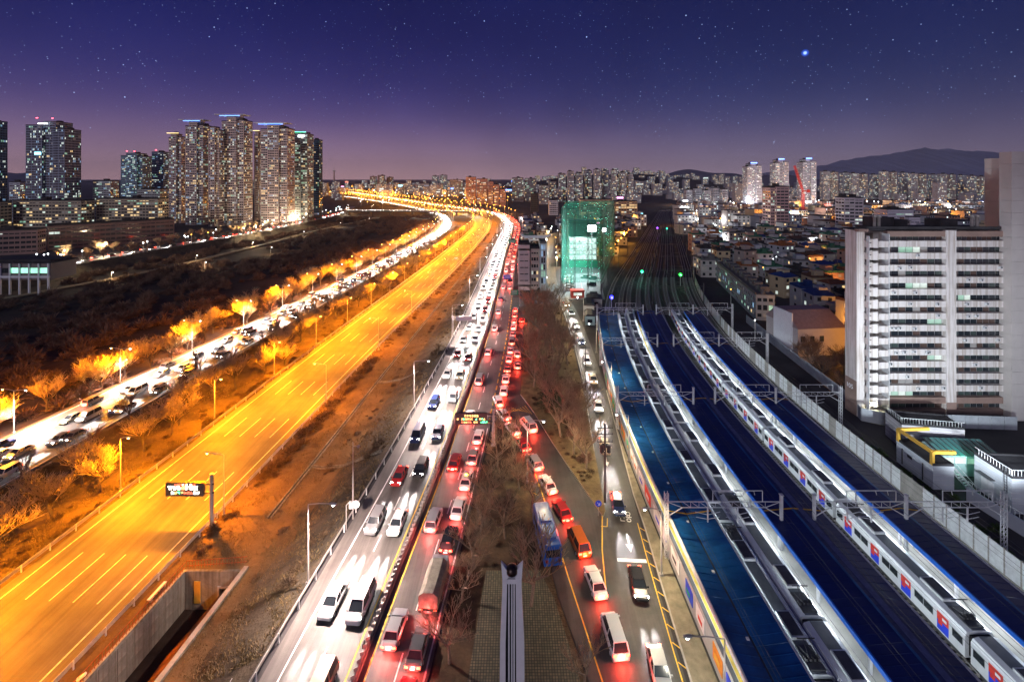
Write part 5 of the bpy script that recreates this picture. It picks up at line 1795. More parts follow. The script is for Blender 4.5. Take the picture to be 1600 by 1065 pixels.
    # long grey noise barrier
    t = thing('noise_barrier', 'long curved grey noise barrier along the right side of the tracks', 'barrier', (0, 0, 0))
    Y = 42; r = random.Random(2)
    while Y < 250:
        a = rail(64.6, Y); b = rail(64.6, Y + 1.94); m2 = MB(); m2.bar((a[0], a[1], 1.75), (b[0], b[1], 1.75), .14, 3.3)
        for zz in (.9, 1.7, 2.5): m2.bar((a[0] - .08, a[1], zz), (b[0] - .08, b[1], zz), .04, .08)
        m2.build('panel', M['galv'] if r.random() < .8 else M['concrete'], t); 
        m2 = MB(); m2.box(a[0], a[1] - .03, 0, .2, .2, 3.55); m2.build('post', M['concrete'], t)
        Y += 2.0
    m2 = MB(); wob(64.4, 64.8, 42, 250, -.1, .1, m2); m2.build('footing', M['concrete'], t)


build_railway()


# ------------------------------------------------------------------ trains
def train_meshes():
    Lc, W = 19.4, 3.06
    d = {}
    hw = W / 2
    def sec(y, k=1): return [(-hw * k, y, .95), (-hw * k, y, 3.25), (-hw * .86, y, 3.62), (-hw * .5, y, 3.78), (hw * .5, y, 3.78), (hw * .86, y, 3.62), (hw * k, y, 3.25), (hw * k, y, .95)]
    mb = MB(); mb.loft([sec(-Lc / 2), sec(0), sec(Lc / 2)])
    d['body'] = mb
    mb = MB(); mb.loft([[(-hw * .52, y, 3.70), (-hw * .46, y, 3.81), (hw * .46, y, 3.81), (hw * .52, y, 3.70)] for y in (-Lc / 2 + .05, Lc / 2 - .05)]); d['roof_panel'] = mb
    mb = MB()
    mb.box(0, 0, .35, 2.6, Lc - 1.4, .58)
    for y in (-6.6, -4.5, 4.5, 6.6):
        for s in (-1, 1): mb.tube((s * .66, y, .43), (s * .8, y, .43), .43, .43, 12)
    d['underframe'] = mb
    mb = MB(); mb.box(0, 0, 0, .05, 1.36, 1.02, 0, 0); mb.box(0, 0, 1.04, .05, 1.36, .88, 0, 1); mb.box(.028, .2, 1.3, .02, .5, .3, 0, 2); mb.box(.028, -.3, .62, .02, .5, .4, 0, 1); mb.box(-.02, 0, -.04, .05, 1.5, 2.04, 0, 3)
    d['door'] = mb
    mb = MB(); mb.box(0, 0, 0, .04, 1.1, .78, 0, 0); mb.box(-.012, 0, -.06, .04, 1.22, .9, 0, 1); d['window'] = mb
    mb = MB(); mb.box(0, 0, 0, 1.5, 3.0, .3); mb.box(0, 0, .3, 1.2, 2.6, .06, 0, 1); d['air_conditioner'] = mb
    mb = MB()
    mb.box(0, 0, 0, 1.6, 2.4, .14); mb.bar((-.5, -1, .2), (-.5, .6, .7), .07); mb.bar((.5, -1, .2), (.5, .6, .7), .07); mb.bar((-.5, .6, .7), (-.3, -.7, 1.3), .06); mb.bar((.5, .6, .7), (.3, -.7, 1.3), .06); mb.bar((-.9, -.7, 1.3), (.9, -.7, 1.3), .08)
    for k in range(4): mb.box(-.6 + .4 * k, .2, .14, .2, .5, .25)
    d['pantograph'] = mb
    return Lc, d


TL, TM = train_meshes()
SASH = mat('train_window_frame', (.30, .31, .32), .4, metal=.5)
TMESH = {'body': TM['body'].mesh('body', M['steel_b']), 'roof_panel': TM['roof_panel'].mesh('roof_panel', M['train_roof']), 'underframe': TM['underframe'].mesh('underframe', M['steel_d']),
         'door': TM['door'].mesh('door', [M['blue'], M['red'], M['white'], M['steel_b']]), 'plain_door': TM['door'].mesh('door', [M['steel_b'], M['steel_b'], M['glass'], M['galv']]),
         'window': TM['window'].mesh('window', [M['glass'], SASH]), 'air_conditioner': TM['air_conditioner'].mesh('air_conditioner', [M['galv'], M['steel_d']]),
         'pantograph': TM['pantograph'].mesh('pantograph', M['steel_d'])}


def train(u, Y0, ncar, label, coloured, seed):
    t = thing('metro_train', label, 'train', (0, 0, 0))
    r = random.Random(seed)
    Y = Y0
    for i in range(ncar):
        a = rail(u, Y); b = rail(u, Y + 20)
        for _ in range(3):
            b = rail(u, Y + 20 * math.cos(math.atan2(b[0] - a[0], b[1] - a[1])))
        ang = -math.atan2(b[0] - a[0], b[1] - a[1])
        c = link('train_car', TMESH['body'], t, ((a[0] + b[0]) / 2, (a[1] + b[1]) / 2, .17), ang)
        link('roof_panel', TMESH['roof_panel'], c); link('underframe', TMESH['underframe'], c)
        for s in (-1, 1):
            for k in range(4):
                o = link('door', TMESH['door' if coloured else 'plain_door'], c, (s * 1.535, -7.2 + 4.8 * k, 1.12), 0 if s > 0 else math.pi)
            for k in range(3):
                for e in (-.62, .62): link('window', TMESH['window'], c, (s * 1.535, -4.8 + 4.8 * k + e, 2.0), 0 if s > 0 else math.pi)
            for yy in (-9.0, 9.0): link('window', TMESH['window'], c, (s * 1.535, yy * .985, 2.0), 0 if s > 0 else math.pi)
        for yy in (-4.9, 4.9): link('air_conditioner', TMESH['air_conditioner'], c, (0, yy, 3.79))
        if i % 3 == 1:
            link('pantograph', TMESH['pantograph'], c, (0, 8.0, 3.8)); link('pantograph', TMESH['pantograph'], c, (0, -8.2, 3.8), math.pi)
        m2 = MB(); m2.box(0, 10.0, 1.2, 2.2, .62, 2.2); m2.build('gangway', M['black'], c)
        Y = Y + (b[1] - a[1])
    return t


train(49.65, 28.3, 7, 'parked metro train with red and blue doors on the right track', True, 1)
train(29.85, 24, 7, 'dark-roofed train beside the left platform canopy', False, 2)
train(33.0, 30, 7, 'dark-roofed train beside the middle platform', False, 3)


# ------------------------------------------------------------------ signals
def signal(px, py, z, label, m, lightcol, power):
    Yd = FPX * (CAMZ - z) / (py - HOR); x = (px - 800) / FPX * Yd
    t = thing('rail_signal', label, 'signal', (x, Yd, 0))
    mb = MB(); mb.tube((0, 0, 0), (0, 0, z - .4), .1, .08, 6); mb.build('post', M['galv'], t)
    mb = MB(); mb.box(0, .1, z - .5, .7, .3, 1.6); h = mb.build('signal_head', M['black'], t)
    mb = MB(); mb.ball((0, -.16, z), .8, 10, 6); mb.build('lens', m, h)
    mb = MB(); mb.bar((0, .1, z + 1.1), (0, -.5, z + 1.0), .7, .05); mb.build('visor', M['black'], h)
    lamp_light(lightdata('signal_light', 'POINT', power, lightcol, radius=.3), (0, -.9, z), t)


signal(1063, 429, 5.5, 'bright green railway signal on the right of the yard', E['sigg'], (.1, 1, .25), 1300)
signal(1003, 424, 5.0, 'cyan-green railway signal in the middle of the yard', E['sigc'], (.1, 1, .6), 1500)
signal(955.5, 464, 4.0, 'blue railway signal at the left edge of the yard', E['sigb'], (.1, .1, 1), 1500)
signal(1042, 357, 5.0, 'small far green railway signal near the end of the yard', E['sigc'], (.1, 1, .5), 800)
signal(1027, 356, 5.0, 'small far violet railway signal near the end of the yard', emit('violet_signal', (.3, .06, 1), 4), (.3, .1, 1), 600)


# ------------------------------------------------------------------ buildings
ROOFM = {'dark': mat('dark_flat_roof', (.035, .034, .038), .9, var=.4, scale=.3), 'blue': mat('blue_house_roof', (.012, .035, .14), .5), 'green': mat('green_flat_roof', (.03, .11, .07), .8), 'brown': mat('brown_tile_roof', (.09, .045, .03), .85), 'grey': mat('grey_flat_roof', (.11, .11, .11), .9, var=.3), 'orange': mat('orange_tile_roof', (.22, .08, .03), .85)}


def facade_box(wall, win, cx, cy, w, d, z0, z1, fh, bay, lit, r, weights, faces='flr', band=.52, rec=.22, pal=None):
    """core box with proud floor bands and piers; panes sit back on the core"""
    wall.box(cx, cy, z0, w - 2 * rec, d - 2 * rec, z1 - z0)
    nf = max(1, int(round((z1 - z0) / fh))); fh = (z1 - z0) / nf
    for k in range(nf + 1):
        z = z0 + k * fh - (band * fh / 2 if 0 < k < nf else (0 if k == 0 else band * fh))
        wall.box(cx, cy, z, w, d, band * fh)
    nx, ny = max(2, int(round(w / bay))), max(2, int(round(d / bay)))
    for i in range(nx + 1):
        x = cx - w / 2 + .2 + (w - .4) * i / nx
        pw = .7 if i in (0, nx) or i % 4 == 0 else .28
        wall.box(x + (.15 if i == 0 else (-.15 if i == nx else 0)), cy - d / 2 + rec / 2 + .03, z0, pw, rec, z1 - z0)
    for f in faces:
        if f == 'f': continue
        s = -1 if f == 'l' else 1
        for i in range(ny + 1):
            y = cy - d / 2 + .35 + (d - .7) * i / ny
            wall.box(cx + s * (w / 2 - rec / 2 - .03), y, z0, rec, .5, z1 - z0)
    for k in range(nf):
        za = z0 + k * fh + band * fh / 2; zb = z0 + (k + 1) * fh - band * fh / 2
        stair = r.random() < .1
        for f in faces:
            n = nx if f == 'f' else ny
            run = 0; cur = 0
            for i in range(n):
                if run <= 0:
                    cur = r.choices((1, 2, 3, 4, 5), weights)[0] if r.random() < lit else 0
                    run = r.choice((1, 1, 1, 2))
                run -= 1
                a, b = (i + .06) / n, (i + .94) / n
                if f == 'f':
                    y = cy - d / 2 + rec - .025; xa, xb = cx - w / 2 + .2 + (w - .4) * a, cx - w / 2 + .2 + (w - .4) * b
                    win.quad((xa, y, za), (xb, y, za), (xb, y, zb), (xa, y, zb), cur)
                else:
                    s = -1 if f == 'l' else 1
                    x = cx + s * (w / 2 - rec + .025); ya, yb = cy - d / 2 + .35 + (d - .7) * a, cy - d / 2 + .35 + (d - .7) * b
                    if s > 0: win.quad((x, ya, za), (x, yb, za), (x, yb, zb), (x, ya, zb), cur)
                    else: win.quad((x, yb, za), (x, ya, za), (x, ya, zb), (x, yb, zb), cur)


def building(name, label, cat, x, y, z0, vols, col, rz=0, fh=2.9, bay=2.2, lit=.3, weights=(3, 3, 2, 2, 0), seed=0, roof='dark', group=None, faces='flr', band=.52, extra=None, penthouse=True):
    """vols: (dx, dy, w, d, height) boxes; the local front looks along -y"""
    r = random.Random(seed)
    t = thing(name, label, cat, (x, y, z0), rz, group)
    wall, win, rf = MB(), MB(), MB()
    for dx, dy, w, d, h in vols:
        facade_box(wall, win, dx, dy, w, d, 0, h, fh, bay, lit, r, weights, faces, band)
        rf.box(dx, dy, h + .003, w + .1, d + .1, .25)
        for s in (-1, 1):
            rf.box(dx + s * (w / 2 - .1), dy, h + .25, .2, d + .1, .8); rf.box(dx, dy + s * (d / 2 - .1), h + .25, w - .3, .2, .8)
        if penthouse and w > 6:
            rf.box(dx + r.uniform(-.2, .2) * w, dy + d * .1, h + .25, min(5, w * .35), min(5, d * .5), 3.0)
            if w > 12: rf.box(dx + r.uniform(-.35, .35) * w, dy, h + .25, 3, 3, 2.0)
    wall.build('wall', wallmat(col), t)
    o = win.build('window', PANES, t); o['kind'] = 'stuff'
    rf.build('roof', ROOFM[roof], t)
    return t


def tower_px(label, px0, px1, ytop, Y, zb, col, seed, depth=16, lit=.3, weights=(3, 3, 2, 2, 0), steps=None, crown=None, group=None, fh=2.9, bay=2.4, band=.52, rz=0, faces='flr', cat='apartment tower', name='apartment_tower', roof='dark'):
    xa, xb = (px0 - 800) / FPX * Y, (px1 - 800) / FPX * Y
    far = max(abs(xa), abs(xb)); lim = .34 * (px1 - px0)
    depth = max(5.0, min(depth, lim * Y * Y / (FPX * max(far, 1) - lim * Y) if FPX * far > lim * Y else depth))
    if xb < 0: xb = (px1 - 800) / FPX * (Y + depth)
    elif xa > 0: xa = (px0 - 800) / FPX * (Y + depth)
    h = CAMZ + (HOR - ytop) / FPX * Y - zb
    w = xb - xa
    vols = [(0, depth / 2, w, depth, h)] if steps is None else [(w * (a + b) / 2 - w / 2, depth / 2 + dy, w * (b - a), depth, h * k) for a, b, dy, k in steps]
    t = building(name, label, cat, (xa + xb) / 2, Y, zb, vols, col, rz, fh, bay, lit, weights, seed, roof, group, faces, band)
    if crown:
        top = max(v[4] for v in vols)
        mb = MB(); mi = {'b': 'neon_b', 'g': 'neon_g', 'y': 'neon_y', 'r': 'redl', 'w': 'sign_w', 'c': 'sign_c'}
        for code, fx, fz, ww, hh in crown:
            mb = MB(); mb.box(w * fx, -.4, top + fz, w * ww, .5, hh); mb.build({'r': 'obstruction_light', 'w': 'lit_sign', 'c': 'lit_sign'}.get(code, 'roof_light'), E[mi[code]], t)
    return t


def canopy_roof(t, w, d, h, z, m):
    pass


# far-left tower cluster
beige = (.54, .43, .39)
cl = [(262, 292, 207, 545, 'y', 'left end tower of the beige cluster, with a pink-lit crown'), (288, 330, 188, 525, 'b', 'beige tower with a blue and gold flat crown, second from the cluster left'), (324, 350, 196, 508, None, 'lower beige tower between the two crowned ones'),
      (345, 394, 180, 520, 'b', 'tallest beige tower of the cluster with blue roof light'), (396, 413, 203, 590, 'y', 'narrow tower seen through the gap in the beige cluster'), (406, 460, 193, 515, 'b', 'broad beige tower with a blue roof line at the right of the cluster')]
for k, (a, b, yt, Y, cr, lb) in enumerate(cl):
    w = (b - a) / FPX * Y
    crown = [(cr or 'y', -.1, 1.2, .9, .5)] if cr else None
    t = tower_px(lb, a, b, yt + 3, Y, -2.2, beige, 100 + k, 18, .30, (5, 4, 2, 2, 3), [(0, .34, 1.5, .96), (.30, .72, -1.5, 1.0), (.70, 1.0, 1.0, .97)], crown, fh=2.75, bay=2.3)
    if cr == 'b':
        mb = MB(); h = CAMZ + (HOR - yt - 3) / FPX * Y + 2.2; mb.box(-w * .08, 6, h + 2.6, w * .95, 14, .7); mb.box(-w * .08, 8, h + .2, w * .5, 8, 2.4); mb.build('crown_slab', M['white'], t)
t = tower_px('slim grey-blue tower with a green roof ring at the right end of the cluster', 458, 489, 208, 560, -2.2, (.30, .33, .36), 120, 18, .35, (2, 4, 3, 2, 0), [(0, .55, 0, 1), (.5, 1, 2, .99)], [('g', 0, 1.0, .9, .7), ('w', .1, -5, .45, 2.6)])
tower_px('dark glass tower edge behind the green-ringed tower', 488, 504, 219, 600, -2.2, (.06, .12, .18), 121, 18, .2, (2, 3, 3, 2, 2))
tower_px('blue glass twin-bodied tower with red roof lights at far left', 40, 127, 196, 610, -2.2, (.27, .32, .41), 122, 24, .18, (1, 4, 2, 3, 2), [(0, .42, 0, 1.0), (.40, .72, 3, 1.04), (.70, 1.0, 0, .96)], [('w', -.05, -3.2, .25, 1.2), ('r', -.2, 4.5, .04, .8), ('r', .2, 4.0, .04, .8), ('c', -.18, -44, .16, 3.5)], fh=3.4, bay=2.0, band=.3, cat='office tower', name='office_tower')
tower_px('glass tower cut by the left picture edge', -30, 12, 190, 600, -2.2, (.16, .24, .34), 123, 22, .2, (1, 4, 2, 3, 2), fh=3.4, bay=2.0, band=.3, cat='office tower', name='office_tower')
tower_px('teal mid-rise tower with red roof lights left of the beige cluster', 187, 236, 240, 760, -2.2, (.24, .36, .44), 124, 24, .4, (1, 4, 4, 2, 3), [(0, .35, 2, .96), (.3, .8, 0, 1), (.75, 1, 3, .95)], [('r', -.15, 3.5, .05, 1.0), ('r', .2, 3.2, .05, 1.0)], cat='office tower', name='office_tower')
tower_px('dark glass slab beside the teal tower', 237, 264, 238, 740, -2.2, (.16, .25, .36), 125, 22, .3, (1, 4, 3, 2, 4), None, [('r', -.1, 3.2, .08, 1.0)], cat='office tower', name='office_tower')
# apartment slabs behind the bank road
tower_px('long cream apartment slab with vaulted balconies at far left', 20, 148, 314, 425, -2.2, (.42, .36, .26), 130, 14, .34, (6, 2, 3, 3, 0), None, None, bay=3.0, cat='apartment slab', name='apartment_slab')
tower_px('long cream apartment slab left of the beige cluster', 150, 264, 311, 440, -2.2, (.42, .35, .25), 131, 14, .4, (6, 2, 3, 3, 0), None, None, bay=3.0, cat='apartment slab', name='apartment_slab')
tower_px('cream end block at the far left edge of the apartment slabs', -40, 19, 316, 412, -2.2, (.45, .38, .27), 132, 14, .2, (6, 2, 3, 3, 0), None, None, bay=3.0, cat='apartment slab', name='apartment_slab')
tower_px('white low office block behind the cream slabs', 145, 186, 283, 640, -2.2, (.45, .46, .48), 133, 16, .3, (1, 4, 3, 3, 1), cat='office block', name='office_block')
tower_px('small pale block between the cream slab and the teal tower', 214, 262, 296, 620, -2.2, (.42, .44, .42), 134, 14, .3, (2, 4, 3, 3, 1), cat='office block', name='office_block')
tower_px('small white block beside the twin-bodied tower', 14, 40, 285, 560, -2.2, (.42, .44, .48), 135, 14, .25, (2, 4, 2, 3, 1), cat='office block', name='office_block')
# brown school building, at an angle
building('school_building', 'long brown school block with dark window bands before the cream slabs', 'school', -322, 372, -2.2, [(0, 6, 78, 12, 18)], (.20, .13, .12), math.atan2(70, 61) - .02, 3.6, 3.2, .03, (3, 3, 3, 2, 0), 140, 'dark')
building('school_annex', 'lower brown school annex with a dark roof at the left', 'school', -356, 322, -2.2, [(0, 5, 34, 11, 17)], (.24, .16, .15), RAD(22), 3.6, 3.0, .05, (4, 2, 1, 2, 0), 141, 'dark')


def stilt_hall():
    t = thing('stilt_hall', 'low hall on white stilts with green-lit windows at the far left bank', 'hall', (-256, 236, -8))
    mb = MB(); mb.box(0, 7, 7.5, 36, 14, 8.5); mb.build('wall', wallmat((.22, .19, .18)), t)
    mb = MB(); mb.box(0, 7, 16.0, 37.5, 15.5, .6); mb.box(0, 7, 16.6, 34, 12, 1.2); mb.build('roof', ROOFM['dark'], t)
    for k in range(8):
        mb = MB(); mb.box(-17.4 + 4.95 * k, -.3, 0, .7, .7, 16); mb.build('stilt', M['white'], t)
    for k in range(7):
        mb = MB(); mb.box(-14.9 + 4.95 * k, -.05, 11.0, 3.9, .12, 2.6); mb.build('window', E['car_lite'] if k > 2 else M['glass'], t)
    mb = MB(); mb.box(0, -.35, 8.6, 36, .5, 1.0); mb.build('floor_beam', M['white'], t)


stilt_hall()

# middle distance right of the roads
pinkA = (.45, .24, .19)
GP_ = 'orange-lit pink apartment slabs beyond the bend'
for k, (a, b, yt, Y) in enumerate(((728, 744, 277, 930), (745, 762, 280, 915), (763, 771, 284, 890), (772, 780, 289, 860), (781, 790, 296, 835))):
    tower_px(['tallest salmon-pink apartment slab beyond the road bend', 'salmon-pink apartment slab second from the left of the stepped row', 'middle slab of the stepped salmon-pink row', 'fourth slab of the stepped salmon-pink row', 'lowest salmon-pink slab at the right end of the stepped row'][k], a, b, yt, Y, 0, pinkA, 150 + k, 12, .22, (4, 3, 1, 2, 0), bay=3, cat='apartment slab', name='apartment_slab')
ga = (.34, .32, .32)
defs = [(800, 818, 278, 1000), (820, 838, 279, 1010), (842, 856, 290, 900), (857, 869, 284, 1080)]
for k, (a, b, yt, Y) in enumerate(defs):
    tower_px(f'grey apartment slab right of the salmon-pink row, {["first", "second", "lower third", "fourth"][k]} from its left', a, b, yt, Y, 0, ga, 160 + k, 12, .3, (3, 3, 2, 2, 0), bay=3, cat='apartment slab', name='apartment_slab')
GT = 'pale apartment towers behind the driving range'
for k, (a, b, yt, Y) in enumerate(((872, 884, 272, 980), (886, 897, 268, 960), (899, 911, 271, 970), (913, 925, 267, 1000), (927, 938, 265, 950), (940, 952, 267, 980), (954, 964, 266, 960), (966, 978, 270, 990), (979, 989, 272, 1010))):
    tower_px(f'{ORD[k] if k else "first"} pale narrow apartment tower from the left behind the driving range', a, b, yt, Y, 0, (.40, .38, .40), 170 + k, 14, .28, (3, 4, 2, 2, 0), None, None, GT, bay=2.8)
tower_px('balcony block lit orange beside the far tracks', 958, 996, 315, 560, 0, (.5, .32, .2), 185, 14, .55, (8, 2, 0, 1, 0), bay=3.4, cat='apartment slab', name='apartment_slab', band=.5)
tower_px('long orange-topped block behind the driving range', 905, 957, 312, 580, 0, (.42, .28, .2), 186, 12, .3, (8, 2, 0, 1, 0), bay=3.4, cat='apartment slab', name='apartment_slab')
for k, (a, b, yt) in enumerate(((1068, 1082, 297), (1083, 1096, 295), (1097, 1110, 298), (1111, 1124, 294), (1125, 1137, 296))):
    tower_px(f'{ORD[k] if k else "first"} white stepped apartment block from the left before the dark hill', a, b, yt, 790 + 8 * (k % 2), 0, (.52, .52, .56), 190 + k, 14, .2, (2, 4, 3, 2, 0), None, None, 'white blocks before the wooded hill', bay=2.8)
for k, (a, b, yt, lb) in enumerate(((1160, 1190, 256, 'left one of the three grey towers with blue roof lights'), (1203, 1232, 250, 'middle one of the three grey towers with blue roof lights'), (1245, 1275, 249, 'right one of the three grey towers with blue roof lights'))):
    tower_px(lb, a, b, yt, 900, 0, (.42, .42, .48), 200 + k, 20, .22, (2, 5, 3, 2, 0), [(0, .32, 0, .93), (.28, .68, 3, 1.0), (.62, 1, -1, .95)], [('b', -.05, .8, .45, 2.0)])
tower_px('pink fifteen-storey tower with dark side in the middle of the low quarter', 1193, 1233, 292, 430, 0, (.50, .33, .31), 210, 16, .16, (4, 4, 1, 2, 0), [(0, .28, 2, .98), (.26, 1, 0, 1.0)], None, bay=4.2, band=.55)
tower_px('pale pink slab tower left of the large apartment block', 1305, 1350, 309, 395, 0, (.50, .44, .46), 211, 14, .25, (3, 5, 1, 2, 0), [(0, .55, 0, 1), (.54, 1, .6, .99)], None, bay=4.0, band=.55)
tower_px('white windowless hall with a lit roof box beyond the apartment roof', 1366, 1432, 328, 430, 0, (.62, .58, .64), 212, 20, .05, (1, 3, 1, 1, 0), [(0, .9, 0, 1), (.6, 1, -4, .7)], None, bay=8, band=.75, cat='hall', name='white_hall')
for k in range(17):
    a = 1281 + k * 15.3
    tower_px(f'{ORD[k] if k else "first"} pale apartment slab from the left in the long row below the mountain' if k < 16 else 'last pale apartment slab at the right end of the row below the mountain', a, a + (15.2, 13.8, 16.5)[k % 3], 268 + (k * 7 % 6) + (4 if k > 11 else 0), 1080 + (k % 3) * 30, 0, [(.50, .48, .48), (.52, .44, .38), (.46, .48, .50)][k % 3], 220 + k, 13, .27, (5, 5, 2, 2, 0), None, None, 'apartment row below the mountain', bay=2.7, cat='apartment slab', name='apartment_slab')
for k in range(9):
    a = 1138 + k * 16 + (0 if k < 2 else 0)
    tower_px(f'{ORD[k] if k else "first"} white low block from the left in the bright quarter beyond the tracks', 1060 + k * 13, 1071 + k * 13, 318 + (k * 5 % 9), 640 + 25 * (k % 3), 0, (.55, .56, .58), 250 + k, 12, .4, (2, 5, 3, 2, 2), None, None, 'white blocks of the bright quarter', bay=3, cat='office block', name='office_block')
tower_px('small near-black block standing before the grey slabs at the bend', 829, 841, 303, 700, 0, (.03, .028, .03), 265, 10, .0, cat='office block', name='office_block')
tower_px('white gabled block beside the near-black one', 857, 872, 313, 640, 0, (.6, .58, .6), 266, 10, .1, cat='office block', name='office_block')
# skyline blocks to the left of the bend
for k, (a, b, yt, Y, c) in enumerate(((578, 589, 276, 1750, (.2, .17, .2)), (590, 602, 274, 1720, (.2, .17, .2)), (604, 615, 277, 1750, (.2, .17, .2)), (640, 652, 290, 1600, (.3, .3, .34)), (675, 686, 275, 1500, (.3, .36, .46)), (687, 699, 274, 1500, (.3, .36, .46)), (703, 724, 281, 1350, (.3, .27, .28)), (655, 672, 287, 1420, (.35, .4, .45)))):
    tower_px(['dim dark tower leftmost on the far skyline', 'dim dark tower second from the left on the far skyline', 'dim dark tower third from the left on the far skyline', 'small pale distant block in the amber lights', 'left of two bluish lit towers on the far skyline', 'right of two bluish lit towers on the far skyline', 'low dim block just left of the salmon-pink row', 'low bluish block below the two bluish towers'][k], a, b, yt, Y, 0, c, 270 + k, 20, .35, (2, 5, 2, 2, 3), None, None, 'distant skyline towers at the bend', bay=4, fh=4)
# white block and teal glass block at the end of the island
building('white_block', 'pinkish white block with a blank side at the end of the island', 'building', 5.6, 212, 0, [(0, 5, 5.2, 10, 21.0)], (.55, .43, .42), 0, 3.2, 6, .0, (1, 1, 1, 1, 1), 300, 'dark', band=.85)
building('office_block', 'window-fronted block between the white block and the teal glass one', 'office block', 10.6, 213, 0, [(0, 5, 4.4, 10, 19.0)], (.42, .34, .30), 0, 3.2, 1.4, .18, (4, 1, 0, 1, 0), 301, 'dark')
t = building('glass_block', 'narrow teal glass block beside the small lit street', 'office block', 14.4, 211, 0, [(0, 5, 3.2, 10, 21.8)], (.40, .48, .48), 0, 3.2, 1.6, .55, (0, 1, 3, 1, 3), 302, 'grey', band=.2)


# ------------------------------------------------------------------ the large apartment block at the right
def apartment_block():
    X0, Y0 = 75.3, 100.0
    t = thing('apartment_block', 'large white fifteen-storey apartment block with number 105 on its left side', 'apartment block', (X0, Y0, 0))
    FH, NF = 2.62, 15
    H = FH * NF + 1.2
    wm = mat('white_stained_render', (.66, .63, .61), .8, var=.10, scale=.22, bump=.05)
    stain(wm)
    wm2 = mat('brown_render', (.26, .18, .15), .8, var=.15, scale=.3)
    mb = MB()
    mb.box(19.3, 4.9, 0, 26, 8.4, H - .4)                         # core behind the window bands
    mb.box(.9, 1.7, 0, 1.8, 3.5, H)                             # left edge wall
    mb.box(3.9, 4.0, 0, 4.3, 1.4, H - .3)
    mb.box(20.3, .12, 0, 2.1, 1.2, H + .1)                       # pier between the two bays
    mb.build('wall', wm, t)
    mb = MB(); mb.box(20.3, -.5, 0, 2.16, .06, 3.2); mb.box(19.3, .56, 0, 26, .12, .9); mb.build('base_course', wm2, t)
    mb = MB(); mb.box(12.8, .25, H - 1.3, 12.7, 1.0, 1.2); mb.box(26.9, .25, H - 1.3, 10.9, 1.0, 1.2); mb.box(1.0, -.1, H - .2, 2.2, 1.2, .6); mb.build('cornice', wm2, t)
    mb = MB(); mb.box(19.6, 4.9, H + .005, 26.6, 9.0, .3); mb.box(3.1, 2.2, H + .005, 6.3, 4.6, .28); mb.box(16.4, .2, H + .3, 33, .3, .55); mb.box(9.5, 6, H + .3, 5, 3, 2.2); mb.box(14, 6.5, H + .3, 3, 3, 1.6); mb.box(24, 6, H + .3, 4, 4, 1.8); mb.build('roof', ROOFM['dark'], t)
    for k in range(4):
        mb = MB(); x = (6.3, 7.3, 28.2, 29.4)[k]; mb.tube((x, 3, H + .3), (x, 3, H + 2.6), .32, .3, 8); mb.tube((x, 3, H + 2.6), (x, 3, H + 3.1), .5, .4, 8); mb.build('roof_vent', M['concrete'], t)
    # stairwell: a white chamfered balcony front on every floor, brown panel as the opening's shade
    bal = MB()
    bal.loft([[(1.5, -1.3, 0), (3.3, -1.75, 0), (4.0, -1.0, 0), (6.2, -.95, 0), (6.2, .9, 0), (1.5, .9, 0)], [(1.5, -1.3, 1.35), (3.3, -1.75, 1.35), (4.0, -1.0, 1.35), (6.2, -.95, 1.35), (6.2, .9, 1.35), (1.5, .9, 1.35)]])
    bal.add([(1.5, -1.32, 1.35), (3.3, -1.77, 1.35), (3.3, -.9, 1.36), (3.3, -1.77, 2.0), (1.5, -1.32, 1.7)], [(0, 1, 3, 4), (1, 2, 3)])
    bme = bal.mesh('stair_balcony', wm)
    dk = MB(); dk.box(5.2, 3.4, 0, 2.0, .2, 1.3); dme = dk.mesh('stair_shade', wm2)
    sl = MB(); sl.box(1.95, -1.42, 0, .5, .06, .16); sme = sl.mesh('drain_slot', M['black'])
    for k in range(NF):
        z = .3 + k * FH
        link('stair_balcony', bme, t, (0, 0, z)); link('stair_shade', dme, t, (0, 0, z + 1.33)); link('drain_slot', sme, t, (0, 0, z + 1.0))
    mb = MB(); mb.box(6.28, -.1, 0, .12, 2.0, H - .6); mb.box(1.56, -1.2, 0, .1, .8, H - 1); mb.build('drain_pipe', M['galv'], t)
    # window bands
    bays = ((6.45, 19.2, 10, 8), (21.4, 32.3, 10, 8))
    def pane(w, m, nm):
        p = MB(); p.box(0, 0, 0, w, .05, 1.16, 0, 0)
        p.box(w / 2 - .03, -.03, 0, .06, .05, 1.16, 0, 1); p.box(0, -.03, 1.11, w, .05, .05, 0, 1)
        return p.mesh(nm, [m, SASH])
    dark2 = mat('curtained_glass', (.05, .07, .065), .25, var=.5, scale=1.2, spec=.6)
    dark3 = mat('brown_glass', (.09, .06, .05), .3, var=.4, scale=1.2)  # brown-tinted panes, tone varied by noise
    glow = {'g': E['green'], 'w': E['white'], 'd': E['dim']}
    litmap = {(13, 0, 2): 'g', (13, 0, 3): 'g', (13, 0, 4): 'w', (13, 0, 5): 'd', (10, 0, 3): 'g', (10, 0, 4): 'w', (10, 0, 5): 'w', (9, 1, 1): 'g', (9, 1, 2): 'w', (7, 0, 6): 'g', (7, 0, 7): 'g', (4, 0, 6): 'g', (4, 0, 7): 'w', (2, 0, 2): 'd', (2, 0, 3): 'd', (1, 0, 0): 'w', (1, 0, 1): 'g', (1, 0, 2): 'w', (1, 0, 3): 'g', (8, 0, 4): 'd', (11, 0, 2): 'd', (5, 1, 3): 'd'}
    r = random.Random(9); cache = {}
    band = {}
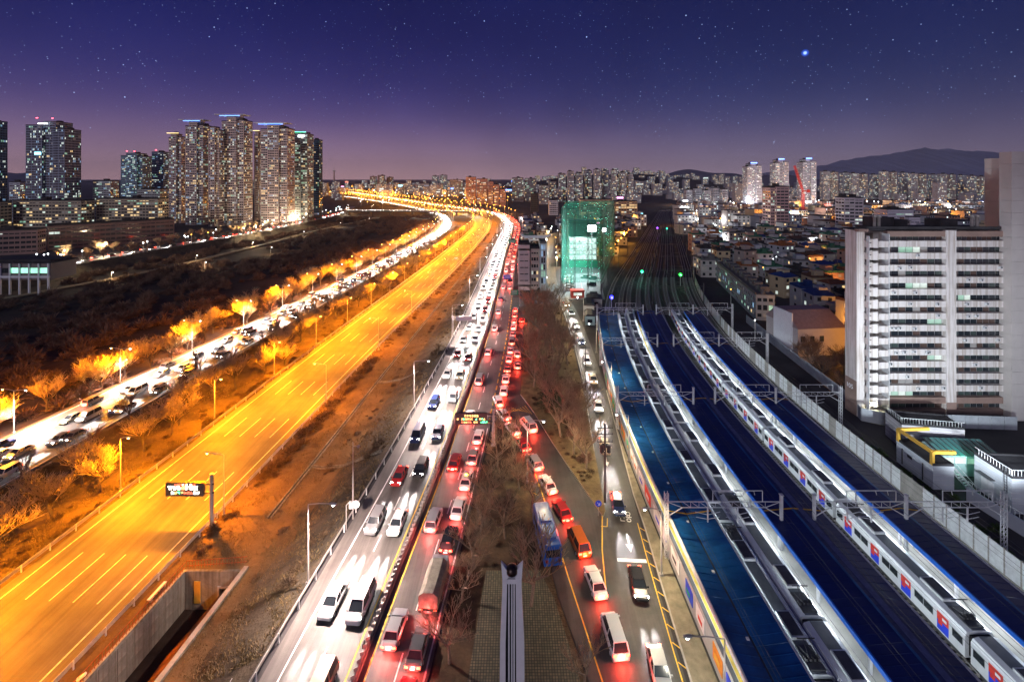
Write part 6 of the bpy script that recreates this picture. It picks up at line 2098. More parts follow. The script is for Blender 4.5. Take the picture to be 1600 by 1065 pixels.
    for j, (xa, xb, ntop, n) in enumerate(bays):
        b = MB(); b.box((xa + xb) / 2, .22, 0, xb - xa, 1.1, 1.32); band[j] = b.mesh('spandrel', wm); b2 = b.mesh('spandrel', wm2)
        for k in range(NF):
            z = .3 + k * FH
            link('spandrel', b2 if k < 2 else band[j], t, (0, 0, z))
            nn = ntop if k == NF - 1 else n
            w = (xb - xa) / nn
            for i in range(nn):
                q = litmap.get((k, j, i))
                m = glow[q] if q else r.choice([M['glass'], M['glass'], dark2, dark3])
                key = (m.name, round(w, 3))
                if key not in cache: cache[key] = pane(w - .06, m, 'window')
                link('window', cache[key], t, (xa + w * (i + .5), .62, z + 1.36))
    ac = MB(); ac.box(0, 0, 0, .8, .34, .55); ac.tube((.1, -.18, .28), (.1, -.19, .28), .2, .2, 10, 1); acm = ac.mesh('air_conditioner', [M['galv'], M['steel_d']])
    for q in range(34):
        k = r.randrange(2, NF - 1); xa, xb = r.choice(((6.9, 18.8), (21.8, 31.9)))
        link('air_conditioner', acm, t, (r.uniform(xa, xb), -.46, .3 + k * FH + r.uniform(.3, .6)))
    # number on the left edge
    f = bpy.data.curves.new('block_number', 'FONT'); f.body = '105'; f.size = 1.25; f.extrude = .02; f.materials.append(M['white'])
    o = link('block_number', f, t, (-.06, 3.0, 5.4)); o.rotation_euler = (RAD(90), 0, RAD(-90)); o.scale = (1.1, 1.1, 1)
    text_mesh(o)
    mb = MB(); mb.box(-.02, 1.7, 0, .06, 3.5, 7.6); mb.build('painted_base', wm2, t)
    # the taller tower behind and the wing at the right edge
    tw = thing('concrete_tower', 'tall blank pale concrete tower at the right picture edge', 'tower', (107, 98, 0))
    cm = mat('pale_concrete', (.47, .44, .42), .85, var=.12, scale=.12)
    z = 0; k = 0
    while z < 56:
        h = 2.62; b = MB(); b.box(16, 1.25, z, 32, 2.5, h - .03); b.build('concrete_panel', cm, tw); z += h; k += 1
    z = 40
    for k in range(7):
        b = MB(); b.box(25.3, 15, 38 + k * 2.7, 24, 7, 2.67); b.build('concrete_panel', cm, tw)
    b = MB(); b.box(25.3, 15, 0, 23, 6.8, 38); b.build('rear_shaft', cm, tw)
    b = MB(); b.box(6, -.04, 50.0, 1.4, .1, .8); b.build('vent', M['black'], tw)
    b = MB(); b.box(16, 6, z + 18, 1, 1, .2); 


apartment_block()


def right_foreground():
    # boundary wall panels
    t = thing('boundary_wall', 'white panelled wall round the foot of the large apartment block', 'wall', (0, 0, 0))
    pts = [(84.5, 165), (81.5, 143), (77.6, 107), (75.0, 98.2), (79, 96.2), (104.5, 94.6)]
    pan = mat('pale_wall_panel', (.34, .37, .40), .7, var=.15, scale=.5)
    for a, b in zip(pts, pts[1:]):
        L = math.dist(a, b); n = max(1, int(L / 2.4))
        for i in range(n):
            p = (a[0] + (b[0] - a[0]) * i / n, a[1] + (b[1] - a[1]) * i / n); q = (a[0] + (b[0] - a[0]) * (i + .96) / n, a[1] + (b[1] - a[1]) * (i + .96) / n)
            m2 = MB(); m2.bar((*p, 1.3), (*q, 1.3), .14, 2.7); m2.build('panel', pan, t)
    white = wallmat((.50, .54, .58)); d = ROOFM['dark']
    def house(label, x, y, w, dd, h, rz, rail_=True, m=white, name='flat_roof_building'):
        t = thing(name, label, 'building', (x, y, 0), rz)
        mb = MB(); mb.box(0, 0, 0, w, dd, h)
        t_ = mb.build('wall', m, t)
        pm = MB()
        for k in range(int(h / .8)):
            for sx, sy, a, b in ((0, -dd / 2 - .02, w, .03), (-w / 2 - .02, 0, .03, dd)): pm.box(sx, sy, .76 + k * .8, a, b, .06)
        pm.build('course_line', M['galv'], t_)
        mb = MB(); mb.box(0, 0, h + .003, w - .4, dd - .4, .12)
        for s in (-1, 1): mb.box(s * (w / 2 - .1), 0, h + .003, .2, dd, .4); mb.box(0, s * (dd / 2 - .1), h + .006, w - .5, .2, .4)
        mb.build('roof', d, t)
        if rail_:
            rl = MB(); bl = MB()
            for s in (-1,):
                rl.bar((s * (w / 2 - .1), -dd / 2, h + 1.3), (s * (w / 2 - .1), dd / 2, h + 1.3), .07); rl.bar((-w / 2, -dd / 2 + .1, h + 1.3), (w / 2, -dd / 2 + .1, h + 1.3), .07)
                for k in range(int(dd / .5)): bl.box(s * (w / 2 - .1), -dd / 2 + .5 * k, h + .4, .05, .05, .9)
                for k in range(int(w / .5)): bl.box(-w / 2 + .5 * k, -dd / 2 + .1, h + .4, .05, .05, .9)
            r2 = rl.build('railing', M['galv'], t); o = bl.build('baluster', M['galv'], r2); o['kind'] = 'stuff'
        return t
    a = house('white low building with an ochre roof frame right of the long barrier', 72.2, 80.2, 3.4, 7.6, 3.9, RAD(-2), False)
    mb = MB()
    for p, q in (((-1.6, 3.5, 3.9), (-1.6, 3.5, 6.1)), ((-1.5, -3.4, 3.9), (-1.5, -3.4, 6.1)), ((-1.6, 3.5, 6.0), (-1.5, -3.4, 6.0)), ((-1.5, -3.4, 6.0), (2.2, -3.4, 6.0)), ((-1.6, 3.5, 6.0), (4.2, 4.0, 6.0))):
        mb.bar(p, q, .42, .5)
    mb.build('roof_frame', M['yellow'], a)
    for k, (yy) in enumerate((2.4, -1.9)):
        mb = MB(); mb.tube((-1.82, yy, .4), (-1.82, yy, 3.2), .09, .09, 6); mb.build('drain_pipe', M['steel_d'], a)
    mb = MB(); mb.box(-1.74, .9, 2.3, .05, 1.0, .5); mb.build('vent_grille', M['steel_d'], a)
    house('long terrace wall building with railing behind the ochre frame', 80.5, 89.5, 10.5, 5.0, 4.6, RAD(-10), True, wallmat((.40, .38, .40)))
    b = house('tall white service building with a canopy over a double door at the right edge', 84.0, 73.6, 12.6, 6.2, 5.4, RAD(-4), True)
    mb = MB(); mb.box(-6.6, .8, 3.3, .8, 2.6, .12); mb.build('door_canopy', M['steel_d'], b)
    for k in range(2):
        mb = MB(); mb.box(-6.34, .2 + 1.12 * k, .1, .06, 1.05, 2.6); mb.build('door', M['white'], b)
    mb = MB()
    for dx in (-.22, .22): mb.bar((-6.45, -2.3 + dx, 0), (-6.45, -2.3 + dx, 6.6), .05)
    for k in range(14): mb.bar((-6.45, -2.52, .4 + k * .44), (-6.45, -2.08, .4 + k * .44), .04)
    mb.build('ladder', M['steel_d'], b)
    g = thing('glass_annex', 'flat annex with green-lit ribbed glass roof between the white buildings', 'annex', (80.5, 82.0, 0), RAD(-4))
    mb = MB(); mb.box(0, 0, 0, 10, 4.4, 3.4); mb.build('wall', wallmat((.30, .42, .42)), g)
    mb = MB(); mb.add([(-5, -2.2, 3.5), (5, -2.2, 3.5), (5, 2.2, 4.2), (-5, 2.2, 4.2)], [(0, 1, 2, 3)]); mb.build('glass_roof', M['glass_t'], g)
    for k in range(11):
        mb = MB(); mb.bar((-5 + k, -2.2, 3.56), (-5 + k, 2.2, 4.26), .08); mb.build('roof_rib', M['steel_d'], g)
    for k in range(5):
        mb = MB(); mb.box(-4 + 2 * k, -2.23, 2.2, 1.7, .06, .9); mb.build('window', E['white'] if k != 2 else E['green'], g)
    lamp_light(lightdata('annex_glow', 'POINT', 280, (.25, 1, .6), radius=.3), (-2, -3.0, 4.6), g)
    s = thing('outdoor_stair', 'steep outdoor stair with rails between the two white buildings', 'stair', (75.6, 77.4, 0), RAD(15))
    for k in range(12):
        mb = MB(); mb.box(0, -2 + k * .32, k * .24, 1.1, .34, .06); mb.build('step', M['galv'], s)
    for dx in (-.6, .6):
        mb = MB(); mb.bar((dx, -2.1, .1), (dx, 1.7, 2.9), .08, .2); mb.bar((dx, -2.1, 1.0), (dx, 1.7, 3.8), .05); mb.build('stringer', M['galv'], s)
    w = thing('ramp_wall', 'white ramp wall with a railing in front of the service building', 'wall', (0, 0, 0))
    mb = MB(); mb.bar((73.6, 74.0, 1.0), (75.2, 60.5, 1.0), .3, 2.2); mb.bar((75.2, 60.5, .9), (84, 60.0, .9), .3, 2.0); mb.build('wall_panel', white, w)
    mb = MB(); mb.bar((73.8, 74.0, 3.0), (75.4, 60.5, 3.0), .06)
    for k in range(24): mb.box(73.8 + 1.6 * k / 24, 74 - 13.5 * k / 24, 2.1, .05, .05, .9)
    mb.build('railing', M['galv'], w)
    v = random.Random(3); pts = []
    for i in range(90):
        y = v.uniform(50, 92); x = v.uniform(66.6, 70.0) if y > 76 else v.uniform(67, 72.6); pts.append((x, y, -.1, v.uniform(.4, 1.0), v.uniform(.4, .9)))
    bush_mass('ground_cover', pts, M['leafg'], label='low green shrubs between the barrier and the white buildings', cat='shrubbery')
    # hall and barrack-like terrace further up
    hl = thing('gable_hall', 'large grey hall with a sloping pinkish roof beside the white boundary wall', 'hall', (90, 141, 0), RAD(6))
    mb = MB(); mb.box(0, 0, 0, 15, 14, 8.0); mb.build('wall', wallmat((.40, .36, .35)), hl)
    mb = MB(); mb.add([(-7.7, -7.3, 8.02), (7.7, -7.3, 8.02), (6.9, -1.6, 12.0), (-7.2, -1.6, 12.0), (-7.2, 3, 12.0), (6.9, 3, 12.0), (-7.7, 7.3, 8.02), (7.7, 7.3, 8.02)], [(0, 1, 2, 3), (3, 2, 5, 4), (1, 7, 5, 2), (6, 0, 3, 4), (7, 6, 4, 5)]); mb.build('roof', mat('pinkish_metal_roof', (.24, .17, .17), .6, var=.15), hl)
    mb = MB(); mb.box(-7.75, -1, 0, .4, 8, 12.0); mb.build('gable_wall', M['white'], hl)
    for k in range(3):
        mb = MB(); mb.box(-6 + 3 * k, -7.04, 4.2, 1.3, .1, 1.6); mb.build('window', M['glass'], hl)
    tr_ = thing('terrace_block', 'long three-storey terrace block with grid windows along the tracks', 'terrace', (99.5, 199, 0), math.pi / 2 - .2)
    mb = MB(); r = random.Random(17); win = MB()
    facade_box(mb, win, 0, 0, 66, 6.4, 0, 9.4, 3.1, 2.2, .22, r, (1, 3, 5, 3, 3), 'flr', .4)
    mb.build('wall', wallmat((.27, .29, .30)), tr_); o = win.build('window', PANES, tr_); o['kind'] = 'stuff'
    rr = MB(); rr.box(0, 0, 9.403, 66.6, 6.9, .3)
    for k in range(9): rr.box(-30 + 7.4 * k, .6, 9.71, 3.2, 3.0, 2.2); rr.tube((-26.5 + 7.4 * k, -.6, 9.71), (-26.5 + 7.4 * k, -.6, 11.2), .7, .7, 8)
    rr.box(0, -3.35, 9.71, 66.6, .15, .8); rr.build('roof', ROOFM['grey'], tr_)


right_foreground()
tr2 = bpy.data.objects['terrace_block']; tr2.rotation_euler = (0, 0, math.pi / 2 * 3 + .0 - .22)


# ------------------------------------------------------------------ low houses
def house_proto(x, y, w, d, h, rz, col, roof, seed, label, group):
    r = random.Random(seed)
    t = thing('low_house', label, 'house', (x, y, -.15), rz, group)
    wall, win, rf = MB(), MB(), MB()
    nf = max(1, round(h / 3)); fh = h / nf
    wall.box(0, 0, 0, w, d, h)
    if r.random() < .5:
        wall.box(w * r.uniform(-.2, .2), d * .1, h, w * .45, d * .5, 2.5); rf.box(w * r.uniform(-.2, .2) * 0, d * .1, h + 2.503, w * .5, d * .55, .15) if False else None
    for k in range(nf):
        for i in range(max(2, int(w / 3))):
            n = max(2, int(w / 3)); xx = -w / 2 + w * (i + .5) / n; z = k * fh + fh * .32
            mi = r.choices((0, 1, 2, 3, 4), (12, 1.0, 1.2, .8, 2))[0]
            win.box(xx, -d / 2 - .01, z, 1.3, .08, fh * .45, 0, mi); wall.box(xx, -d / 2 - .06, z - .12, 1.6, .2, .1)
        for i in range(max(1, int(d / 4))):
            n = max(1, int(d / 4)); yy = -d / 2 + d * (i + .5) / n; z = k * fh + fh * .32
            win.box(-w / 2 - .01, yy, z, .08, 1.2, fh * .45, 0, r.choices((0, 1, 2, 3, 4), (14, 1, 1, .5, 2))[0])
        wall.box(0, -d / 2 - .25, (k + 1) * fh - .2, w * .98, .5, .18)
    if roof in ('blue', 'brown', 'orange') and r.random() < .6:
        hh = r.uniform(1.2, 2.2)
        rf.add([(-w / 2 - .4, -d / 2 - .4, h + .02), (w / 2 + .4, -d / 2 - .4, h + .02), (w / 2 + .4, d / 2 + .4, h + .02), (-w / 2 - .4, d / 2 + .4, h + .02), (-w * .3, 0, h + hh), (w * .3, 0, h + hh)], [(0, 1, 5, 4), (2, 3, 4, 5), (1, 2, 5), (3, 0, 4), (3, 2, 1, 0)])
    else:
        rf.box(0, 0, h + .003, w - .3, d - .3, .1)
        for s in (-1, 1): rf.box(s * (w / 2 - .1), 0, h + .003, .2, d, .9); rf.box(0, s * (d / 2 - .1), h + .006, w - .5, .2, .9)
        rf.box(w * .2, d * .15, h + .1, w * .3, d * .3, 2.2)
        if r.random() < .6: rf.tube((-w * .25, d * .2, h + .1), (-w * .25, d * .2, h + 1.6), .6, .6, 8)
    wall.build('wall', wallmat(col), t); o = win.build('window', PANES, t); o['kind'] = 'stuff'; rf.build('roof', ROOFM[roof], t)
    return t


hc = [((.30, .26, .24), 'brown brick'), ((.40, .38, .36), 'cream'), ((.32, .33, .36), 'grey'), ((.45, .45, .47), 'white'), ((.33, .20, .15), 'red brick'), ((.42, .34, .22), 'yellow')]
rn = ['dark', 'dark', 'dark', 'blue', 'green', 'grey', 'brown', 'orange']
rw = {'dark': 'dark flat', 'blue': 'blue', 'green': 'green flat', 'grey': 'grey flat', 'brown': 'brown', 'orange': 'orange tiled'}
hr_ = random.Random(21)
count = 0
placed = []
HQ = []


def try_house(x, y, w, d, h, rz, where, group):
    global count
    rad = max(w, d) * .55
    if any(math.dist((x, y), (a, b)) < rad + c for a, b, c in placed): return
    placed.append((x, y, rad)); HQ.append((y, x, w, d, h, rz, where, group)); return


def real_house(y, x, w, d, h, rz, where, group):
    global count
    c, cn = hr_.choice(hc); rf_ = hr_.choice(rn)
    house_proto(x, y, w, d, h, rz, c, rf_, 500 + count, f'{ {1: "one", 2: "two", 3: "three", 4: "four", 5: "five", 6: "six"}[max(1, min(6, round(h / 3)))] }-storey {cn} house, {rw[rf_]} roof, {where}', group)
    count += 1


placed += [(90, 143, 17), (99, 175, 8), (104, 195, 9), (112, 215, 10), (120, 232, 8), (91, 107, 20), (110, 107, 20), (192, 435, 18), (261, 435, 14)] 
for y in np.arange(128, 420, 10.5):
    xl = c_rail(y) + 67 + (14 if y < 240 else 4); xr = 1.05 * y + 40
    for x in np.arange(xl, xr, 11.5):
        xx = x + hr_.uniform(-2, 2); yy = y + hr_.uniform(-2, 2)
        try_house(xx, yy, hr_.uniform(7, 10), hr_.uniform(7, 9.5), hr_.choice([6, 6, 9, 9, 9, 12]), hr_.choice([0, .15, -.12, .3]), 'in the low quarter right of the railway', 'houses of the low quarter right of the railway')
for y in np.arange(430, 700, 24):
    xl = c_rail(y) + 62; xr = 1.05 * y
    for x in np.arange(xl, xr, 26):
        try_house(x + hr_.uniform(-4, 4), y + hr_.uniform(-4, 4), hr_.uniform(12, 18), hr_.uniform(10, 14), hr_.choice([9, 12, 15, 18]), hr_.choice([0, .2, -.2, .35]), 'in the bright quarter past the tracks', 'blocks of the bright quarter beyond the low houses')
for y in np.arange(236, 560, 13):
    for x in np.arange(MAIN.x_at(y, 20), MAIN.x_at(y, 20) + 24 + (y - 236) * .08, 12):
        sx = STREET.x_at(min(y, 455))
        if abs(x - sx) < 8: continue
        if x > 26 and y < 300: continue
        try_house(x + hr_.uniform(-1, 1), y + hr_.uniform(-2, 2), hr_.uniform(7, 10), hr_.uniform(7, 10), hr_.choice([6, 6, 9, 9]), hr_.choice([0, .1, -.1]), 'between main road and driving range', 'houses between the main road and the driving range')
for y in np.arange(310, 560, 16):
    for x in np.arange(STREET.x_at(min(y, 455)) + 12, c_rail(y) + 14, 14):
        try_house(x, y, hr_.uniform(8, 11), hr_.uniform(8, 11), hr_.choice([6, 9, 9, 12]), hr_.choice([0, .1, .3]), 'behind the driving range left of the tracks', 'houses behind the driving range')


HQ.sort()
HQ = [q for q in HQ if abs(q[1]) < 1.16 * q[0]]
for q in HQ[:290]: real_house(*q)
def far_houses(qs):
    r = random.Random(44); mb = MB(); rfm = MB()
    mats = [wallmat(c[0]) for c in hc] + [emit('block_window_warm', (1, .66, .28), 1.3), emit('block_window_white', (.8, .95, .95), 1.3), M['glass'], ROOFM['dark'], ROOFM['blue'], ROOFM['grey'], ROOFM['brown']]
    for y, x, w, d, h, rz, where, group in qs:
        mb.box(x, y, -.1, w, d, h, rz, r.randrange(6)); mb.box(x, y, h - .1, w * 1.04, d * 1.04, .5, rz, r.choice((9, 9, 10, 11, 12)))
        if r.random() < .6: mb.box(x + r.uniform(-.2, .2) * w, y, h + .4, w * .35, d * .4, 2.4, rz, r.randrange(6))
        c, s_ = math.cos(rz), math.sin(rz)
        if r.random() < .16: mb.box(x, y - d / 2 - 1.2, r.uniform(3, h), w * r.uniform(.3, .7), .4, r.uniform(1, 2.2), rz, r.choice((13, 13, 14, 15, 15, 16)))
        for k in range(int(h / 3)):
            n = max(2, int(w / 3.2))
            for i in range(n):
                u = -w / 2 + w * (i + .5) / n; v = -d / 2 - .02
                mb.box(x + u * c - v * s_, y + u * s_ + v * c, k * 3 + 1.0, 1.5, .1, 1.4, rz, r.choices((8, 6, 7), (6, 1, 1.3))[0])
    tag(mb.build('distant_houses', mats + [E['sign_w'], E['sign_p'], E['sign_c'], E['sign_r']]), 'mass of small distant blocks and houses behind the low quarter', 'houses', None, 'stuff')
far_houses(HQ[290:])


# ------------------------------------------------------------------ golf driving range
def driving_range():
    t = thing('driving_range', 'tall green netted golf driving range with lit tiers of stalls inside', 'driving range', (0, 0, 0))
    A, B, C_, D = (22.6, 210), (41.0, 210), (64.5, 288), (33.5, 282)
    H = 37.6
    def side(p, q, n, rows, inside=False):
        for i in range(n + 1):
            f = i / n; x, y = p[0] + (q[0] - p[0]) * f, p[1] + (q[1] - p[1]) * f
            mb = MB()
            for dx in (-.3, .3): mb.bar((x + dx, y, 0), (x + dx, y, H), .16)
            for k in range(13): mb.bar((x - .3, y, k * 3), (x + .3, y, k * 3 + 3), .09)
            mb.build('mast', M['steel_d'], t)
        mb = MB()
        for k in range(rows + 1):
            z = 6 + (H - 6) * k / rows
            mb.tube((*p, z), (*q, z), .07, .07, 4)
        mb.build('cable', M['steel_d'], t)
        mb = MB(); mb.quad((*p, 4), (*q, 4), (*q, H), (*p, H)); mb.build('net', M['net'], t)
    side(A, B, 3, 5); side(B, C_, 12, 5); side(D, A, 7, 5); side(C_, D, 4, 5)
    mb = MB(); mb.quad((*A, H), (*B, H), (*C_, H), (*D, H)); mb.build('top_net', M['net'], t)
    s = thing('stall_building', 'tiered white-lit golf stall building inside the green net', 'golf stalls', (41.5, 268, 0), 0)
    wg = wallmat((.40, .55, .5)); x0, x1 = -8.0, 8.0
    mb = MB(); mb.box(0, 5, 0, 16.5, 8, 27); mb.box(0, 1.2, 17.6, 16.5, .4, 9.4); mb.build('wall', wg, s)
    glow = emit('stall_back_glow', (.75, 1, .92), 1.7, vary=.4, vscale=.6)  # stall backs glow by themselves in place of lamplight
    for k in range(4):
        z = 4.2 + k * 3.3
        mb = MB(); mb.box(0, .4, z - .35, 16.4, 3.6, .3); mb.build('stall_floor', M['leafg'] if k == 0 else wg, s)
        mb = MB(); mb.box(0, .96, z, 15.8, .08, 2.4); mb.build('stall_back', glow, s)
        for i in range(9):
            mb = MB(); mb.box(-7.8 + 1.95 * i, -.2, z, .12, 2.2, 1.7); mb.build('stall_divider', M['white'], s)
    mb = MB(); mb.box(0, -1.2, .1, 16.4, 1.0, 3.6); mb.build('green_skirt', M['green'], s)
    L = lightdata('flood_light', 'SPOT', 150000, (.88, 1, .97), 125, .6, .6)
    for i, (px, py, Y, r) in enumerate(((925, 357, 246, 1.15), (944, 359, 262, .6))):
        x = (px - 800) / FPX * Y; z = CAMZ - (py - HOR) / FPX * Y
        f = thing('flood_lamp', ['dazzling white flood lamp high in the driving range', 'smaller flood lamp right of the dazzling one'][i], 'flood lamp', (x, Y, 0))
        mb = MB(); mb.tube((0, .6, 0), (0, .6, z + 1), .2, .15, 8); mb.build('mast', M['galv'], f)
        mb = MB(); mb.box(0, .35, z - 1.6, 4.4 * r, .3, 3.4 * r); hb = mb.build('lamp_bank', M['steel_d'], f)
        for ix in (-1.3, 0, 1.3):
            for iz in (-.8, .8):
                mb = MB(); mb.ball((ix * r, .1, z + iz * r), .72 * r, 10, 6); mb.build('lamp_lens', E['led'], hb)
        lamp_light(L, (0, -1.2, z), f, Vector((-.8, -.22, -.38)).to_track_quat('-Z', 'Y').to_euler())
    mb = MB(); mb.prism([(23, 196), (40, 196), (42, 212), (48, 250), (34, 250), (24, 212)], -.15, .02); structure('car_park', mb, mat('car_park_asphalt', (.16, .17, .19), .7, var=.2, scale=.4))
    mb = MB()
    for k in range(7): mb.box(33 + k * .25, 214 + 2.6 * k, .024, .12, 2.2, .004)
    structure('car_park_marking', mb, M['paint_w'])
    r = random.Random(31)
    for k in range(9):
        p = r.choice(['white', 'silver', 'black', 'grey', 'white'])
        car(26.6 + .55 * k * .8, 212.5 + k * 3.3, .02, RAD(-70), 'sedan', p, 'off', f'{p} car parked in the angled row of the driving range car park', 'cars parked at the driving range', detail=False, beam=False)
    for k, (x, y, p) in enumerate(((38.6, 222, 'black'), (37.8, 238, 'white'), (41.5, 236, 'silver'), (35.5, 203, 'black'))):
        car(x, y, .02, RAD(80), 'suv', p, 'off', f'{p} car standing apart on the {["right side", "far middle", "far right", "near end"][k]} of the driving range car park', None, detail=False, beam=False)
    g = thing('gate_house', 'small red gate house at the driving range entrance', 'kiosk', (28.5, 200, 0))
    mb = MB(); mb.box(0, 0, 0, 5.5, 3.4, 3); mb.build('wall', mat('red_wall_paint', (.42, .07, .05), .7), g)
    mb = MB(); mb.box(0, 0, 3, 6, 3.9, .3); mb.build('roof', M['red'], g)
    mb = MB(); mb.box(0, -1.72, 1.1, 3.6, .08, 1.2); mb.build('window', E['white'], g)
    for k, (x, y, w, d, h, c, lb) in enumerate(((29.8, 178, 4.0, 9, 3.6, (.25, .27, .3), 'low shed with a dark curved roof at the top of the station'), (28.0, 165, 3.4, 7, 3.2, (.35, .5, .48), 'small teal booth beside the street at the end of the left platform'), (33.6, 187, 6, 6, 3.4, (.3, .3, .3), 'dark shed in front of the driving range car park'))):
        b = thing('shed', lb, 'shed', (x, y, 0), RAD(-8))
        mb = MB(); mb.box(0, 0, 0, w, d, h); mb.build('wall', wallmat(c), b)
        mb = MB(); mb.loft([[(-w / 2 - .2, yy, h), (-w / 4, yy, h + .7), (w / 4, yy, h + .7), (w / 2 + .2, yy, h)] for yy in (-d / 2 - .2, d / 2 + .2)]); mb.build('roof', ROOFM['dark'], b)
        mb = MB(); mb.box(0, -d / 2 - .03, 1.0, w * .5, .08, 1.1); mb.build('window', M['glass'], b)


driving_range()


# ------------------------------------------------------------------ electric pole, crane, gate
def power_pole():
    t = thing('power_pole', 'black electricity pole with transformers at the edge of the street', 'utility pole', (14.9, 73.3, .1))
    mb = MB(); mb.tube((0, 0, 0), (0, 0, 12.6), .2, .14, 8); mb.build('pole', M['steel_d'], t)
    for z in (11.9, 10.9, 9.7):
        mb = MB(); mb.bar((-1.3, 0, z), (1.3, 0, z), .12); 
        for x in (-1.2, -.6, .6, 1.2): mb.tube((x, 0, z), (x, 0, z + .35), .06, .04, 6)
        mb.build('cross_arm', M['steel_d'], t)
    for x in (-.55, .55):
        mb = MB(); mb.tube((x, -.3, 8.2), (x, -.3, 9.3), .32, .32, 10); mb.build('transformer', M['steel_d'], t)
    q = thing('power_pole', 'thin electricity pole farther along the grove edge of the street', 'utility pole', (18.0, 112, .1))
    mb = MB(); mb.tube((0, 0, 0), (0, 0, 11), .18, .12, 8); mb.bar((-1.2, 0, 10.3), (1.2, 0, 10.3), .12); mb.build('pole', M['steel_d'], q)
    mb = MB()
    for x in (-1.2, -.6, .6, 1.2):
        pts = [(14.9 + x + (18 + x - 14.9 - x) * i / 10, 73.3 + 38.7 * i / 10, 12.1 - 1.6 * i / 10 - 1.0 * math.sin(i / 10 * math.pi)) for i in range(11)]
        mb.path(pts, .02, 3)
    tag(mb.build('power_line', M['black']), 'sagging black power lines between the two street poles', 'cable')


power_pole()


def crane():
    Y = 520; x = (1255 - 800) / FPX * Y
    t = thing('tower_crane', 'red tower crane with raised jib behind the pink tower', 'crane', (x, Y, 0))
    def lat(p, q, w, n, name):
        mb = MB(); p, q = Vector(p), Vector(q); d = (q - p).normalized(); a = d.cross(Vector((0, 1, 0))).normalized() * w / 2; b = Vector((0, w / 2, 0))
        for i in (-1, 1):
            for j in (-1, 1): mb.bar(p + a * i + b * j, q + a * i + b * j, .3)
        for k in range(n):
            u, v = p.lerp(q, k / n), p.lerp(q, (k + 1) / n)
            for j in (-1, 1): mb.bar(u - a + b * j, v + a + b * j, .2); mb.bar(u + a + b * j, v - a + b * j, .2)
        mb.build(name, M['red'], t)
    lat((0, 0, 0), (0, 0, 38), 2.2, 14, 'mast'); lat((0, 0, 36), (-10, 0, 66), 1.6, 14, 'jib'); lat((0, 0, 36), (6, 0, 38), 1.6, 3, 'counter_jib')
    mb = MB(); mb.box(6, 0, 35.5, 2.5, 2, 3); mb.build('counterweight', M['red'], t)
    mb = MB(); mb.box(1, -1, 34, 2, 2, 2.4); mb.build('cabin', M['white'], t)


crane()


def gate():
    t = thing('temple_gate', 'white portal gate with a wide eaved roof among the dark roofs', 'gate', (*P(837, 404, 0)[:2], 0))
    for s in (-1, 1):
        mb = MB(); mb.box(s * 4.2, 0, 0, 1.4, 1.4, 13); mb.build('column', M['white'], t)
    mb = MB(); mb.loft([[(-10, -1.6, 15.4), (-10, 1.6, 15.4), (-10, 0, 16.2)], [(-7, -1.6, 13.4), (-7, 1.6, 13.4), (-7, 0, 15)], [(7, -1.6, 13.4), (7, 1.6, 13.4), (7, 0, 15)], [(10, -1.6, 15.4), (10, 1.6, 15.4), (10, 0, 16.2)]]); mb.build('roof', M['white'], t)
    mb = MB(); mb.box(0, 0, 11.6, 7, 1, 1); mb.build('beam', M['white'], t)


gate()


# ------------------------------------------------------------------ bridge, far lamps, far city, hills
def bridge():
    t = thing('river_bridge', 'low lit road bridge crossing the river bed beyond the woods', 'bridge', (0, 0, 0))
    p, q = (-272, 716), (-34, 700)
    mb = MB(); mb.bar((*p, .4), (*q, .4), 13, 1.4); mb.build('deck', M['asphalt_pale'], t)
    for s in (-6.6, 6.6):
        mb = MB(); mb.bar((p[0], p[1] + s, 1.6), (q[0], q[1] + s, 1.6), .4, 1.0); mb.build('parapet', M['concrete'], t)
    for k in range(7):
        x = p[0] + (q[0] - p[0]) * (k + .5) / 7; y = p[1] + (q[1] - p[1]) * (k + .5) / 7
        mb = MB(); mb.box(x, y, -9, 2.2, 9, 9); mb.build('pier', M['concrete_d'], t)
    r = random.Random(6)
    mb = MB()
    for k in range(34):
        f = (k + r.random() * .6) / 34; x, y = p[0] + (q[0] - p[0]) * f, p[1] + (q[1] - p[1]) * f
        mb.box(x, y - 2.5, 1.1, 4.4, 1.8, 1.2, .07, 0); mb.box(x + 2.25, y - 2.5, 1.5, .2, 1.5, .4, .07, 1)
    tag(mb.build('bridge_traffic', [PAINTS['white'], E['head']]), 'line of cars with lit lamps on the river bridge', 'cars', None, 'stuff')
    for k in range(6):
        f = (k + .4) / 6; x, y = p[0] + (q[0] - p[0]) * f, p[1] + (q[1] - p[1]) * f
        a = street_lamp('street_lamp', 'white lamp on the far river bridge', 9, 2, E['led'], lightdata('bridge_light', 'SPOT', 40000, (1, .86, .72), 165, .5, .3), 'lamps on the river bridge')
        a.location = (x, y - 6, 1.2)


bridge()


def haze_box(density):
    mb = MB(); mb.box(0, 6950, -13, 28200, 14300, 535)
    m = bpy.data.materials.new('haze'); m.use_nodes = True
    nt = m.node_tree; nt.nodes.remove(nt.nodes['Principled BSDF'])
    v = nt.nodes.new('ShaderNodeVolumePrincipled'); v.inputs['Color'].default_value = (.8, .78, .9, 1); v.inputs['Density'].default_value = density
    nt.links.new(v.outputs[0], nt.nodes['Material Output'].inputs['Volume'])
    tag(mb.build('haze', m), kind='stuff')


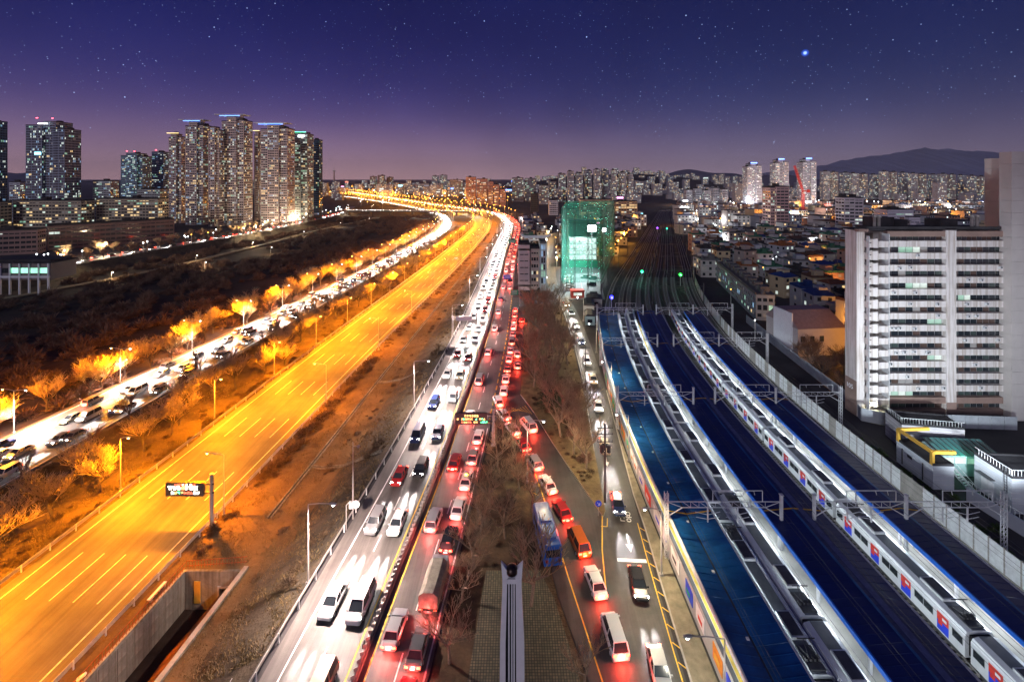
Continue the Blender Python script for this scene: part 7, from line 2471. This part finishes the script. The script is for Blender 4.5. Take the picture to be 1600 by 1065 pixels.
def far_lamps():
    """distant street lamps: lamp heads on poles, one mass per colour, with a few real lights among them"""
    r = random.Random(77)
    so, wh, pol = MB(), MB(), MB()
    def put(x, y, z, h, mb, s):
        mb.ball((x, y, z + h), s, 6, 4); pol.box(x, y, z, .22, .22, h)
    LS = lightdata('far_sodium', 'POINT', 45000, (1, .36, .03), radius=1.0)
    LW = lightdata('far_white', 'POINT', 42000, (.95, .97, 1), radius=1.0)
    n = 0
    for road, offs, z in ((RIVER, (-9, 9), -5), (HIGHWAY, (-12, 0, 12), -6), (MAIN, (-7, 14), 0)):
        for o in offs:
            s = road.s_at(590); 
            while s < road.len:
                x, y, tx, ty = road.at(s, o + r.uniform(-1, 1)); put(x, y, z, 10, so, .35 + y / 3400)
                if n % 5 == 0: lamp_light(LS, (x, y, z + 9))
                n += 1; s += 24
    for i in range(420):                                  # the amber carpet of lights beyond the bend
        y = r.uniform(760, 2600); x = r.uniform(-.36, -.02) * y + 20
        if x > MAIN.x_at(min(y, 1680)) + 30 + (y - 760) * .05 and y < 1680: pass
        put(x, y, 0, r.uniform(6, 14), so if r.random() < .8 else wh, .35 + y / 2800)
        if i % 14 == 0: lamp_light(LS, (x, y, 12))
    for i in range(380):                                  # white glints in the bright quarter on the right
        y = r.uniform(430, 900); x = c_rail(y) + 55 + r.random() * (y * .95 - c_rail(y))
        put(x, y, 0, r.uniform(5, 9), wh if r.random() < .7 else so, .35 + y / 2600)
        if i % 4 == 0: lamp_light(LW if r.random() < .65 else LS, (x, y - 1, 8))
    for i in range(150):
        y = r.uniform(140, 430); x = c_rail(y) + 70 + r.random() * max(10, (1.0 * y - c_rail(y) - 30))
        put(x, y, 0, r.uniform(5, 7), so if r.random() < .55 else wh, .22)
    for i in range(60):
        s = r.uniform(BANK.s_at(262), BANK.s_at(750)); x, y, tx, ty = BANK.at(s, r.choice((-9, 7.5))); put(x, y, -2, r.uniform(6, 8), wh if r.random() < .6 else so, .3 + y / 3000)
        if i % 4 == 0: lamp_light(lightdata('bank_lamp', 'POINT', 22000, (1, .75, .45), radius=.5), (x, y, 5.5))
    for i in range(26):                                   # little street beside the driving range
        y = 214 + i * 9; x = STREET.x_at(min(y, 455)) + r.choice((-3.5, 3.5)); put(x, y, 0, r.uniform(4, 6), wh if r.random() < .5 else so, .3)
        if i % 3 == 0: lamp_light(lightdata('lane_lamp', 'POINT', 5000, r.choice([(1, .6, .25), (.9, 1, .95)]), radius=.3), (x, y - .5, 5.2))
    for i in range(16):                                   # orange street left of the yard
        y = 300 + i * 17; x = c_rail(y) + 12 - (0 if y < 420 else (y - 420) * .1); put(x, y, 0, 6, so, .55)
        if i % 2 == 0: lamp_light(lightdata('yard_side_sodium', 'POINT', 16000, (1, .42, .05), radius=.4), (x, y - 1, 7))
    tag(so.build('distant_sodium_lamps', emit('distant_sodium', (1, .40, .045), 9)), 'countless distant amber street lamp heads', 'street lamps', None, 'stuff')
    tag(wh.build('distant_white_lamps', emit('distant_led', (.85, .94, 1), 12)), 'countless distant white lamp heads', 'street lamps', None, 'stuff')
    tag(pol.build('distant_lamp_poles', M['pole']), 'poles of the distant street lamps', 'poles', None, 'stuff')
    # sodium lights over the low quarter
    for x, y in ((107, 150), (118, 158), (101, 128), (128, 178), (112, 176), (140, 206), (150, 232), (168, 250), (130, 160), (185, 290), (160, 215)):
        l = street_lamp('street_lamp', 'sodium lamp in an alley of the low quarter', 6.5, .9, E['sodium'], lightdata('alley_sodium', 'POINT', 11000, (1, .38, .05), radius=.2), 'alley lamps of the low quarter'); l.location = (x, y - 6, 0)
    for i in range(14):
        y = r.uniform(200, 400); x = c_rail(y) + 75 + r.random() * max(10, (y - c_rail(y) - 50))
        l = street_lamp('street_lamp', 'small white lamp in an alley of the low quarter', 7, .8, E['led'], lightdata('alley_white', 'POINT', 12000, (.9, .95, 1), radius=.2), 'white alley lamps of the low quarter'); l.location = (x, y, 0)


far_lamps()


def far_city():
    r = random.Random(99)
    mb = MB(); mats = [wallmat((.30, .29, .31)), wallmat((.36, .33, .32)), wallmat((.22, .23, .27)), emit('far_window_warm', (1, .66, .28), 1.0), emit('far_window_white', (.82, .95, .9), 1.0), E['sodium'], E['neon_b'], E['sign_p'], E['sign_c'], E['sign_r']]
    def blk(x, y, z, w, d, h, lit, sign=.06):
        mb.box(x, y, z, w, d, h, r.uniform(-.3, .3) * 0, r.randrange(3))
        n = int(max(3, w * h / 38 * lit))
        for k in range(min(n, 46)):
            xx = x + r.uniform(-.45, .45) * w; zz = z + r.uniform(.08, .95) * h; s = .8 + y / 2200
            mb.box(xx, y - d / 2 - .2, zz, s * 1.3, .3, s, 0, 3 if r.random() < .5 else 4)
        if r.random() < sign: mb.box(x, y - d / 2 - .4, z + h * r.uniform(.5, .95), w * r.uniform(.4, .9), .5, r.uniform(2.5, 5), 0, r.choice((6, 7, 8, 9, 4, 4)))
    hill = lambda x, y: max(0, 70 * math.exp(-((x - 700) / 420) ** 2) * math.exp(-((y - 2500) / 520) ** 2) + 40 * math.exp(-((x - 300) / 260) ** 2) * math.exp(-((y - 2200) / 420) ** 2))
    for i in range(560):
        y = 900 + 1900 * r.random() ** .8; x = r.uniform(-.62, 1.15) * y
        if -.36 * y < x < -.02 * y and y < 1700: continue
        tall = r.random() < .3
        blk(x, y, hill(x, y), r.uniform(14, 34), 14, r.uniform(22, 46) if tall else r.uniform(8, 20), 1.0)
    for i in range(120):                                   # bright commercial strip left of the salmon slabs
        y = r.uniform(1250, 2100); x = r.uniform(-.30, -.06) * y
        blk(x, y, 0, r.uniform(12, 30), 12, r.uniform(8, 34), 1.2, .4)
    tag(mb.build('distant_city', mats), 'mass of distant city blocks with tiny lit windows along the horizon', 'city blocks', None, 'stuff')
    hm = MB(); n, m_ = 46, 18
    for j in range(m_):
        for i in range(n):
            x = -700 + 2600 * i / (n - 1); y = 1500 + 1700 * j / (m_ - 1); hm.v.append((x, y, hill(x, y) - .6 + (0 if 0 < i < n - 1 and 0 < j < m_ - 1 else -2)))
    for j in range(m_ - 1):
        for i in range(n - 1):
            a = j * n + i; hm.f.append((a, a + 1, a + n + 1, a + n)); hm.m.append(0)
    structure('hill', hm, mat('wooded_hill', (.02, .022, .026), .95, var=.4, scale=.02))
    # mountain ridge on the right
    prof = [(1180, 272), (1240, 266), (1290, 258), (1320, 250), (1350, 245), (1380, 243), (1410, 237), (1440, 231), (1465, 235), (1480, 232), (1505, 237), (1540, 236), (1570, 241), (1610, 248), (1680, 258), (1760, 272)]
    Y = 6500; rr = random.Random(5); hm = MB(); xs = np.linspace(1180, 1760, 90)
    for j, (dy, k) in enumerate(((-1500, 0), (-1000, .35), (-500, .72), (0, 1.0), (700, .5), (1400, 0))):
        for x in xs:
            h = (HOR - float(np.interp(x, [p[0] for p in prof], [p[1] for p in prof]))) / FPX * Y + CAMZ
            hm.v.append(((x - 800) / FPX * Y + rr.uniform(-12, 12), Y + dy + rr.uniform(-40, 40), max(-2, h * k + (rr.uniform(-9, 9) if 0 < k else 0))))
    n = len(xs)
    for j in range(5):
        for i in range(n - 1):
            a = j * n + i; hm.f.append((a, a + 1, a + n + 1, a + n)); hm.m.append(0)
    structure('mountain', hm, mat('hazy_mountain', (.20, .23, .34), .95, var=.2, scale=.002))  # bluish fade of the distance put into the colour
    # low ridge at mid right and far left
    for (cx, Yr, w, h, nm) in ((1090, 5200, 900, 120, 'hill'), (30, 5600, 700, 110, 'hill'), (1200, 3600, 700, 58, 'hill')):
        hm = MB(); X = (cx - 800) / FPX * Yr; n = 40
        for j, k in enumerate((0, .6, 1, .5, 0)):
            for i in range(n):
                u = i / (n - 1) * 2 - 1; hm.v.append((X + u * w, Yr + (j - 2) * 260, h * k * (math.cos(u * math.pi / 2) ** 1.5 * (1 + .16 * math.sin(u * 9 + cx)) ) + (CAMZ * .3 * k) - 2 * (1 - k)))
        for j in range(4):
            for i in range(n - 1):
                a = j * n + i; hm.f.append((a, a + 1, a + n + 1, a + n)); hm.m.append(0)
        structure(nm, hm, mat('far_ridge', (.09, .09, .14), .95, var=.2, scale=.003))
    # thin broadcast tower far left of the bend
    Yt = 2600; x = (522 - 800) / FPX * Yt
    t = thing('broadcast_tower', 'thin lit broadcast tower far away above the amber lights', 'tower', (x, Yt, 0))
    mb = MB(); mb.tube((0, 0, 0), (0, 0, 90), 6, 3, 8); mb.build('shaft', wallmat((.6, .4, .3)), t)
    mb = MB(); mb.tube((0, 0, 88), (0, 0, 94), 7, 7, 10); mb.tube((0, 0, 94), (0, 0, 120), 1.2, .5, 6); mb.build('head', E['dim'], t)


far_city()


def wall_lamps():
    """an added flood to brighten the apartment block, and the lamp at its foot"""
    L = lightdata('added_block_flood', 'SPOT', 95000, (.84, .92, 1.0), 75, .8, .4)  # flood added to brighten the front of the block
    for x, y, lb, aim in ((68.6, 58.5, 'added flood lamp on a mast beyond the long barrier, brightening the apartment block', (RAD(100), 0, RAD(-26))),):
        t = thing('flood_lamp', lb, 'flood lamp', (x, y, 0))
        mb = MB(); mb.tube((0, 0, 0), (0, 0, 10.2), .12, .08, 6); mb.build('mast', M['galv'], t)
        mb = MB(); mb.box(0, 0, 10.2, .7, .4, .45); mb.build('lamp_housing', M['steel_d'], t)
        lamp_light(L, (0, .5, 10.5), t, aim)
    t = street_lamp('street_lamp', 'low yellow-white lamp at the left foot of the apartment block', 3.2, .8, E['led'], lightdata('foot_light', 'POINT', 350, (1, .95, .6), radius=.2), None)
    t.location = (76.6, 97.9, 0)


def park_lamps():
    L = lightdata('park_light', 'POINT', 5200, (1, .72, .42), radius=.2)
    for i, (x, y) in enumerate(((-238, 268), (-228, 325), (-226, 392), (-218, 470), (-214, 560), (-204, 640), (-205, 300), (-196, 365))):
        t = street_lamp('street_lamp', f'{ORD[i]} low warm lamp beside the riverside footpath', 4.5, .5, E['led'], L, 'lamps of the riverside footpath'); t.location = (x + 3.5, y, -7.8)


park_lamps()


def dry_grass():
    r = np.random.default_rng(8); n = 46000
    Y = 50 + 250 * r.random(n) ** 1.6; side = r.random(n) < .62
    rr_ = np.array([RIVER.x_at(v, RH(RIVER.s_at(v)) + 1) for v in np.linspace(45, 310, 120)]); hl = np.array([HIGHWAY.x_at(v, -HH - 1) for v in np.linspace(45, 310, 120)])
    hr = np.array([HIGHWAY.x_at(v, HH + .9) for v in np.linspace(45, 310, 120)]); ml = np.array([MAIN.x_at(v, -5.9) for v in np.linspace(45, 310, 120)])
    ys = np.linspace(45, 310, 120); f = r.random(n)
    x = np.where(side, np.interp(Y, ys, hr) + f * (np.interp(Y, ys, ml) - np.interp(Y, ys, hr)), np.interp(Y, ys, rr_) + f * (np.interp(Y, ys, hl) - np.interp(Y, ys, rr_)))
    z = np.where(side, np.interp(f, [0, .1, .44, .62, .8, 1], [-6.15, -6.2, -5.9, -4.9, -2.5, -.16]), np.interp(f, [0, .5, 1], [-5.15, -6.5, -6.15]))
    keep = ~(side & (Y < 69) & (f < .47)) & (Y > 46)
    clump = np.sin(x * .9 + np.sin(Y * .35) * 2) * np.sin(Y * .42 + x * .3) + r.normal(0, .45, n)
    keep &= clump > -.15
    x, Y, z = x[keep], Y[keep], z[keep]; n = len(x)
    vs = []
    for k in range(3):
        a = r.uniform(0, 6.28, n); h = r.uniform(.16, .42, n); w = .05 + .03 * r.random(n); ox, oy = r.normal(0, .12, n), r.normal(0, .12, n)
        lx, ly = r.normal(0, .16, n), r.normal(0, .16, n)
        p = np.stack([np.stack([x + ox - np.cos(a) * w, Y + oy - np.sin(a) * w, z - .05], 1), np.stack([x + ox + np.cos(a) * w, Y + oy + np.sin(a) * w, z - .05], 1), np.stack([x + ox + lx, Y + oy + ly, z + h], 1)], 1)
        vs.append(p.reshape(-1, 3))
    tag(tri_object('dry_grass', np.concatenate(vs), mat('dry_grass_blades', (.10, .07, .032), .9, scale=.3, col2=(.22, .16, .075))), 'dry winter grass on the verges beside the amber highway', 'grass', None, 'stuff')


dry_grass()
wall_lamps()
haze_box(4.2e-5)
